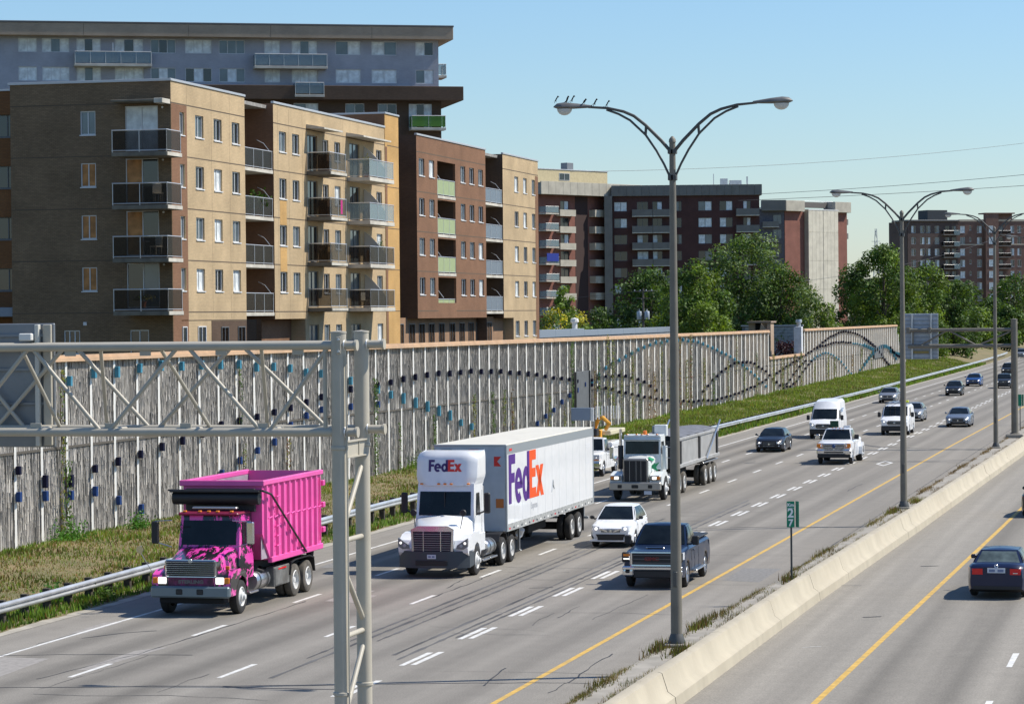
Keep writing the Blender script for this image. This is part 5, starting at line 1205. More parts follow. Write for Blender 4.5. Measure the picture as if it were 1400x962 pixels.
# --- low buildings just behind the wall
lr = bthing('low_building', 'low flat roofed building with blue grey parapet just behind the noise wall', 'building', (-55, 250, 0))
MB().box(-66, -54, 229, 300, 0, 6.75).build('wall', mat('wall_grey', (.3, .3, .3), .9), lr, 0, world=True)
for i in range(12): MB().bev(-54.1, -53.9, 228.5 + i * 6, 234.45 + i * 6, 6.75, 7.3 + (.12 if i < 4 else 0), .02).build('parapet_panel', mat('parapet_blue_grey', (.24, .28, .33), .5, .2), lr, world=True)
MB().bev(-66, -53.9, 228.3, 228.45, 6.75, 7.4, .02).build('parapet_panel', mat('parapet_blue_grey', (.24, .28, .33), .5, .2), lr, world=True)
MB().lathe([(0, 8.4), (.35, 8.3), (.4, 8.0), (.25, 7.9), (.25, 6.7)], (-56, 258, 0), 'z', 10).build('roof_vent', M_wpost, lr, world=True)
sb_ = bthing('low_building', 'small tan building with dark doorway showing over the wall in front of the trees', 'building', (-46, 310, 0))
mb = MB(); mb.box(-47.8, -47.1, 310, 313, 1, 7.55); mb.box(-46.4, -45.7, 310, 313, 1, 7.55); mb.box(-45.7, -45.3, 309.6, 312, 1, 7.4); mb.build('wall', mat('stucco_tan', (.38, .28, .2), .9), sb_, 0, world=True)
MB().box(-47.9, -45.25, 309.5, 313.5, 7.55, 7.75).build('roof', mat('roof_brown', (.3, .22, .16), .8), sb_, 0, world=True); MB().box(-47.1, -46.4, 310.5, 310.9, 1, 7.55).build('doorway', mat('dark_void', (.02, .02, .02), .9), sb_, 0, world=True)
MB().prism([(-46.3, 7.5), (-45.4, 6.4), (-45.4, 6.2), (-46.6, 6.2)], 309.3, 309.45, 'y').build('stair_side', mat('stucco_tan', (.38, .28, .2), .9), sb_, world=True)
gw = bthing('block_wall', 'grey block wall of a shed seen through the low gap in the noise wall', 'shed', (-48, 346, 0))
mb = MB()
MB().box(-54, -46.6, 345, 345.3, 0, 7.0).build('core', mat('block_mortar', (.16, .165, .16), .9), gw, 0, world=True)
bl = MB().bev(0, .79, 0, .05, 0, .37, .015).mesh('block', mat('block_grey', (.36, .36, .34), .9, var=.15, island=.1), 0, True)
for r in range(18):
    for c_ in range(10):
        x = -54 + c_ * .8 + (.4 if r % 2 else 0)
        if x < -47.2: place('block', bl, gw, (x, 344.95, r * .385), world=True)
MB().box(-54.1, -46.5, 344.8, 345.4, 7.0, 7.15).build('coping', M_flash, gw, 0, world=True)
# ================================================================ TREES
T1 = leaf_mat('leaf_mid', (.075, .13, .025), .5); T2 = leaf_mat('leaf_dark', (.055, .10, .022), .5); T3 = leaf_mat('leaf_bright', (.125, .19, .03), .45)
T4 = leaf_mat('leaf_grey_green', (.115, .17, .058), .45); T5 = leaf_mat('leaf_yellow', (.42, .38, .04), .4); T6 = leaf_mat('leaf_purple', (.045, .012, .022), .4); T7 = leaf_mat('leaf_sparse', (.16, .19, .08), .5)
M_bark = mat('bark', (.10, .075, .055), .95, var=.3, scale=5, bump=.4)
def tree(x, y, zb, h, r, label, lm, seed, n=6500, s=.2, cb=.18, nc=46, lm2=None, name='tree', cat='tree', group=None, ry=None, top=1.0, sx=1.0, thin=1.0, z0=None):
    q = random.Random(seed); t = thing(name, label, cat, (x, y, zb), 0, group); r *= 1.3; n = int(n * 1.25); ry = ry or r
    tk = MB(); tr = max(.06, h * .016); hc = h * cb
    tk.path([(0, 0, 0), (q.uniform(-.1, .1), q.uniform(-.1, .1), hc), (q.uniform(-.3, .3), q.uniform(-.3, .3), h * .55), (q.uniform(-.4, .4), 0, h * .85)], [tr * 1.3, tr, tr * .6, tr * .2], 8)
    cl = []
    for i in range(nc):
        u = (i + .5) / nc; zz = hc + (h - hc) * (.04 + .9 * u)
        f = (zz - hc) / (h - hc); prof_ = max(.12, 1 - abs(f - .42) ** 2.2 * 3.0) * (1 - .1 * f * top)
        a = i * 2.39996 + q.uniform(-.5, .5); rad = prof_ * q.choice([q.uniform(.2, .6), q.uniform(.6, .95), q.uniform(.7, .98)])
        cl.append((Vector((math.cos(a) * rad * r * sx, math.sin(a) * rad * ry, zz - q.uniform(0, .05) * h)), r * q.uniform(.26, .46) * (1.1 - .4 * f)))
    for c_, cr in cl[::2]:
        b = Vector((0, 0, max(hc * .7, c_.z * .55))); tk.path([b, (b + c_) / 2 + Vector((0, 0, -.1 * cr)), c_], [tr * .45, tr * .25, tr * .08], 5)
    tk.build('trunk', M_bark, t)
    tot = sum(c[1] ** 2 for c in cl); mb = MB(); v = mb.v; f = mb.f; mm = mb.m
    for c_, cr in cl:
        k = int(n * cr * cr / tot); mi = 1 if (lm2 and q.random() < .4) else 0
        for _ in range(k):
            d = Vector((q.gauss(0, 1), q.gauss(0, 1), q.gauss(0, 1))).normalized(); rr_ = cr * (q.random() ** (.38 * thin)) * q.uniform(.85, 1.12)
            p = c_ + Vector((d.x * rr_, d.y * rr_, d.z * rr_ * .8)); nn = (d + Vector((q.gauss(0, .6), q.gauss(0, .6), q.gauss(.35, .6)))).normalized()
            a = nn.orthogonal().normalized(); a = (Matrix.Rotation(q.uniform(0, 6.28), 3, nn) @ a); b = nn.cross(a); kk = s * q.uniform(.55, 1.35); o = len(v)
            v += [tuple(p - a * kk), tuple(p - b * kk * .6 + nn * kk * .12), tuple(p + a * kk), tuple(p + b * kk * .6)]
            f.append((o, o + 1, o + 2, o + 3)); mm.append(mi)
    mb.build('crown', [lm, lm2 or lm], t, 0, False)
    return t
tree(-64.5, 292, .3, 15.0 - 3.2, 1.7, 'slim green tree in front of the left balconies of the red brick building', T3, 1, 3800, .17, lm2=T1)
tree(-63.8, 283, .3, 9.3, 2.2, 'yellow green bushy tree low in front of the red brick balcony building', T5, 2, 3000, .16, lm2=T1, cb=.1)
tree(-61.5, 285, .3, 8.9, 1.6, 'small yellow leaved tree right of the yellow green bushy tree', T5, 3, 2200, .15, lm2=T3, cb=.1)
tree(-63.5, 334, .3, 14.2, 4.7, 'dark green broad tree left of the nearest lamp post, behind the utility pole', T2, 4, 12000, .2, lm2=T1, cb=.05)
tree(-68.8, 330, .3, 9.6, 3.0, 'low dark tree at the left foot of the broad dark tree', T2, 44, 4500, .18, lm2=T1, cb=.05)
tree(-53.2, 306, .3, 14.3, 3.7, 'bright green broad leaved tree just right of the nearest lamp post', T3, 5, 15000, .19, lm2=T1, cb=.04, top=.5)
tree(-50.8, 300, .3, 10.2, 2.4, 'low bright green tree at the right foot of the broad leaved tree', T3, 55, 5500, .17, cb=.05)
tree(-55.0, 352, .3, 19.2, 5.4, 'large pale green poplar like tree rising in front of the dark brick building', T4, 6, 17000, .2, lm2=T1, cb=.05)
tree(-50.0, 350, .3, 15.2, 4.0, 'green tree forming the right shoulder of the large pale green tree', T1, 7, 9000, .2, lm2=T4, cb=.05)
tree(-54.3, 403, .5, 14.2, 2.6, 'thin sparse grey green tree in front of the pale concrete tower', T7, 8, 1500, .17, lm2=T4, cb=.1, thin=2)
tree(-51.0, 398, .5, 10.0, 2.8, 'bushy green tree with rusty tips right of the sparse tree', T3, 9, 5500, .18, lm2=T7, cb=.05)
tree(-50.0, 428, .6, 14.5, 3.3, 'dark green tree between the sparse tree and the tall tree', T2, 10, 7500, .2, lm2=T1, cb=.05)
tree(-44.9, 420, .6, 19.0, 4.7, 'tall bright green tree left of the second lamp post', T3, 11, 16000, .22, lm2=T1, cb=.04, top=.9)
tree(-41.3, 448, .8, 16.2, 3.8, 'green tree right of the second lamp post behind the far sign', T1, 12, 8500, .22, lm2=T3, cb=.05)
tree(-48.3, 455, .8, 14.0, 4.2, 'dark tree behind the tall bright green tree', T2, 13, 7000, .24, cb=.05)
tree(-39.9, 484, 1.2, 13.0, 3.4, 'dark green tree just right of the far sign panel', T2, 14, 6500, .24, lm2=T1, cb=.03)
for i, (x, y, h, r, m_, lab) in enumerate([(-52.5, 590, 13.5, 5.0, T2, 'dark round tree below the shaded side of the far tower block'), (-46.5, 600, 14.0, 5.4, T1, 'green spreading tree under the sunlit face of the far tower'), (-41, 612, 11, 4.0, T2, 'dark small tree behind the third lamp post'),
        (-37.5, 625, 16.0, 5.0, T2, 'dark tall tree in front of the projecting tower bay'), (-33.2, 640, 15.0, 4.5, T1, 'green tree at the right edge below the far tower'), (-29, 648, 12.5, 4.5, T2, 'dark tree at the far right edge behind the sign support'),
        (-47.5, 560, 9.5, 4.4, T1, 'low green tree above the cantilever beam, left part'), (-42.0, 570, 8.6, 4.0, T3, 'yellow green low tree above the cantilever beam'), (-55, 545, 10.5, 4.6, T2, 'dark low tree directly behind the far sign panel'), (-37, 590, 9.0, 3.2, T1, 'low tree just left of the far support upright')]):
    tree(x + cur(y) * .3, y, 1.5, h - 1.0, r, lab, m_, 30 + i, 5200, .3, cb=.02, lm2=T1 if m_ is T2 else T2)
for i, (x, y, h, r, lab) in enumerate([(-42.5, 470, 4.2, 2.4, 'shrub at the end of the noise wall under the far sign'), (-43.3, 500, 4.6, 2.8, 'broad shrub on the slope right of the far sign'), (-42.6, 528, 4.0, 2.6, 'shrub above the guardrail in the middle of the far slope'),
        (-43.5, 556, 4.4, 2.8, 'shrub above the far guardrail left of the third lamp post'), (-44.8, 585, 4.4, 2.6, 'farthest shrub on the slope beside the third lamp post'), (-47.5, 515, 5.5, 3.0, 'taller shrub behind the slope shrubs')]):
    tree(x, y, 1.0, h, r, lab, T1 if i % 2 else T2, 70 + i, 2600, .2, cb=.0, nc=18, name='shrub', cat='shrub', lm2=T3)
tree(-46.3, 330.5, .3, 5.3, 2.3, 'dark purple leaved bush in the gap of the noise wall', T6, 90, 4200, .13, cb=.05, nc=24, name='shrub', cat='shrub')
tree(-60, 372, .3, 12.5, 4.2, 'green tree behind the small tan building roof', T2, 91, 5500, .22, lm2=T1, cb=.03)
tree(-73.0, 345, .3, 7.5, 2.6, 'small dark tree left of the utility pole above the low roof', T2, 92, 2500, .2, cb=.03)

# ================================================================ UTILITY POLE AND WIRES
M_wood = mat('utility_wood', (.12, .10, .085), .9, var=.2, scale=3); M_tin = mat('transformer_grey', (.42, .46, .50), .45, .2)
up = thing('utility_pole', 'utility pole carrying two pale grey transformers in front of the dark broad tree', 'utility pole', (-62.2, 324, 0))
MB().tube((0, 0, 0), (0, 0, 11.6), .16, .1, 10).build('pole', M_wood, up)
for z, w in ((11.2, 1.1), (10.4, .8)): MB().bev(-w, w, -.06, .06, z, z + .1, .01).build('crossarm', M_wood, up)
for s_ in (-1, 1):
    o = MB().lathe([(0, 8.0), (.27, 8.0), (.3, 8.05), (.3, 8.9), (.27, 8.95), (0, 9.0)], (s_ * .45, -.1, 0), 'z', 14).build('transformer', M_tin, up); MB().tube((s_ * .45, -.1, 8.95), (s_ * .45, -.1, 9.2), .05, n=6).build('bushing', M_wpost, o)
    for k in (.35, 1.0): MB().lathe([(0, 0), (.05, 0), (.07, .1), (.03, .16), (0, .16)], (s_ * k, 0, 11.3), 'z', 8).build('insulator', M_tin, up)
M_wire = mat('wire_dark', (.06, .06, .065), .6)
def wire(a, b, sag, r, label):
    a, b = Vector(a), Vector(b); m = (a + b) / 2; o = MB().path([tuple(a + (b - a) * t - m - Vector((0, 0, sag * 4 * t * (1 - t)))) for t in [i / 24 for i in range(25)]], r, 5).build('power_line', M_wire); o.location = m; tag(o, label, 'wire', 'power lines crossing the sky')
def WP(a, b, Z):     # far wire ends, measured on site plan
    return (a, b, Z)
wire((-73.6, 479.2, 28.6), (10.5, 459.0, 33.6), .9, .036, 'upper thin power line crossing the sky above the second lamp post')
wire((-62.2, 395.0, 24.3), (9.5, 410.4, 28.3), .5, .033, 'lower thin power line crossing the sky behind the second lamp heads')
wire((-83.5, 382.7, 28.2), (11.8, 508.0, 43.7), 2.6, .026, 'faint highest power line rising to the right above the nearest lamp arms')
wire((-62.2, 324, 11.3), (-30.0, 560.0, 25.5), 3.0, .022, 'thin wire passing in front of the red brick end wall towards the right')
wire((-62.2, 324, 11.35), (-112.0, 322.0, 8.6), .6, .02, 'thin wire running left from the utility pole')
lt = thing('lattice_tower', 'tiny distant lattice transmission tower between the red building and tall tree', 'tower', (-218, 2000, 0)); 
mb = MB()
for k in range(4):
    sx_, sy_ = ((-1, -1), (1, -1), (1, 1), (-1, 1))[k]; mb.tube((sx_ * 3, sy_ * 3, 0), (sx_ * .5, sy_ * .5, 66), .2, .15, 4)
for i in range(9):
    z0, z1 = i * 7.3, (i + 1) * 7.3; w0, w1 = 3 - 2.5 * z0 / 66, 3 - 2.5 * z1 / 66; mb.tube((-w0, -w0, z0), (w1, -w1, z1), .12, n=4).tube((w0, -w0, z0), (-w1, -w1, z1), .12, n=4)
M_lt = mat('tower_steel_hazed', (.33, .36, .40), .7)  # lightened: distance haze is put into the steel colour
mb.build('frame', M_lt, lt)
mb = MB()
for z in (50, 57): mb.tube((-3, 0, z), (3, 0, z), .15, n=4)
mb.build('crossarm', M_lt, lt)
# ================================================================ VEHICLES
M_tyre = mat('tyre_rubber', (.022, .021, .02), .85, var=.2, scale=6); M_tyred = mat('tyre_dusty', (.10, .09, .075), .95, var=.3, scale=4)
M_rim = mat('rim_alloy', (.45, .46, .47), .3, .85); M_rimw = mat('rim_white', (.62, .62, .60), .45, var=.1, dirt=.3, dcol=(.3, .28, .25)); M_blk = mat('black_plastic', (.014, .014, .015), .55)
M_under = mat('underbody', (.010, .010, .010), .9); M_chr = mat('chrome', (.72, .73, .75), .12, 1.0); M_wsh = mat('windscreen_glass', (.008, .011, .012), .07, spec=.32, var=.5, scale=1.5)
M_lampc = mat('headlight_lens', (.62, .64, .66), .08, spec=.8); M_lampo = mat('headlight_on', (.9, .9, .85), .2, emit=((1, .95, .85), 1.0)); M_amb = mat('amber_lens', (.75, .22, .02), .2); M_redl = mat('tail_lens', (.62, .008, .012), .25)
M_plate = mat('number_plate', (.55, .58, .63), .5); M_seat = mat('seat_cloth', (.03, .03, .033), .9)
def paint(n, c, metal=.0, rough=.34): return mat('paint_' + n, c, rough, metal, coat=.35, spec=.35, var=.05, scale=2, dirt=.12, dcol=tuple(.6 * k + .04 for k in c))
_WH = {}
def wheel(parent, x, y, r, w, side, kind='alloy', dual=False, nm='wheel'):
    k = (r, w, side, kind, dual)
    if k not in _WH:
        W_ = w * (2.15 if dual else 1)
        mb = MB(); ri = r * (.60 if kind != 'alloy' else .66)
        xo = [(ri, .02), (r * .86, 0), (r * .97, .03), (r, .07), (r, w - .07), (r * .97, w - .03), (r * .86, w), (ri, w - .02)]
        mb.lathe([(a, b) for a, b in xo], (0, 0, 0), 'x', 26)
        if dual: mb.lathe([(a, b + w * 1.15) for a, b in xo], (0, 0, 0), 'x', 22)
        ty = mb
        rm = MB()
        if kind == 'alloy':
            rm.lathe([(ri, .02), (ri * .93, .0), (ri * .9, .05), (ri * .9, w * .7)], (0, 0, 0), 'x', 24, 0)
            for i in range(6):
                a = i * math.pi / 3; c, s = math.cos(a), math.sin(a)
                for d in (-.14, .14):
                    c2, s2 = math.cos(a + d), math.sin(a + d); rm.tube((.035, c * .04, s * .04), (.03, c2 * ri * .93, s2 * ri * .93), .024 * r / .33, n=5, m=0)
            rm.lathe([(0, .02), (.06, .02), (.07, .05), (.07, .1)], (0, 0, 0), 'x', 12, 0); rm.lathe([(0, .11), (ri * .9, .11)], (0, 0, 0), 'x', 20, 1)
        elif kind == 'front':      # truck steer wheel, hub stands out
            rm.lathe([(ri, .02), (ri * .92, -.0), (ri * .86, .05), (ri * .5, .02), (ri * .46, -.03), (ri * .30, -.05), (ri * .26, -.10), (0, -.12)], (0, 0, 0), 'x', 22, 0)
            for i in range(10): a = i * math.pi / 5; rm.lathe([(0, -.01), (.018, -.005), (.018, .03)], (.02, math.cos(a) * ri * .40, math.sin(a) * ri * .40), 'x', 6, 0)
            for i in range(5): a = i * 1.2566; rm.lathe([(0, .035), (ri * .09, .035), (ri * .09, .05)], (0, math.cos(a) * ri * .68, math.sin(a) * ri * .68), 'x', 8, 1)
        else:                      # rear wheel, deep dish
            rm.lathe([(ri, .02), (ri * .93, .0), (ri * .88, .12), (ri * .62, .17), (ri * .5, .14), (ri * .3, .12), (ri * .27, .04), (0, .03)], (0, 0, 0), 'x', 22, 0)
            for i in range(8): a = i * math.pi / 4; rm.lathe([(0, .11), (.016, .11), (.016, .16)], (0, math.cos(a) * ri * .42, math.sin(a) * ri * .42), 'x', 6, 1)
        if side > 0:
            for q_ in (ty, rm): q_.v = [(-a, b, c) for a, b, c in q_.v]; q_.f = [f[::-1] for f in q_.f]
        _WH[k] = (ty.mesh('wheel', M_tyred if kind == 'rear_dusty' else M_tyre, 40), rm.mesh('rim', [M_rim if kind == 'alloy' else M_rimw, M_blk], 40))
    t_, r_ = _WH[k]
    o = place(nm, t_, parent, (x, y, r), (rnd.uniform(0, 6), 0, 0)); place('rim', r_, o); return o
# side = -1: the wheel whose outer face looks to -X ; +1: outer face looks to +X.  x = outer face position
def lofty(mb, ys, sec, m_side=0, m_under=1, cap=True, nd=2):
    """half sections mirrored; sec(y) -> list of (x, z) from belly centre to top centre"""
    rows = []
    for y in ys:
        h = sec(y); rows.append([(x, y, z) for x, z in h] + [(-x, y, z) for x, z in h[::-1][1:-1]])
    n = len(rows[0]); hn = (n + 2) // 2; vs = [p for r_ in rows for p in r_]; o = len(mb.v); mb.v += vs
    for j in range(len(rows) - 1):
        for i in range(n):
            i2 = (i + 1) % n; mi = m_under if (i < nd or i >= n - nd) else m_side
            mb.f.append((o + j * n + i, o + j * n + i2, o + (j + 1) * n + i2, o + (j + 1) * n + i)); mb.m.append(mi)
    if cap:
        mb.f.append(tuple(o + i for i in range(n))); mb.m.append(m_side); mb.f.append(tuple(o + (len(rows) - 1) * n + i for i in range(n))[::-1]); mb.m.append(m_side)
    return mb

def car(name, label, cat, loc, rz, pm, L=4.6, W=.90, H=1.45, wb=2.7, wr=.33, front=None, hood=(.74, .98), deck=1.02, cowl=1.2, rf=1.95, rr=-.9, rear=-.25, ww=.80, wt=.56, zb=None, kind='sedan',
        lights=None, grille='mid', rear_view=False, split=(.5,), cover=None, group=None, glow=True, hw_taper=.17, low=.2, rail=None, gh_rear=None, nose=.0, mirror_m=None, amber=False):
    """front end at local -Y. wheelbase wb, front axle at -L/2+front. cowl/rf: where windscreen starts/ends behind the nose. rr/rear: roof end and rear glass foot, from the tail"""
    t = thing(name, label, cat, loc, rz, group)
    yf = -L / 2; yb = L / 2; fo = front or .88; ya = yf + fo; yc = ya + wb; ar = wr + .055; zbelt = zb or hood[1]
    def top(y):
        d = y - yf
        if kind in ('pickup', 'van', 'hatch', 'suv', 'sedan'):
            T = [(0, hood[0]), (.10, hood[0] + .06), (.35, hood[0] + (hood[1] - hood[0]) * .62), (cowl, hood[1]), (L - .5, deck), (L - .12, deck - .03), (L, deck - .12)]
        return ip(d, T)
    def hw(y):
        d0, d1 = y - yf, yb - y; k = 1 - hw_taper * max(0, 1 - d0 / .62) ** 2 - (hw_taper * .7) * max(0, 1 - d1 / .5) ** 2; return W * k
    def sec(y):
        h = hw(y); z1 = top(y); d0, d1 = y - yf, yb - y; zu = low + .10 * max(0, 1 - d0 / .25) + .12 * max(0, 1 - d1 / .3); zl = zu
        for c_ in (ya, yc):
            if abs(y - c_) < ar: zl = max(zl, wr + math.sqrt(ar * ar - (y - c_) ** 2))
        zs = z1 - .10; zl = min(zl, zs - .05); zm = max(zl + .04, min(zs - .12, .55 * zs + .12)); zm = min(zm, zs - .01)
        return [(0, zu), (h - .30, zu), (h - .025, zl), (h, zl + .5 * (zm - zl)), (h + .005, zm), (h - .03, zs), (h - .12, z1 - .02), (h * .55, z1 + .012), (0, z1 + .02)]
    st = sorted(set([yf, yf + .04, yf + .1, yf + .2, yf + .35, yf + .5] + [c_ + ar * math.sin(a * math.pi / 16) for c_ in (ya, yc) for a in range(-8, 9)] + [ya + ar + .02, ya - ar - .02, yc + ar + .02, yc - ar - .02, 0, .5, -.4, yb - .5, yb - .3, yb - .12, yb - .04, yb]))
    body = lofty(MB(), st, sec).build('body', [pm, M_under], t, 38)
    # cabin
    yw, yrf, yrr, yrb = yf + cowl, yf + rf, yb + rr, yb + rear
    if kind == 'pickup': yrr, yrb = rr, rear
    wb_, wt_ = ww, wt
    zbb = zbelt - .01; zr = H - .045
    F_ws = lambda u, v: ((u * (wb_ + (wt_ - wb_) * v)), yw + (yrf - yw) * v + .10 * u * u * (1 - .3 * v), zbb + (zr - zbb) * v ** .92)
    F_rw = lambda u, v: ((u * (wb_ + (wt_ - wb_) * v)), yrb + (yrr - yrb) * v - .06 * u * u, zbb + (zr - zbb) * v ** .92)
    def F_sd(sg):
        def f(s_, v):
            vv = v ** .92; y0 = yw + .10 + (yrf + .07 - yw - .10) * v; y1 = yrb - .06 + (yrr - yrb) * v; x = wb_ + (wt_ - wb_) * v + .035 * math.sin(v * math.pi) + .012 * math.sin(s_ * math.pi)
            return (sg * x, y0 + (y1 - y0) * s_, zbb + (zr - zbb) * vv)
        return f
    F_rf = lambda u, v: (u * wt_, yrf + .07 * u * u + (yrr - .04 * u * u - yrf - .07 * u * u) * v, zr + .05 * (1 - u * u) * (1 - abs(2 * v - 1) ** 3) ** .5 + .004)
    cb = MB(); cb.grid(F_ws, 8, 5, -1, 1).grid(F_rw, 8, 5, -1, 1).grid(F_rf, 8, 8, -1, 1)
    for sg in (-1, 1): cb.grid(F_sd(sg), 10, 5)
    cb.build('cabin', pm, t, 40)
    def off(fn, du, dn):
        def g_(u, v):
            p = Vector(fn(u, v)); a = Vector(fn(u + .01, v)) - p; b = Vector(fn(u, v + .01 if v < .98 else v - .01)) - p
            if v >= .98: b = -b
            n = a.cross(b).normalized() * dn; return tuple(p + n)
        return g_
    MB().grid(off(F_ws, 0, .012), 8, 4, -.92, .92, .05, .94).build('windscreen', M_wsh, t, 60)
    MB().grid(off(F_rw, 0, -.012), 8, 4, -.88, .88, .10, .90).build('rear_window', M_wsh, t, 60)
    sp = [.05] + list(split) + [.93]
    for sg in (-1, 1):
        for a, b in zip(sp, sp[1:]):
            MB().grid(off(F_sd(sg), 0, .010 * sg), 5, 4, a + .015, b - .015, .08, .90).build('side_window', M_wsh, t, 60)
    # doors: shut lines as thin grooves and handles
    for sg in (-1, 1):
        for s_ in [.06] + list(split) + [.9]:
            y = yw + .1 + (yrb - yw - .2) * s_
            if abs(y - yc) > ar * .9 and abs(y - ya) > ar: MB().box(sg * (W + .001), sg * (W + .008), y - .006, y + .006, low + .12, zbelt - .14).build('door_seam', M_blk, body, 0)
        for s_ in list(split): MB().bev(sg * (W - .01), sg * (W + .025), yw + .1 + (yrb - yw) * s_ - .3, yw + .1 + (yrb - yw) * s_ - .14, zbelt - .2, zbelt - .165, .006).build('door_handle', pm, body)
        m2 = MB(); mx = wb_ + .1; m2.bev(sg * mx, sg * (mx + .17), yw + .26, yw + .36, zbelt + .02, zbelt + .15, .03); m2.bev(sg * (wb_ - .04), sg * (mx + .02), yw + .3, yw + .34, zbelt, zbelt + .05, .008)
        m2.build('mirror', mirror_m or pm, t)
        wheel(t, sg * (W - .01), ya, wr, .22, sg); wheel(t, sg * (W - .01), yc, wr, .22, sg)
    # front end
    hz = hood[0]; fx = W * (1 - hw_taper)
    def nose_y(x): k = min(1, abs(x) / W); return yf - .012 + (0 if k < 1 - hw_taper else (k - (1 - hw_taper)) / hw_taper * .55)
    def patch(nm, x0, x1, z0, z1, m_, d=.0, par=t, tail=False, n=4, zt=0):
        y_ = (lambda x: yb + .012 - (nose_y(x) - yf + .012)) if tail else nose_y
        s_ = 1 if tail else -1
        return MB().grid(lambda u, v: (x0 + (x1 - x0) * u, y_(x0 + (x1 - x0) * u) + s_ * d + (0 if tail else zt * v), z0 + (z1 - z0) * v), n, 2).build(nm, m_, par, 60, False)
    g0, g1 = {'mid': (hz - .22, hz - .02), 'big': (.34, hz - .03), 'slim': (hz - .13, hz - .03), 'truck': (.62, hz - .06)}[grille]
    gr = patch('grille', -fx * .52, fx * .52, g0, g1, M_blk, .005)
    for k in range(3): MB().bev(-fx * .5, fx * .5, yf - .03, yf - .018, g0 + (g1 - g0) * (k + .5) / 3 - .008, g0 + (g1 - g0) * (k + .5) / 3 + .008, .003).build('grille_bar', M_chr if grille == 'truck' else M_rim, gr)
    patch('lower_grille', -fx * .72, fx * .72, low + .10, low + .24, M_blk, .004)
    lz = (hz - .19, hz - .02) if lights is None else lights
    for sg in (-1, 1):
        x0, x1 = sorted((sg * fx * .62, sg * W * .985)); h_ = MB().grid(lambda u, v, a=min(abs(x0), abs(x1)), b=max(abs(x0), abs(x1)): (sg * (a + (b - a) * u), nose_y(a + (b - a) * u) - .007 + (.16 * u * v if not (low > .3) else 0), lz[0] + (.035 if low < .3 else 0) * (1 - u) + ((lz[1] - lz[0]) * (.7 + .45 * u) if low < .3 else lz[1] - lz[0]) * v), 6, 3).build('headlight', M_lampc, t, 60, False)
        MB().lathe([(0, -.02), (.05, -.018), (.06, .0)], (sg * fx * .80, yf - .0, (lz[0] + lz[1]) / 2), 'y', 10).build('bulb', M_lampo if glow else M_lampc, h_)
        if amber: xa, xb = sorted((sg * fx * .63, sg * W * .96)); patch('turn_lamp', xa, xb, lz[0], lz[0] + .06, M_amb, .012, h_, n=5)
        MB().lathe([(0, -.02), (.04, -.018), (.05, .0)], (sg * fx * .82, yf - .0, low + .2), 'y', 8).build('fog_lamp', M_lampc, t)
        x0, x1 = sorted((sg * W * .46, sg * W * .995)); patch('tail_lamp', x0, x1, deck - .33, deck - .15, M_redl, .006, tail=True, n=6)
    MB().lathe([(0, -.012), (.05, -.01), (.055, .0)], (0, yf - .02, (g0 + g1) / 2), 'y', 12).build('badge', M_chr, t)
    patch('rear_bumper', -W * .8, W * .8, low + .1, low + .2, M_blk, .004, tail=True)
    return t

# ---- cars in the left carriageway (all head towards the camera, nose at -Y)
hb = car('car', 'white hatchback with black mirrors between the delivery trailer and the blue pickup', 'car', (-21.45, 106.6, 0), R(1.0), paint('white', (.74, .75, .76)), 3.85, .83, 1.52, 2.45, .30, .78, (.72, .98), 1.02, .95, 1.75, -.75, -.15, .75, .55, kind='hatch', grille='slim', split=(.48, .78), mirror_m=M_blk, lights=(.62, .82))
MB().prism([(-.50, .40), (-.56, .52), (.56, .52), (.50, .40), (.36, .33), (-.36, .33)], -1.965, -1.93, 'y').build('lower_intake', M_blk, hb)
for sg in (-1, 1):
    MB().prism([(sg * .62, .36), (sg * .70, .36), (sg * .74, .50), (sg * .72, .52)], -1.93, -1.78, 'y').build('fog_recess', M_blk, hb)
    MB().prism([(sg * .10, .60), (sg * .16, .60), (sg * .42, .70), (sg * .40, .74), (sg * .14, .66)], -1.975, -1.93, 'y').build('grille_wing', M_chr, hb)
MB().bev(-.80, .80, -1.94, -1.86, .24, .30, .02).build('bumper_lip', paint('white', (.74, .75, .76)), hb)
car('car', 'black sedan alone in the second lane behind the grey dump trailer', 'car', (-26.1, 179.4, 0), R(.5), paint('black_blue', (.010, .013, .022)), 4.7, .91, 1.45, 2.75, .34, .9, (.70, .96), 1.04, 1.25, 2.1, -.95, -.3, kind='sedan', grille='big')
car('car', 'silver grey sedan on the inner shoulder side behind the white high roof van', 'car', (-28.6, 273.4, 0), R(.5), paint('silver', (.26, .27, .28), .5), 4.6, .9, 1.45, kind='sedan', grille='mid')
car('car', 'silver car mostly hidden behind the white van with roof rack', 'car', (-22.0, 228.5, 0), R(.5), paint('silver', (.26, .27, .28), .5), 4.5, .89, 1.46, kind='sedan', mirror_m=paint('silver', (.26, .27, .28), .5))
car('car', 'silver blue sedan with a large black grille alone in the reserved lane', 'car', (-17.5, 217.7, 0), R(.8), paint('silver_blue', (.20, .235, .29), .5), 4.8, .93, 1.43, 2.85, .35, .9, (.70, .95), 1.02, 1.3, 2.15, -1.0, -.3, kind='sedan', grille='big')
car('car', 'black compact hatchback with a white mark on its grille in the third lane', 'car', (-24.3, 296.0, 0), R(.5), paint('black', (.010, .010, .011)), 4.2, .87, 1.5, 2.55, .32, .8, (.72, .98), 1.02, 1.0, 1.8, -.75, -.15, kind='hatch', grille='slim', split=(.48, .78))
car('car', 'bright blue sedan just right of the black compact', 'car', (-25.04, 332.5, 0), R(.5), paint('blue', (.015, .06, .2), .3), 4.5, .9, 1.44, kind='sedan')
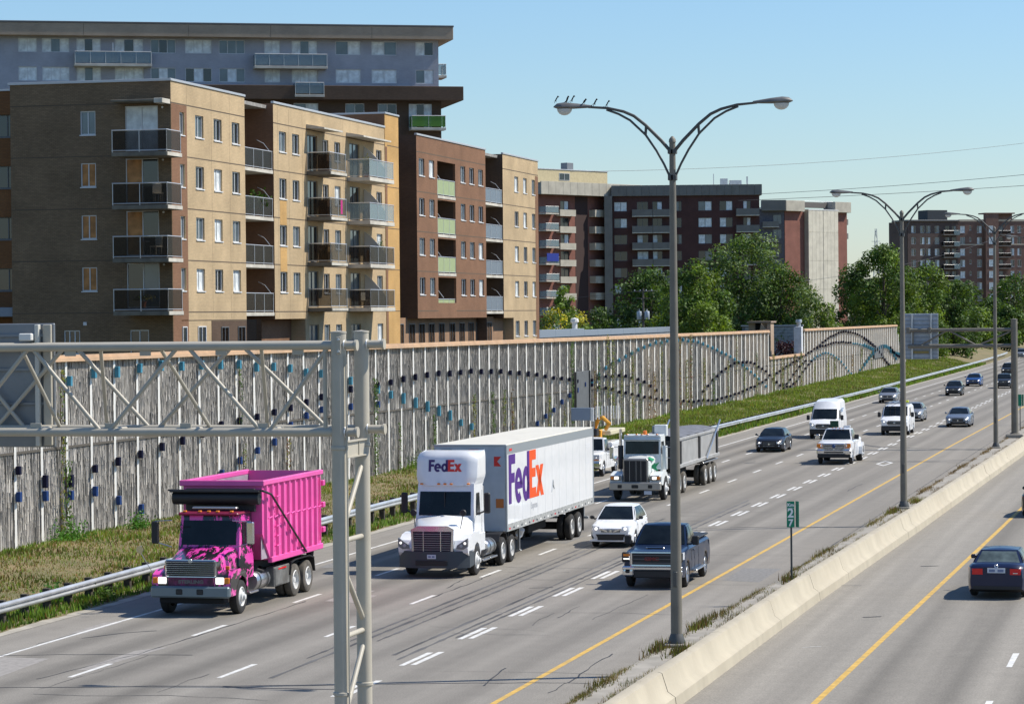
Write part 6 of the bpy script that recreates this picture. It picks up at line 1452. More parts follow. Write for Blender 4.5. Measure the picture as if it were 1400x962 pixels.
car('car', 'charcoal crossover behind the third lamp post', 'car', (-21.0, 322.9, 0), R(.5), paint('charcoal', (.03, .032, .036), .3), 4.6, .93, 1.62, 2.7, .36, .9, (.86, 1.08), 1.12, 1.15, 1.85, -.6, -.15, .82, .62, kind='suv', split=(.42, .74))
car('car', 'black crossover directly behind the charcoal crossover', 'car', (-24.25, 382.5, 0), R(.5), paint('black', (.010, .010, .011)), 4.7, .94, 1.72, 2.75, .36, .9, (.92, 1.14), 1.18, 1.1, 1.8, -.55, -.12, .84, .64, kind='suv', split=(.42, .74))
car('car', 'grey minivan farthest away at the right edge near the guardrail', 'car', (-30.9, 520.0, 0), R(1.5), paint('silver', (.26, .27, .28), .5), 5.0, .97, 1.72, 3.0, .35, .95, (.85, 1.1), 1.14, .95, 1.9, -.35, -.1, .88, .70, kind='suv', split=(.36, .66))
# opposite carriageway, seen from behind
vw = car('car', 'dark blue sedan seen from behind with red tail lamps in the opposite carriageway', 'car', (-5.93, 89.9, 0), R(180 - 1.2), paint('night_blue', (.006, .012, .045), .1), 4.64, .89, 1.45, 2.65, .33, .88, (.72, .96), 1.08, 1.25, 2.1, -1.15, -.48, .79, .56, kind='sedan', glow=False)
yb = 2.32
for ch in vw.children:
    if ch.name.startswith('rear_window'): ch.data.materials[0] = mat('rear_glass_pale', (.085, .11, .105), .1, spec=.5, var=.4, scale=2.5)  # pale colour stands for daylight seen through the cabin
pb = MB().bev(-.27, .27, yb + .014, yb + .026, .80, .95, .004).build('number_plate', M_plate, vw)
for x in (-.13, .13): MB().box(x - .09, x + .09, yb + .027, yb + .029, .83, .91).build('plate_characters', mat('plate_blue_ink', (.16, .2, .33), .5), pb, 0)
eb = MB().lathe([(.035, .0), (.055, .01), (.062, .0)], (0, yb + .02, 1.01), 'y', 20).build('emblem', M_chr, vw)
MB().path([(-.035, yb + .03, 1.045), (-.014, yb + .03, .97), (0, yb + .03, 1.005), (.014, yb + .03, .97), (.035, yb + .03, 1.045)], .005, 4).build('emblem_letter', M_chr, eb)
MB().bev(-.64, -.50, yb + .015, yb + .03, .78, .81, .004).build('badge_small', M_chr, vw)
for sg in (-1, 1): MB().bev(sg * .38 - .12, sg * .38 + .12, .72, .82, .95, 1.36, .04).build('headrest', M_seat, vw)
MB().bev(-.5, .5, yb - .28, yb - .26, 1.0, 1.03, .005).build('parcel_shelf', M_seat, vw)
car('car', 'black car cut by the right edge in the opposite carriageway', 'car', (-6.35, 124.4, 0), R(180 - 1.5), paint('black', (.010, .010, .011)), 4.5, .9, 1.45, kind='sedan', glow=False)

# ---- pickups
pk = car('pickup_truck', 'dark blue pickup with chrome grille and hood scoop beside the yellow line', 'pickup', (-16.95, 92.2, 0), R(.8), paint('navy', (.007, .018, .05), .1), 6.0, .99, 1.93, 3.7, .40, 1.0, (1.12, 1.28), 1.30, 1.55, 2.35, .15, .45, .86, .68, kind='pickup', grille='truck', lights=(.92, 1.16), low=.36, hw_taper=.09, split=(.42,), mirror_m=M_blk)
MB().bev(-.97, .97, -3.07, -2.9, .60, .74, .04).build('bumper_chrome', M_chr, pk); MB().bev(-.6, .6, -3.03, -2.9, .36, .6, .03).build('air_dam', M_blk, pk)
for sg in (-1, 1): MB().bev(sg * .6, sg * .96, -3.06, -2.85, .42, .62, .04).build('bumper_corner', M_chr, pk); MB().bev(sg * .72, sg * .86, -3.075, -3.05, .52, .62, .02).build('fog_lamp', M_blk, pk); MB().bev(sg * .72, sg * .98, -3.02, -2.9, .86, 1.18, .03).build('lamp_housing', M_blk, pk)
MB().bev(-.72, .72, -3.05, -3.0, .74, 1.2, .05).build('grille_surround', M_chr, pk)
gi = MB().bev(-.64, .64, -3.06, -3.03, .79, 1.155, .01).build('grille_inset', M_blk, pk)
for z in (.85, .97, 1.09): MB().bev(-.60, .60, -3.08, -3.06, z - .008, z + .008, .003).build('grille_bar', mat('bar_dark_chrome', (.2, .2, .21), .35, .8), gi)
text('GMC', .15, mat('badge_red', (.16, .015, .015), .4), gi, (0, -3.085, .97), (R(90), 0, 0), 'badge_lettering', .008, .006, sx=1.4)
MB().bev(-.3, .3, -2.45, -2.2, 1.25, 1.3, .02).build('hood_scoop', M_chr, pk); MB().bev(-.25, .25, -2.46, -2.4, 1.262, 1.287, .004).build('scoop_mouth', M_blk, pk)
for sg in (-1, 1):
    MB().bev(sg * .70, sg * .93, -3.03, -2.98, .95, .99, .008).build('running_light', M_lampo, pk); MB().bev(sg * .70, sg * .93, -3.03, -2.98, 1.05, 1.13, .008).build('turn_lamp', M_amb, pk)
    MB().bev(sg * 1.0, sg * 1.22, -1.25, -1.1, 1.28, 1.58, .03).build('tow_mirror', M_blk, pk); MB().bev(sg * .98, sg * 1.12, -1.0, 1.0, .42, .47, .015).build('running_board', M_rim, pk)
MB().bev(-.88, .88, .5, 2.95, 1.31, 1.37, .02).build('bed_cover', M_blk, pk)
dp = car('pickup_truck', 'white crew pickup with rear dual wheels and amber lamps before the high roof van', 'pickup', (-20.3, 166.1, 0), R(.8), paint('white', (.74, .75, .76)), 6.4, 1.0, 2.0, 3.9, .40, 1.0, (1.2, 1.36), 1.38, 1.5, 2.3, .4, .65, .88, .70, kind='pickup', grille='truck', lights=(.95, 1.24), low=.4, hw_taper=.07, split=(.42,), mirror_m=M_blk, amber=True)
MB().bev(-.98, .98, -3.3, -3.12, .60, .86, .05).build('bumper_chrome', M_chr, dp); MB().bev(-.95, .95, -3.24, -3.1, .40, .6, .03).build('air_dam', M_blk, dp); MB().bev(-.55, .55, -3.315, -3.29, .68, .76, .01).build('bumper_slot', M_blk, dp)
MB().bev(-.66, .66, -3.26, -3.2, .90, 1.22, .03).build('grille_surround', M_chr, dp); gi = MB().bev(-.60, .60, -3.28, -3.25, .94, 1.18, .01).build('grille_inset', M_blk, dp)
for z in (1.0, 1.11): MB().bev(-.58, .58, -3.3, -3.28, z - .02, z + .02, .005).build('grille_bar', M_chr, gi)
MB().lathe([(0, -.02), (.09, -.015), (.1, 0)], (0, -3.3, 1.06), 'y', 14).build('badge', paint('blue', (.015, .06, .2), .3), gi)
for sg in (-1, 1):
    MB().bev(sg * 1.0, sg * 1.25, -1.45, -1.3, 1.38, 1.66, .03).build('tow_mirror', M_blk if sg > 0 else M_chr, dp); MB().bev(sg * .75, sg * .97, -3.27, -3.2, 1.0, 1.2, .01).build('corner_lamp', M_amb, dp)
    wheel(dp, sg * 1.14, 1.70, .40, .2, sg, 'front'); MB().prism([(1.1, .42), (1.12, .85), (1.35, 1.08), (2.05, 1.08), (2.3, .85), (2.32, .42), (2.2, .42), (1.95, .88), (1.45, .88), (1.22, .42)], sg * .98, sg * 1.19, 'x').build('rear_fender', paint('white', (.74, .75, .76)), dp)
for x in (-.3, -.1, .1, .3): MB().bev(x - .04, x + .04, -1.0, -.9, 2.0, 2.04, .01).build('roof_marker', M_amb, dp)
MB().bev(-.7, -.2, 1.2, 1.26, 1.5, 2.35, .02).build('load_board', mat('board_dark_green', (.005, .05, .02), .6), dp)
MB().bev(.15, .55, .6, .9, 1.9, 2.1, .03).build('beacon', M_lampc, dp)

# ---- vans
def van(label, loc, Hh, L, pm, rack=False, name='van', text_=False, rz=.5):
    t = thing(name, label, 'van', loc, R(rz)); W = 1.0; yf = -L / 2; yb = L / 2; wr = .36; ya = yf + .95; yc = yb - 1.25; ar = wr + .05
    hoodz = 1.25; cowl = .95; rfy = 1.75
    def sec(y):
        d = y - yf; d1 = yb - y; z1 = ip(d, [(0, .98), (.06, 1.04), (.5, 1.18), (cowl, 1.32), (rfy, 1.98), (rfy + .6, Hh - .02), (L - .3, Hh), (L, Hh - .06)]); k = 1 - .13 * max(0, 1 - d / .5) ** 2 - .02 * max(0, 1 - d1 / .3); h = W * k
        zu = .32; zl = zu
        for c_ in (ya, yc):
            if abs(y - c_) < ar: zl = max(zl, wr + math.sqrt(ar * ar - (y - c_) ** 2))
        zt = min(z1 - .05, 1.3); up_ = max(0, z1 - 1.32); hi = h - .10 * up_ / 1.0 * .9; zs = max(zt, z1 - .14)
        return [(0, zu), (h - .3, zu), (h - .02, zl), (h, zl + .4 * (zt - zl)), (h, zt), (h - .03 - (h - hi) * .5, (zt + zs) / 2 + .01), (hi - .03, zs), (hi - .16, z1 - .01), (0, z1 + .03)]
    st = sorted(set([yf, yf + .03, yf + .1, yf + .25, yf + .5, yf + cowl, yf + 1.2, yf + 1.5, yf + rfy, yf + rfy + .25, yf + rfy + .5, 0.5, 1, yb - .3, yb - .1, yb] + [c_ + ar * math.sin(a * math.pi / 12) for c_ in (ya, yc) for a in range(-6, 7)]))
    lofty(MB(), st, sec).build('body', [pm, M_under], t, 35)
    sl = (rfy - cowl) / (Hh - .12 - 1.32)
    MB().grid(lambda u, v: (u * (.86 - .06 * v), yf + cowl - .035 + .80 * v, 1.36 + .64 * v), 8, 3, -1, 1).build('windscreen', M_wsh, t, 60)
    for sg in (-1, 1):
        MB().add([(sg * (W - .005), yf + cowl + .32, 1.33), (sg * (W - .005), yf + cowl + 1.35, 1.33), (sg * (W - .06), yf + cowl + 1.35, 1.93), (sg * (W - .06), yf + cowl + .85, 1.93)], [(0, 1, 2, 3)]).build('side_window', M_wsh, t, 0)
        MB().bev(sg * (W + .06), sg * (W + .28), yf + cowl + .25, yf + cowl + .37, 1.25, 1.6, .04).build('mirror', M_blk, t)
        h_ = MB().grid(lambda u, v: (sg * (.62 + .32 * u), yf - .0 + .30 * u * u - .012, .86 + .2 * v + .06 * u), 5, 2).build('headlight', M_lampc, t, 60, False); MB().lathe([(0, -.02), (.05, -.018), (.06, 0)], (sg * .72, yf + .01, .96), 'y', 10).build('bulb', M_lampo, h_)
        wheel(t, sg * (W - .005), ya, wr, .23, sg, 'alloy'); wheel(t, sg * (W - .005), yc, wr, .23, sg, 'alloy')
        MB().box(sg * (W + .001), sg * (W + .006), yf + cowl + 1.5, yf + cowl + 1.51, .5, Hh - .5).build('door_seam', M_blk, t, 0)
    gr = MB(); P_ = [(-.52, .86), (-.42, .74), (.42, .74), (.52, .86), (.42, 1.02), (-.42, 1.02)]; gr.prism(P_, yf - .025, yf - .0, 'y'); g_ = gr.build('grille', M_blk, t)
    MB().prism([(x * 1.08, .88 + (z - .88) * 1.12) for x, z in P_], yf - .012, yf + .01, 'y').build('grille_rim', M_chr, g_)
    for z in (.82, .93): MB().bev(-.42, .42, yf - .035, yf - .025, z - .012, z + .012, .003).build('grille_bar', M_rim, g_)
    MB().lathe([(0, -.02), (.07, -.015), (.08, 0)], (0, yf - .035, .88), 'y', 12).build('badge', M_rim, g_)
    MB().bev(-.93, .93, yf - .05, yf + .25, .30, .68, .05).build('bumper', M_blk, t)
    return t, L, W, yf
WP_ = paint('white', (.74, .75, .76))
v1, L, W, yf = van('white high roof delivery van right behind the white dual wheel pickup', (-25.1, 198.7, 0), 2.62, 5.9, WP_)
for z, w in ((1.95, 1.3), (1.8, 1.0)): MB().box(.985, .99, -.4, -.4 + w, z, z + .07).build('blue_stripe', mat('stripe_blue', (.05, .2, .42), .5), v1, 0)
v2, L, W, yf = van('white low roof van with ladder rack and yellow beacon behind the second lamp post', (-20.8, 204.1, 0), 2.08, 5.5, WP_, rz=.8)
rk = MB()
for y in (-1.2, -.1, 1.0, 2.1): rk.tube((-.75, y, 2.2), (.75, y, 2.2), .03, n=6).tube((-.75, y, 2.05), (-.75, y, 2.2), .025, n=5).tube((.75, y, 2.05), (.75, y, 2.2), .025, n=5)
rk.build('roof_rack', M_rim, v2)
ld = MB()
for x in (-.45, -.1): ld.tube((x, -1.9, 2.27), (x, 2.2, 2.27), .03, n=6)
for i in range(12): ld.tube((-.45, -1.8 + i * .34, 2.27), (-.1, -1.8 + i * .34, 2.27), .016, n=5)
tag(ld.build('ladder', M_rim, None), 'aluminium ladder lying on the roof rack of the low roof van', 'ladder').location = (-20.8, 204.1, 0.0)
MB().bev(.25, .8, -.1, .1, 2.22, 2.38, .03).build('beacon', mat('beacon_yellow', (.65, .7, .05), .4), v2)

# ================================================================ TRUCKS
def lights_row(par, xs, y, z, m_=M_amb, nm='roof_marker'):
    for x in xs: MB().bev(x - .05, x + .05, y - .06, y + .05, z, z + .055, .015).build(nm, m_, par)
def cab_shell(t, pm, y0, y1, zb, zt, w, wt, rake, glass_z, pillars=True, nm='cab', ws_curve=.06, taper_top=.0):
    """upright truck cab: windscreen raked by rake, side doors with a window"""
    F = lambda u, v: (u * (w + (wt - w) * v), y0 + rake * v + ws_curve * u * u, zb + (zt - zb) * v)
    cb = MB(); cb.grid(F, 8, 6, -1, 1)
    for sg in (-1, 1): cb.grid(lambda s_, v: (sg * (w + (wt - w) * v), (y0 + rake * v + ws_curve) * (1 - s_) + y1 * s_, zb + (zt - zb) * v), 6, 6)
    cb.grid(lambda u, v: (u * wt, (y0 + rake + ws_curve * u * u) * (1 - v) + y1 * v, zt + .05 * (1 - u * u) * math.sin(min(1, v * 3) * math.pi / 2)), 8, 6, -1, 1)
    cb.grid(lambda u, v: (u * (w + (wt - w) * v), y1, zb + (zt - zb) * v), 4, 3, -1, 1)
    cb.build(nm, pm, t, 40)
    g0, g1 = [(z - zb) / (zt - zb) for z in glass_z]
    ws = MB().grid(lambda u, v: tuple(Vector(F(u, v)) + Vector((0, -.012, .004))), 8, 4, -.9, .9, g0, g1).build('windscreen', M_wsh, t, 60)
    return F, ws
def fuel_tank(t, x, y0, y1, z, r, m_=M_rim):
    o = MB().lathe([(0, 0), (r * .9, 0), (r, .04), (r, y1 - y0 - .04), (r * .9, y1 - y0), (0, y1 - y0)], (x, y0, z), 'y', 20).build('fuel_tank', m_, t, 40)
    for y in (y0 + .25, y1 - .3): MB().lathe([(r + .012, 0), (r + .012, .06)], (x, y, z), 'y', 20).build('tank_strap', M_blk, o)
    return o
# ---- pink roll-off truck -------------------------------------------------
PX, PY_ = -28.8, 79.15
pt = thing('rolloff_truck', 'pink and black zebra painted truck carrying a bright pink waste container', 'truck', (PX, PY_, 0), R(.4))
def zebra():
    m = bpy.data.materials.new('paint_zebra_pink'); m.use_nodes = True; nt = m.node_tree; N = nt.nodes; L_2 = nt.links; b = N['Principled BSDF']; b.inputs['Roughness'].default_value = .3; b.inputs['Coat Weight'].default_value = .7
    tc = N.new('ShaderNodeTexCoord'); mp = N.new('ShaderNodeMapping'); mp.inputs['Scale'].default_value = (3.4, .8, 1.0); mp.inputs['Rotation'].default_value = (0, .3, .35); L_2.new(tc.outputs['Object'], mp.inputs[0])
    w = N.new('ShaderNodeTexNoise'); w.inputs['Scale'].default_value = 1.5; w.inputs['Detail'].default_value = 6; w.inputs['Roughness'].default_value = .72; w.inputs['Distortion'].default_value = .5; L_2.new(mp.outputs[0], w.inputs[0])
    cr = N.new('ShaderNodeValToRGB'); cr.color_ramp.interpolation = 'CONSTANT'; e = cr.color_ramp.elements; e[0].position = 0; e[0].color = (.012, .012, .014, 1); e[1].position = .505; e[1].color = (.72, .045, .34, 1)
    q_ = e.new(.52); q_.color = (.80, .07, .42, 1); L_2.new(w.outputs[0], cr.inputs[0]); L_2.new(cr.outputs[0], b.inputs['Base Color']); return m
ZP = zebra(); PK = mat('paint_pink', (.80, .10, .38), .38, coat=.3, var=.06, scale=1.2, dirt=.22, dcol=(.5, .10, .27)); PKd = mat('container_inside_grey', (.30, .25, .29), .8, var=.2)
M_bump = mat('bumper_blue_grey', (.15, .19, .21), .4, .3)
# hood: sloped, narrow nose, flared fenders
def hood_sec(y):      # y from 0.12 to 1.55
    v = (y - .1) / 1.45; w = .74 + .18 * v; zt_ = 1.62 + .30 * v
    return [(0, .95), (w, .95), (w + .02, 1.3), (w - .02, zt_ - .08), (w - .14, zt_), (0, zt_ + .04)]
lofty(MB(), [.1, .14, .3, .6, .9, 1.2, 1.55], hood_sec, 0, 1, nd=1).build('hood', [ZP, M_under], pt, 30)
for sg in (-1, 1):
    fd = MB(); P_ = [(.10, .72), (.06, .98), (.14, 1.22), (.45, 1.34), (.95, 1.36), (1.45, 1.25), (1.66, 1.0), (1.72, .7)]; arch = [(1.62, .55), (1.60, .75), (1.45, 1.02), (1.15, 1.14), (.85, 1.06), (.62, .85), (.55, .62), (.5, .6), (.15, .6)]
    fd.prism(P_ + arch, sg * .72, sg * 1.22, 'x'); fd.build('fender', ZP, pt, 30)
    h_ = MB().bev(sg * .76, sg * 1.02, .035, .09, .96, 1.16, .02).build('headlight', M_lampo if sg > 0 else M_lampo, pt); MB().bev(sg * 1.025, sg * 1.19, .04, .12, .97, 1.15, .02).build('turn_lamp', M_amb, h_)
    wheel(pt, sg * 1.22, 1.15, .50, .28, sg, 'front')
    MB().tube((sg * .95, 1.1, 2.75), (sg * 1.50, 1.15, 2.72), .018, n=6).tube((sg * 1.0, 1.2, 1.95), (sg * 1.5, 1.15, 2.1), .018, n=6).build('mirror_arm', M_rim, pt)
    MB().bev(sg * 1.38, sg * 1.60, 1.08, 1.2, 2.05, 2.72, .03).build('mirror', M_chr if sg > 0 else M_blk, pt)
gp = MB().bev(-.80, .80, .02, .1, 1.16, 1.68, .05).build('grille_surround', M_chr, pt); gi = MB().bev(-.75, .75, .0, .04, 1.20, 1.64, .02).build('grille', M_blk, pt)
for k in range(7): MB().bev(-.74, .74, -.02, .0, 1.235 + k * .06, 1.25 + k * .06, .003).build('grille_bar', M_chr, gi)
MB().lathe([(0, -.02), (.06, -.015), (.07, 0)], (0, .0, 1.64), 'y', 14).build('badge', M_rim, gp)
MB().bev(-.72, .72, .06, .2, .86, 1.18, .03).build('lower_grille', mat('paint_pink_dark', (.12, .01, .06), .5, var=.5, scale=9), pt); text('STERLING', .13, mat('letter_grey', (.14, .14, .15), .4, .5), pt, (0, .05, 1.02), (R(90), 0, 0), 'lettering', .006, .005, sx=1.35)
bm_ = MB().bev(-1.22, 1.22, -.08, .16, .56, .90, .05).build('bumper', M_bump, pt)
for x in (-.32, .32): MB().bev(x - .1, x + .1, -.1, -.07, .66, .82, .02).build('tow_hook_slot', M_blk, bm_)
MB().bev(-1.0, 1.0, .1, .6, .38, .56, .03).build('valance', M_under, pt)
cabF, ws = cab_shell(pt, ZP, 1.5, 2.95, 1.35, 2.88, .98, .92, .32, (1.98, 2.70))
for sg in (-1, 1):
    MB().add([(sg * .985, 1.95, 2.0), (sg * .985, 2.75, 1.92), (sg * .945, 2.75, 2.66), (sg * .945, 2.02, 2.66)], [(0, 1, 2, 3)]).build('side_window', M_wsh, pt, 0)
    MB().add([(sg * .99, 1.9, .95), (sg * .99, 2.9, .95), (sg * .99, 2.9, 1.36), (sg * .99, 1.6, 1.36)], [(0, 1, 2, 3)]).build('cab_skirt', ZP, pt, 0)
    MB().bev(sg * .85, sg * 1.2, 1.95, 2.75, .5, .56, .01).build('step', M_rim, pt)
    MB().bev(sg * .9, sg * 1.02, .55, .62, 1.35, 1.45, .01).build('marker_lamp', M_amb, pt)
MB().bev(-.95, .95, 1.62, 2.9, 2.86, 2.95, .04).build('roof', mat('roof_maroon', (.22, .015, .05), .4), pt)
lights_row(pt, (-.75, -.28, 0, .28, .72), 1.72, 2.95)
MB().bev(-.62, .80, 1.95, 2.15, 3.02, 3.10, .03).build('light_bar', M_rim, pt)
# tarp roller and housing above the cab
tr_ = MB(); tr_.lathe([(0, -1.45), (.19, -1.43), (.2, -1.38), (.2, 1.26), (.19, 1.3), (0, 1.32)], (0, 2.62, 3.32), 'x', 16); tr_.build('tarp_roller', M_blk, pt)
MB().bev(-1.5, 1.35, 2.40, 2.85, 3.5, 3.56, .01).build('tarp_hood', M_blk, pt); MB().tube((-1.58, 2.5, 3.56), (1.42, 2.5, 3.56), .03, n=6).build('tarp_bar', M_blk, pt)
MB().bev(-1.1, 1.1, 2.75, 2.9, 2.9, 3.6, .02).build('cab_guard', M_blk, pt)
MB().path([(1.42, 2.55, 3.55), (1.45, 3.3, 3.4), (1.36, 7.1, 1.35)], .035, 7).build('tarp_arm', M_blk, pt)
# frame, side box, tank
MB().box(-.45, -.33, 1.2, 8.6, .75, 1.0).box(.33, .45, 1.2, 8.6, .75, 1.0).box(-.33, .33, 3.2, 3.4, .78, .98).box(-.33, .33, 6.2, 6.4, .78, .98).box(-.33, .33, 8.4, 8.6, .78, .98).build('chassis_rail', M_under, pt, 0)
MB().bev(-.62, -.45, 3.0, 8.9, 1.02, 1.3, .01).build('hoist_rail', mat('steel_dark', (.05, .05, .055), .5, .6), pt); MB().bev(.45, .62, 3.0, 8.9, 1.02, 1.3, .01).build('hoist_rail', mat('steel_dark', (.05, .05, .055), .5, .6), pt)
bx = MB().bev(.9, 1.18, 4.35, 5.9, .48, 1.08, .02).build('side_box', mat('box_aged_grey', (.16, .16, .15), .6, .2, var=.3, dirt=.5), pt); MB().bev(1.18, 1.2, 4.4, 5.1, .52, 1.04, .01).build('box_door', mat('box_aged_grey', (.16, .16, .15), .6, .2, var=.3, dirt=.5), bx); MB().bev(1.185, 1.205, 4.7, 5.5, .98, 1.03, .003).build('reflector', M_redl, bx)
fuel_tank(pt, .82, 2.95, 4.2, .78, .3, M_rim); fuel_tank(pt, -.82, 2.95, 4.6, .78, .3, M_rim)
MB().path([(.75, 4.2, 1.1), (1.0, 4.0, 1.0), (1.05, 3.5, 1.05), (.7, 3.2, 1.2)], .05, 7).build('hose', M_blk, pt)
for y in (6.45, 7.78):
    for sg in (-1, 1): wheel(pt, sg * 1.22, y, .51, .27, sg, 'rear_dusty', True)
    MB().tube((-.9, y, .5), (.9, y, .5), .12, n=10).build('axle', M_under, pt)
for sg in (-1, 1):
    fm = MB(); pts_ = [(5.85, .72), (5.98, 1.08), (6.4, 1.14), (7.85, 1.14), (8.3, 1.05), (8.42, .62)]; out = [(a * 1.0, b + .025) for a, b in pts_]
    fm.prism(pts_ + [(8.46, .62), (8.34, 1.09), (7.87, 1.18), (6.38, 1.18), (5.95, 1.12), (5.81, .72)], sg * .66, sg * 1.24, 'x').build('mud_guard', M_blk, pt)
# container
cn = thing('waste_container', 'bright pink ribbed open top waste container riding on the zebra painted truck', 'container', (PX, PY_, 0), R(.4))
y0, y1, zf, zt_, wc = 3.0, 9.1, 1.36, 3.80, 1.25; b0 = 3.65
side_p = [(b0 + .15, zf), (y1, zf), (y1, zt_), (y0, zt_), (y0, zf + .85)]
for sg in (-1, 1):
    MB().prism(side_p, sg * (wc - .06), sg * wc, 'x').build('side_wall', PK, cn, 0)
    for k in range(10):
        yy = y0 + .28 + k * .57; zlo = zf + .12 if yy > b0 + .1 else zf + .85 - (yy - y0) * 1.0
        zlo = max(zf + .12, zf + .85 - (yy - y0) * 1.05)
        MB().prism([(wc, yy - .10), (wc + .085, yy - .06), (wc + .085, yy + .06), (wc, yy + .10)], zlo, zt_ - .14, 'z').build('rib', PK, cn, 0) if sg > 0 else MB().prism([(-wc, yy - .10), (-wc - .085, yy - .06), (-wc - .085, yy + .06), (-wc, yy + .10)], zlo, zt_ - .14, 'z').build('rib', PK, cn, 0)
    MB().bev(sg * (wc - .08), sg * (wc + .09), y0 - .03, y1, zt_ - .12, zt_ + .03, .02).build('top_rail', PK, cn); MB().bev(sg * (wc - .08), sg * (wc + .07), b0 + .1, y1, zf - .08, zf + .1, .02).build('bottom_rail', PK, cn)
    for z in (2.45, 2.48): pass
    for k in range(10):
        yy = y0 + .5 + k * .57; MB().path([(sg * (wc + .10), yy - .16, 2.66), (sg * (wc + .12), yy + .1, 2.70)], .022, 5).build('tarp_hook', PK, cn)
    for z in (1.75, 2.05, 2.35, 2.95, 3.25): MB().path([(sg * (wc + .02), y0 + .95, z), (sg * (wc + .16), y0 + .95, z + .03), (sg * (wc + .16), y0 + 1.3, z + .06), (sg * (wc + .02), y0 + 1.3, z + .03)], .018, 5).build('ladder_rung', PK, cn)
MB().prism([(y0, zf + .85), (y0, zt_), (y0 + .06, zt_), (y0 + .06, zf + .85), (b0 + .22, zf), (b0 + .15, zf)], -wc + .06, wc - .06, 'x').build('front_wall', PK, cn, 0)
MB().bev(-wc - .1, wc + .1, y0 - .1, y0 + .04, zt_ - .14, zt_ + .04, .02).build('top_rail', PK, cn)
MB().box(-wc + .06, wc - .06, b0 + .2, y1, zf, zf + .06).build('floor', PKd, cn, 0)
MB().box(-wc + .061, wc - .061, y1 - .08, y1 - .02, zf + .06, zt_).build('rear_door', PK, cn, 0); MB().box(-wc + .0605, -wc + .075, y0 + .07, y1 - .09, zf + .07, zt_ - .13).box(wc - .075, wc - .0605, y0 + .07, y1 - .09, zf + .07, zt_ - .13).box(-wc + .08, wc - .08, y0 + .061, y0 + .075, zf + .9, zt_ - .15).build('lining', PKd, cn, 0)
for z in (1.9, 2.7, 3.4): MB().bev(wc + .0, wc + .12, y1 - .1, y1 + .12, z - .09, z + .09, .02).build('hinge', PK, cn)
MB().tube((wc + .05, y1 - .25, zf + .2), (wc + .05, y1 - .25, zt_ - .2), .03, n=6).build('latch_bar', PK, cn)
for x in (-1.0, 1.0): MB().lathe([(0, -.09), (.13, -.09), (.13, .09), (0, .09)], (x, y1 - .45, zf - .18), 'x', 14).build('roller', M_under, cn)
ns = MB().bev(-1.13, -.87, y0 - .02, y0 - .005, 3.30, 3.56, .003).build('sign_decal', M_wpost, cn)
MB().lathe([(.082, 0), (.11, 0)], (-1.0, y0 - .024, 3.43), 'y', 20).build('ring', M_blk, ns, 0); text('P', .16, M_blk, ns, (-1.0, y0 - .03, 3.43), (R(90), 0, 0), 'lettering', .008, .002); MB().box(-1.08, -.92, y0 - .034, y0 - .03, 3.42, 3.44).build('bar', M_blk, ns, 0)
MB().lathe([(0, -.0), (.115, 0), (.115, .03), (0, .03)], (-1.62, .15, 1.95), 'y', 12).build('convex_mirror', M_chr, pt); MB().tube((-1.1, .25, 1.0), (-1.62, .17, 1.9), .012, n=5).build('mirror_stalk', M_rim, pt)

# ---- delivery tractor and trailer ---------------------------------------
M_fw = mat('paint_fleet_white', (.76, .77, .77), .32, coat=.5, var=.03, dirt=.15, dcol=(.55, .54, .5)); M_fp = mat('logo_purple', (.075, .022, .19), .55, spec=.2); M_fo = mat('logo_orange', (.70, .085, .012), .55, spec=.2)
M_fpd = mat('logo_deep_purple', (.045, .02, .12), .45); M_fr_ = mat('logo_red', (.68, .03, .02), .45); M_bmp = mat('bumper_slate', (.045, .055, .065), .5)
FX, FY = -24.9, 92.0
def arc_ring(mb, cx, cz, ro_x, ro_z, ri_x, ri_z, a0, a1, T, n=18):
    o = len(mb.v); 
    for i in range(n + 1):
        a = a0 + (a1 - a0) * i / n
        for (rx, rz_) in ((ro_x, ro_z), (ri_x, ri_z)):
            mb.v.append(T(cx + rx * math.cos(a), cz + rz_ * math.sin(a)))
    for i in range(n): mb.f.append((o + 2 * i, o + 2 * i + 1, o + 2 * i + 3, o + 2 * i + 2)); mb.m.append(0)
def rect(mb, x0, x1, z0, z1, T): mb.add([T(x0, z0), T(x1, z0), T(x1, z1), T(x0, z1)], [(0, 1, 2, 3)])
def logo(par, T, m1, m2):
    """heavy five letter mark, unit cap height, laid out in (s, z)"""
    a = MB()
    rect(a, 0, .26, 0, 1, T); rect(a, .26, .62, .80, 1, T); rect(a, .26, .56, .42, .62, T)                      # F
    a.build('letter', m1, par, 0, False)
    b = MB(); arc_ring(b, .93, .335, .355, .365, .125, .17, R(0), R(312), T, 22); rect(b, .75, 1.285, .265, .415, T); b.build('letter', m1, par, 0, False)   # e
    c = MB(); arc_ring(c, 1.63, .335, .335, .365, .11, .17, 0, 2 * math.pi, T, 24); rect(c, 1.74, 1.97, 0, 1, T); c.build('letter', m1, par, 0, False)   # d
    d = MB(); rect(d, 1.97, 2.23, 0, 1, T); rect(d, 2.23, 2.62, .79, 1, T); rect(d, 2.23, 2.62, 0, .21, T); rect(d, 2.23, 2.58, .43, .62, T); d.build('letter', m2, par, 0, False)
    e = MB(); w = .16
    e.add([T(2.60, 0), T(2.90, 0), T(3.36, .66), T(3.06, .66)], [(0, 1, 2, 3)]); e.add([T(2.58, .66), T(2.88, .66), T(3.40, 0), T(3.10, 0)], [(0, 1, 2, 3)]); e.build('letter', m2, par, 0, False)
ft = thing('tractor_unit', 'white delivery tractor with tall lettered roof fairing pulling the white box trailer', 'truck', (FX, FY, 0), R(.3))
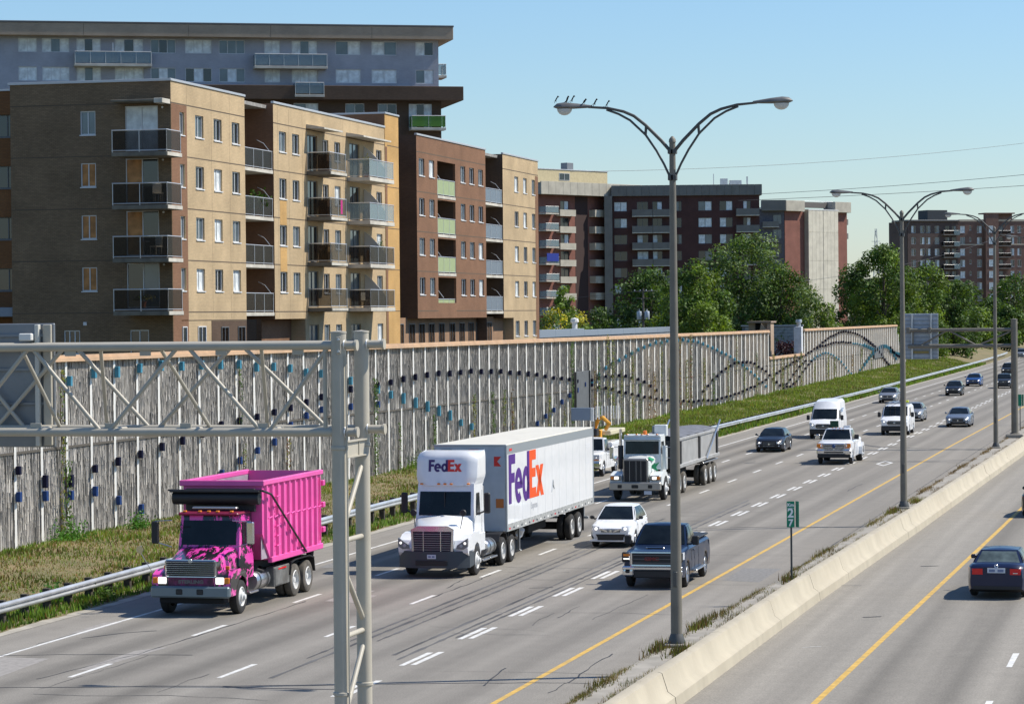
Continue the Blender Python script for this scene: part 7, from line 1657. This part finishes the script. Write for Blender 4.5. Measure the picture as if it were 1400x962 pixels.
def fh(y):
    v = y / 1.5; w = .62 + .38 * min(1, v * 1.1); zt2 = 1.42 + .52 * min(1, v * 1.0) ** .75
    return [(0, .8), (w, .8), (w + .04, 1.15), (w, zt2 - .16), (w - .16, zt2), (0, zt2 + .06)]
lofty(MB(), [.02, .08, .2, .4, .7, 1.0, 1.3, 1.55], fh, 0, 1, nd=1).build('hood', [M_fw, M_under], ft, 40)
for sg in (-1, 1):
    P_ = [(.10, .85), (.05, 1.0), (.20, 1.25), (.55, 1.42), (1.0, 1.48), (1.6, 1.46), (1.85, 1.3), (1.90, .75), (1.84, .62), (1.80, .8), (1.62, 1.04), (1.36, 1.12), (1.1, 1.04), (.92, .85), (.86, .68), (.3, .68)]
    MB().prism(P_, sg * .72, sg * 1.2, 'x').build('fender', M_fw, ft, 30)
    h_ = MB().prism([(.80, .98), (.84, 1.10), (1.20, 1.34), (1.20, 1.06), (1.05, .96)] if sg > 0 else [(-.80, .98), (-.84, 1.10), (-1.20, 1.34), (-1.20, 1.06), (-1.05, .96)], .03, .14, 'y').build('headlight', mat('headlight_smoked', (.16, .17, .18), .15, spec=.8), ft)
    MB().lathe([(0, -.01), (.055, -.005), (.06, .02)], (sg * .98, .02, 1.08), 'y', 12).build('bulb', mat('lens_dim', (.35, .37, .38), .2, spec=.8), h_); MB().lathe([(0, -.02), (.04, -.015), (.05, .02)], (sg * 1.11, .03, 1.17), 'y', 10).build('bulb', M_lampo, h_)
    wheel(ft, sg * 1.22, 1.36, .50, .28, sg, 'front')
    MB().path([(sg * .78, .75, 1.62), (sg * .86, .78, 2.05)], .015, 5).build('mirror_stalk', M_blk, ft); MB().lathe([(0, -.04), (.10, -.035), (.12, 0), (.10, .05), (0, .08)], (sg * .86, .8, 2.13), 'y', 12).build('hood_mirror', M_blk, ft)
    MB().bev(sg * 1.34, sg * 1.56, 1.75, 1.88, 2.05, 2.75, .04).build('mirror', M_blk, ft); MB().path([(sg * 1.05, 1.9, 2.0), (sg * 1.42, 1.82, 2.15)], .03, 6).build('mirror_arm', M_blk, ft)
gr_s = MB().prism([(-.70, .76), (.70, .76), (.74, 1.62), (.50, 1.74), (-.50, 1.74), (-.74, 1.62)], -.03, .06, 'y').build('grille_surround', M_chr, ft); gi = MB().prism([(-.63, .84), (.63, .84), (.66, 1.56), (-.66, 1.56)], -.045, -.028, 'y').build('grille', mat('grille_dark', (.02, .018, .03), .4, .3), ft)
for k in range(9): MB().bev(-.63, .63, -.065, -.045, .87 + k * .075, .885 + k * .075, .004).build('grille_bar', M_rim, gi)
for x in (-.3, .3): MB().bev(x - .018, x + .018, -.075, -.045, .85, 1.56, .005).build('grille_strut', M_chr, gi)
bp_ = MB(); bp_.grid(lambda u, v: (u * 1.22, -.16 + .42 * abs(u) ** 3.0, .34 + .56 * v + .0 * u), 16, 3, -1, 1); bp_.add([(-1.22, .26, .34), (-1.22, .9, .4), (-1.22, .9, .85), (-1.22, .26, .9)], [(0, 1, 2, 3)]); bp_.add([(1.22, .26, .34), (1.22, .9, .4), (1.22, .9, .85), (1.22, .26, .9)], [(0, 1, 2, 3)])
bp_.grid(lambda u, v: (u * 1.22, -.16 + .42 * abs(u) ** 3.0 + (.9 - (-.16 + .42 * abs(u) ** 3.0)) * v, .9), 16, 1, -1, 1); bmo = bp_.build('bumper', M_bmp, ft, 40)
MB().bev(-.55, .55, -.185, -.15, .44, .60, .01).build('bumper_slot', M_blk, bmo); MB().bev(-.14, .16, -.2, -.17, .66, .8, .004).build('number_plate', M_plate, bmo); MB().box(-.10, -.01, -.204, -.201, .70, .76).box(.03, .12, -.204, -.201, .70, .76).build('plate_characters', mat('plate_blue_ink', (.16, .2, .33), .5), bmo, 0)
cab_shell(ft, M_fw, 1.48, 3.1, 1.3, 3.05, 1.03, .98, .35, (1.98, 2.78))
MB().bev(-.012, .012, 1.66, 1.72, 2.0, 2.76, .004).build('windscreen_divider', M_blk, ft)
for sg in (-1, 1):
    MB().add([(sg * 1.035, 1.98, 2.02), (sg * 1.035, 2.55, 1.95), (sg * 1.0, 2.55, 2.72), (sg * 1.0, 2.12, 2.72)], [(0, 1, 2, 3)]).build('side_window', M_wsh, ft, 0)
    MB().bev(sg * .99, sg * 1.06, 1.55, 3.1, .72, 1.34, .02).build('cab_skirt', M_fw, ft); MB().bev(sg * .95, sg * 1.22, 2.2, 3.1, .38, .44, .01).build('step', M_rim, ft); MB().bev(sg * .95, sg * 1.2, 3.25, 4.3, .38, .44, .01).build('step', M_rim, ft)
    MB().box(sg * 1.037, sg * 1.042, 2.72, 2.735, .8, 2.8).build('door_seam', M_blk, ft, 0)
fuel_tank(ft, .88, 3.15, 4.3, .76, .29); fuel_tank(ft, -.88, 3.15, 4.3, .76, .29)
lights_row(ft, (-.82, -.22, 0, .22, .82), 1.75, 3.02)
# roof fairing
fr = MB(); 
def fsec(z): 
    v = (z - 2.98) / 1.17; return 1.62 + .42 * v ** 1.6, 1.05 + .10 * (1 - (2 * v - 1) ** 2) * .3 + (.10 if v < .85 else .06)
F1 = lambda u, v: (u * (.975 + .09 * sm(v * 3.5) - .9 * max(0, v - .8) ** 2), 1.76 + .17 * v + 3.2 * max(0, v - .78) ** 2 + .20 * abs(u) ** 5, 2.98 + 1.17 * v - .10 * abs(u) ** 6 * v)
fr.grid(F1, 12, 10, -1, 1)
for sg in (-1, 1): fr.grid(lambda s_, v: tuple(Vector(F1(sg, v)) * (1 - s_) + Vector((F1(sg, v)[0] * 1.0, 3.2, 2.98 + 1.17 * v)) * s_), 4, 10)
fr.grid(lambda u, v: tuple(Vector(F1(u, 1)) * (1 - v) + Vector((F1(u, 1)[0], 3.2, 4.13)) * v), 12, 3, -1, 1); fo = fr.build('roof_fairing', M_fw, ft, 45)
logo(fo, lambda s_, z: (-.60 + s_ * .345, 1.76 + .17 * ((3.46 - 2.98 + z * .40) / 1.17) - .014 + .2 * abs((-.62 + s_ * .345) / 1.06) ** 5, 3.46 + z * .40 + .0), M_fpd, M_fr_)
MB().box(-.45, -.33, 1.6, 8.2, .78, 1.0).box(.33, .45, 1.6, 8.2, .78, 1.0).box(-.33, .33, 4.4, 4.6, .8, .98).box(-.33, .33, 7.9, 8.1, .8, .98).build('chassis_rail', M_under, ft, 0)
for y in (5.15, 6.5):
    for sg in (-1, 1):
        wheel(ft, sg * 1.22, y, .50, .26, sg, 'rear', True)
        MB().prism([(y - .62, .85), (y - .45, 1.08), (y, 1.14), (y + .45, 1.08), (y + .62, .85), (y + .66, .87), (y + .48, 1.12), (y, 1.18), (y - .48, 1.12), (y - .66, .87)], sg * .66, sg * 1.2, 'x').build('mud_guard', M_blk, ft)
    MB().tube((-.9, y, .5), (.9, y, .5), .12, n=10).build('axle', M_under, ft)
MB().bev(-.5, .5, 4.9, 6.4, 1.0, 1.14, .03).build('fifth_wheel', M_under, ft); MB().bev(-1.0, 1.0, 3.12, 3.2, 1.1, 2.9, .02).build('cab_back', mat('cab_back_grey', (.3, .3, .3), .6), ft)
# trailer
TX, TY = -24.9, 97.2
tl = thing('box_trailer', 'long white box trailer with large purple and orange lettering on its side', 'trailer', (TX, TY, 0), R(.25))
LT = 15.1; w = 1.3; zb, zt2 = 1.16, 4.22
MB().box(-w, w, 0, LT, zb + .02, zt2 - .05).build('box_body', M_fw, tl, 0)
MB().bev(-w + .01, w - .01, .01, LT - .01, zt2 - .05, zt2 + .005, .02).build('roof_sheet', mat('roof_cream', (.62, .59, .50), .6, var=.05, dirt=.25, dcol=(.45, .42, .35)), tl)
M_ft = mat('trailer_rail_alu', (.36, .39, .41), .4, .5)
for sg in (-1, 1):
    MB().box(sg * w, sg * (w + .012), 0, LT, zt2 - .34, zt2 - .04).build('top_rail', M_ft, tl, 0); MB().box(sg * w, sg * (w + .014), 0, LT, zb, zb + .26).build('bottom_rail', mat('rail_grey_rivet', (.42, .42, .40), .5, .3, var=.3, scale=9, stretch=(1, 1, 1)), tl, 0)
    MB().bev(sg * (w - .04), sg * (w + .02), -.02, .09, zb, zt2, .01).build('corner_post', M_ft, tl); MB().bev(sg * (w - .04), sg * (w + .02), LT - .1, LT + .02, zb, zt2, .01).build('corner_post', M_ft, tl)
    for k in range(24): MB().box(sg * (w + .012), sg * (w + .017), .3 + k * .62, .52 + k * .62, zb + .06, zb + .12).build('reflective_tape', M_redl if k % 6 == 0 else M_bmp if k % 2 else M_wpost, tl, 0)
    for k in range(1, 12): MB().box(sg * (w + .0005), sg * (w + .004), k * 1.24 - .008, k * 1.24 + .008, zb + .27, zt2 - .35).build('panel_seam', mat('seam_grey', (.68, .69, .69), .5), tl, 0)
MB().box(-w + .05, w - .05, -.012, 0, zb + .04, zt2 - .06).build('front_wall', mat('front_blue_grey', (.42, .46, .50), .5, var=.05), tl, 0)
MB().bev(-w, w, -.03, .03, zt2 - .07, zt2 + .0, .01).build('front_rail', M_ft, tl)
for x, m_ in ((-.85, M_blk), (.15, M_fr_)): MB().bev(x - .2, x + .2, -.05, -.012, 3.98, 4.05, .01).build('front_marker', m_, tl)
MB().bev(.92, 1.2, -.03, -.012, 2.0, 2.32, .01).build('hazard_plate', mat('plate_orange', (.45, .14, .03), .6), tl)
MB().bev(-.05, .0, -.03, -.012, 1.4, 3.6, .01).build('front_seam', M_ft, tl)
MB().add([(.86, -.02, 3.46), (1.12, -.02, 3.46), (.98, -.02, 3.63), (1.12, -.02, 3.8), (.86, -.02, 3.8)], [(0, 1, 2, 3, 4)]).build('logo_piece', M_fr_, tl, 0)
def TL(s_, z): return (w + .006, .33 + s_ * 1.66, 2.10 + z * 1.74)
logo(tl, TL, M_fp, M_fo)
text('Express', .34, mat('letter_grey_pale', (.45, .46, .48), .5), tl, (w + .006, 4.35, 1.82), (R(90), 0, R(90)), 'lettering', .004, .001)
MB().box(w + .013, w + .018, .38, .82, 3.97, 4.06).build('red_marker', M_redl, tl, 0)
MB().path([(w + .01, 7.3, 2.1), (w + .01, 7.55, 2.55), (w + .01, 7.75, 2.2), (w + .01, 7.45, 2.4)], .012, 4).build('decal', M_ft, tl)

for z in (3.55, 3.45, 2.95, 2.85): MB().box(w + .005, w + .007, 13.6, 14.4, z, z + .05).build('faint_marking', mat('letter_pale', (.62, .63, .64), .5), tl, 0)
for x in (-.45, .45): MB().box(x - .05, x + .05, .3, LT - .3, .95, zb).build('chassis_rail', M_under, tl, 0)
for y in (11.2, 12.55):
    for sg in (-1, 1): wheel(tl, sg * 1.27, y, .50, .26, sg, 'rear', True)
    MB().tube((-.9, y, .5), (.9, y, .5), .1, n=10).build('axle', M_under, tl)
for sg in (-1, 1):
    MB().bev(sg * 1.0, sg * 1.08, 2.9, 3.0, .3, 1.15, .01).build('landing_leg', M_rim, tl); MB().bev(sg * .95, sg * 1.13, 2.85, 3.05, .25, .3, .01).build('landing_foot', M_rim, tl)
    MB().bev(sg * .7, sg * 1.25, 13.4, 13.42, .2, 1.1, .005).build('mud_flap', M_blk, tl)
MB().bev(-.6, .6, 6.4, 9.4, .62, .95, .03).build('underslung_box', M_under, tl); MB().bev(-1.1, 1.1, LT - .15, LT - .05, .55, .65, .01).build('bumper_bar', M_ft, tl)
for x in (-.9, .9): MB().bev(x - .04, x + .04, LT - .12, LT - .06, .62, 1.16, .01).build('bumper_strut', M_ft, tl)
MB().path([(1.0, 3.5, 1.0), (.9, 3.6, .8), (.8, 3.5, .7)], .14, 8).build('lamp_pod', M_lampc, tl)

# ---- white dump tractor and its grey trailer ------------------------------
QX, QY = -25.55, 130.75
qt = thing('dump_tractor', 'white long nose dump truck tractor with upright black grille and green hood arrow', 'truck', (QX, QY, 0), R(.4))
M_qw = mat('paint_work_white', (.66, .69, .68), .4, coat=.3, var=.05, dirt=.35, dcol=(.4, .4, .36))
def qh(y):
    v = y / 1.7; w = .55 + .13 * v; return [(0, .95), (w, .95), (w, 1.3), (w - .01, 1.80 + .12 * v), (w - .12, 1.92 + .12 * v), (0, 1.98 + .12 * v)]
lofty(MB(), [.16, .2, .6, 1.1, 1.6], qh, 0, 1, nd=1).build('hood', [M_qw, M_under], qt, 30)
gs = MB().bev(-.60, .60, .04, .2, .86, 2.0, .05).build('grille_surround', mat('grille_frame_grey', (.30, .29, .27), .35, .6), qt); gi = MB().bev(-.53, .53, .0, .05, .92, 1.9, .02).build('grille', M_blk, qt)
for k in range(14): MB().bev(-.5 + k * .077 - .007, -.5 + k * .077 + .007, -.015, .0, .94, 1.88, .002).build('grille_bar', M_rim if k in (3, 7, 10) else mat('steel_dark', (.05, .05, .055), .5, .6), gi)
MB().prism([(.52, 1.55), (.78, 1.78), (.78, 1.70), (1.0, 1.80), (.82, 1.55), (.92, 1.35)], .9, .93, 'y').build('green_arrow', mat('arrow_green', (.01, .25, .10), .5), qt)
MB().add([(.55, .35, 1.96), (.66, .9, 1.80), (.66, 1.3, 1.9), (.45, .9, 2.03)], [(0, 1, 2, 3)]).build('green_arrow', mat('arrow_green', (.01, .25, .10), .5), qt, 0).location = (0.02, 0, .02)
for sg in (-1, 1):
    P_ = [(.1, .82), (.1, 1.15), (.4, 1.28), (1.0, 1.36), (1.6, 1.28), (1.95, 1.0), (2.0, .7), (1.9, .7), (1.75, .95), (1.5, 1.12), (1.2, 1.15), (.9, 1.05), (.68, .85), (.6, .75), (.3, .75)]
    MB().prism(P_, sg * .66, sg * 1.22, 'x').build('fender', M_qw, qt, 30)
    h_ = MB().bev(sg * .68, sg * 1.2, .0, .12, .98, 1.20, .03).build('headlight_housing', mat('grille_frame_grey', (.30, .29, .27), .35, .6), qt); MB().bev(sg * .80, sg * 1.0, -.02, .01, 1.02, 1.16, .02).build('headlight', M_lampo, h_); MB().bev(sg * 1.02, sg * 1.17, -.02, .01, 1.02, 1.16, .02).build('turn_lamp', M_amb, h_)
    wheel(qt, sg * 1.23, 1.35, .52, .28, sg, 'front')
    st = MB().tube((sg * 1.06, 1.95, .9), (sg * 1.06, 1.95, 3.3), .07, n=10).build('exhaust_stack', M_chr, qt) if sg < 0 else None
    MB().lathe([(.12, 1.4), (.13, 1.42), (.13, 2.5), (.12, 2.52)], (sg * 1.06, 1.95, 0), 'z', 12).build('air_cleaner', M_blk if sg < 0 else M_qw, qt)
    MB().bev(sg * 1.38, sg * 1.56, 1.7, 1.8, 1.9, 2.5, .03).build('mirror', M_chr, qt); MB().tube((sg * .95, 1.9, 2.45), (sg * 1.45, 1.75, 2.45), .015, n=5).tube((sg * .95, 1.9, 1.95), (sg * 1.45, 1.75, 1.95), .015, n=5).build('mirror_arm', M_rim, qt)
MB().lathe([(0, -.06), (.13, -.05), (.14, 0), (0, .02)], (-1.05, .7, 1.95), 'y', 12).build('round_mirror', M_chr, qt)
b_ = MB().bev(-1.22, 1.22, -.14, .08, .52, .90, .04).build('bumper', mat('bumper_cream', (.38, .36, .32), .35, .5), qt)
for x in (-.72, 0, .72): MB().bev(x - (.16 if x == 0 else .1), x + (.16 if x == 0 else .1), -.155, -.13, .62, .78, .02).build('bumper_slot', M_blk, b_)
MB().bev(.42, .78, -.1, -.06, .32, .5, .01).build('number_plate', M_plate, b_)
cab_shell(qt, M_qw, 1.72, 3.05, 1.4, 2.95, .90, .88, .10, (2.12, 2.72), ws_curve=.04)
MB().bev(-.86, .86, 1.64, 1.85, 2.78, 2.84, .02).build('sun_visor', mat('visor_blue_grey', (.2, .26, .33), .4), qt)
for sg in (-1, 1): MB().add([(sg * .905, 1.95, 2.12), (sg * .905, 2.7, 2.12), (sg * .89, 2.7, 2.7), (sg * .89, 2.0, 2.7)], [(0, 1, 2, 3)]).build('side_window', M_wsh, qt, 0); MB().bev(sg * .88, sg * .93, 1.75, 3.05, .8, 1.42, .02).build('cab_skirt', M_qw, qt)
MB().bev(-.88, .88, 1.78, 3.0, 2.95, 3.02, .03).build('roof', M_qw, qt); lights_row(qt, (-.72, -.26, 0, .26, .72), 1.86, 3.02, M_amb)
MB().lathe([(0, .2), (.09, .18), (.1, .0)], (.05, 2.3, 3.02), 'z', 10).build('beacon', mat('beacon_orange', (.8, .2, .03), .3), qt)
MB().bev(.35, .95, 3.1, 3.5, 2.9, 3.45, .03).build('white_box', M_qw, qt); MB().bev(.25, .35, 3.1, 3.5, 2.9, 3.4, .02).build('box_side', M_bump, qt)
MB().box(-.42, -.3, 1.6, 8, .8, 1.02).box(.3, .42, 1.6, 8, .8, 1.02).box(-.3, .3, 4.4, 4.6, .8, 1.0).box(-.3, .3, 7.8, 8, .8, 1.0).build('chassis_rail', M_under, qt, 0); fuel_tank(qt, .85, 3.0, 4.3, .78, .3); fuel_tank(qt, -.85, 3.0, 4.3, .78, .3)
for y in (5.2, 6.6):
    for sg in (-1, 1): wheel(qt, sg * 1.23, y, .52, .27, sg, 'rear_dusty', True)
    MB().tube((-.9, y, .5), (.9, y, .5), .12, n=10).build('axle', M_under, qt)
DX, DY_ = -25.55, 135.4
dt = thing('dump_trailer', 'grey steel dump trailer with rolled tarp and three rear axles behind the white tractor', 'trailer', (DX, DY_, 0), R(.4))
M_dg = mat('dump_body_grey', (.36, .355, .34), .55, .25, var=.1, scale=1.5, dirt=.45, dcol=(.24, .22, .19)); M_dd = mat('dump_post_dark', (.06, .058, .055), .6, .3)
z0, z1 = 1.28, 2.62; LL = 12.2
for sg in (-1, 1):
    MB().box(sg * 1.16, sg * 1.22, 0, LL, z0 + .2, z1).build('side_wall', M_dg, dt, 0); MB().bev(sg * 1.12, sg * 1.3, 0, LL, z0, z0 + .2, .03).build('bottom_rail', M_dg, dt); MB().bev(sg * 1.12, sg * 1.28, 0, LL, z1 - .02, z1 + .12, .02).build('top_rail', M_dg, dt)
    for k in range(3): MB().bev(sg * 1.22, sg * 1.31, .2 + k * 5.6, .5 + k * 5.6, z0 + .2, z1 - .02, .02).build('side_post', M_dd, dt)
    MB().path([(sg * 1.34, LL - 4.6, z0 + .1), (sg * 1.34, LL - .1, z1 + .55)], .045, 6).build('tarp_arm', M_rim, dt)
    MB().box(sg * 1.0, sg * 1.02, LL - .8, LL - .78, .3, 1.2).build('mud_flap', M_blk, dt, 0)
MB().box(-1.16, 1.16, 0, .06, z0, z1).build('front_wall', M_dd, dt, 0); MB().box(-1.16, 1.16, LL - .06, LL, z0, z1).build('tailgate', M_dg, dt, 0); MB().box(-1.15, 1.15, .06, LL - .06, z0 + .1, z0 + .2).build('floor', M_dg, dt, 0)
MB().grid(lambda u, v: ((u * 2 - 1) * 1.18, v * LL, z1 + .14 + .16 * math.sin(u * math.pi) + .015 * math.sin(v * 30)), 8, 24).build('tarp', mat('tarp_grey', (.13, .135, .15), .8, var=.25), dt, 60)
MB().box(-.42, -.3, .3, LL, 1.0, z0).box(.3, .42, .3, LL, 1.0, z0).build('chassis_rail', M_under, dt, 0)
for y in (8.1, 9.65, 11.1):
    for sg in (-1, 1): wheel(dt, sg * 1.24, y, .52, .27, sg, 'rear_dusty', True)
    MB().tube((-.9, y, .5), (.9, y, .5), .12, n=10).build('axle', M_under, dt)
MB().bev(.9, 1.25, 7.3, 11.9, 1.12, 1.2, .02).build('mud_guard', M_rim, dt); MB().bev(-1.25, -.9, 7.3, 11.9, 1.12, 1.2, .02).build('mud_guard', M_rim, dt); MB().bev(-.4, .4, 1.8, 7.0, .7, 1.0, .04).build('hoist_box', M_under, dt)

# ---- white service truck on the shoulder ---------------------------------
UX, UY = -32.15, 152.6
ut = car('service_truck', 'white service truck with yellow lifting arm partly hidden behind the trailer', 'truck', (UX, UY, 0), R(.4), M_fw, 5.6, .98, 2.05, 3.4, .40, .95, (1.15, 1.34), 1.0, 1.4, 1.95, .0, .15, .88, .74, kind='pickup', grille='truck', lights=(.9, 1.2), low=.4, hw_taper=.06, split=(.55,), mirror_m=M_blk, amber=True)
MB().bev(-.98, .98, -2.9, -2.75, .52, .8, .04).build('bumper_chrome', M_chr, ut)
M_uy = mat('lift_yellow', (.72, .33, .02), .45, var=.05)
MB().bev(-1.02, 1.02, .3, 3.6, .75, 1.75, .04).build('service_body', M_fw, ut)
for k in range(4): MB().bev(1.02, 1.04, .4 + k * .8, 1.12 + k * .8, .85, 1.65, .01).build('locker_door', M_fw, ut)
MB().bev(-.3, .3, .6, 1.2, 1.75, 2.4, .04).build('turret', M_uy, ut); MB().path([(-.1, .9, 2.4), (.2, .5, 3.0), (.55, 0, 3.1), (.9, .1, 2.75), (.6, .6, 2.45)], .11, 8).build('lifting_arm', M_uy, ut)
MB().bev(-.1, .8, 1.0, 5.2, 2.1, 2.35, .04).build('boom', mat('boom_cream', (.55, .5, .33), .5), ut); MB().bev(-.45, .3, -.4, .2, 2.1, 2.5, .03).build('winch', M_blk, ut)
ar_ = thing('arrow_board', 'blue grey arrow board with white louvres raised above the service truck', 'sign', (UX, UY, 0), R(.4))
MB().bev(-1.15, .15, -.35, -.3, 2.95, 3.65, .02).build('panel', mat('board_blue_grey', (.24, .29, .36), .4), ar_); MB().bev(-.05, .12, -.4, -.25, 2.9, 3.62, .02).build('edge_post', M_wpost, ar_)
for k in range(9): MB().bev(.2 + k * .13, .27 + k * .13, -.3 + k * .16, -.27 + k * .16, 3.0, 3.72, .01).build('louvre', M_wpost, ar_)
MB().tube((-.6, -.3, 2.2), (-.6, -.3, 2.95), .04, n=8).tube((.1, -.2, 2.2), (.1, -.2, 2.95), .04, n=8).build('mast', M_rim, ar_)
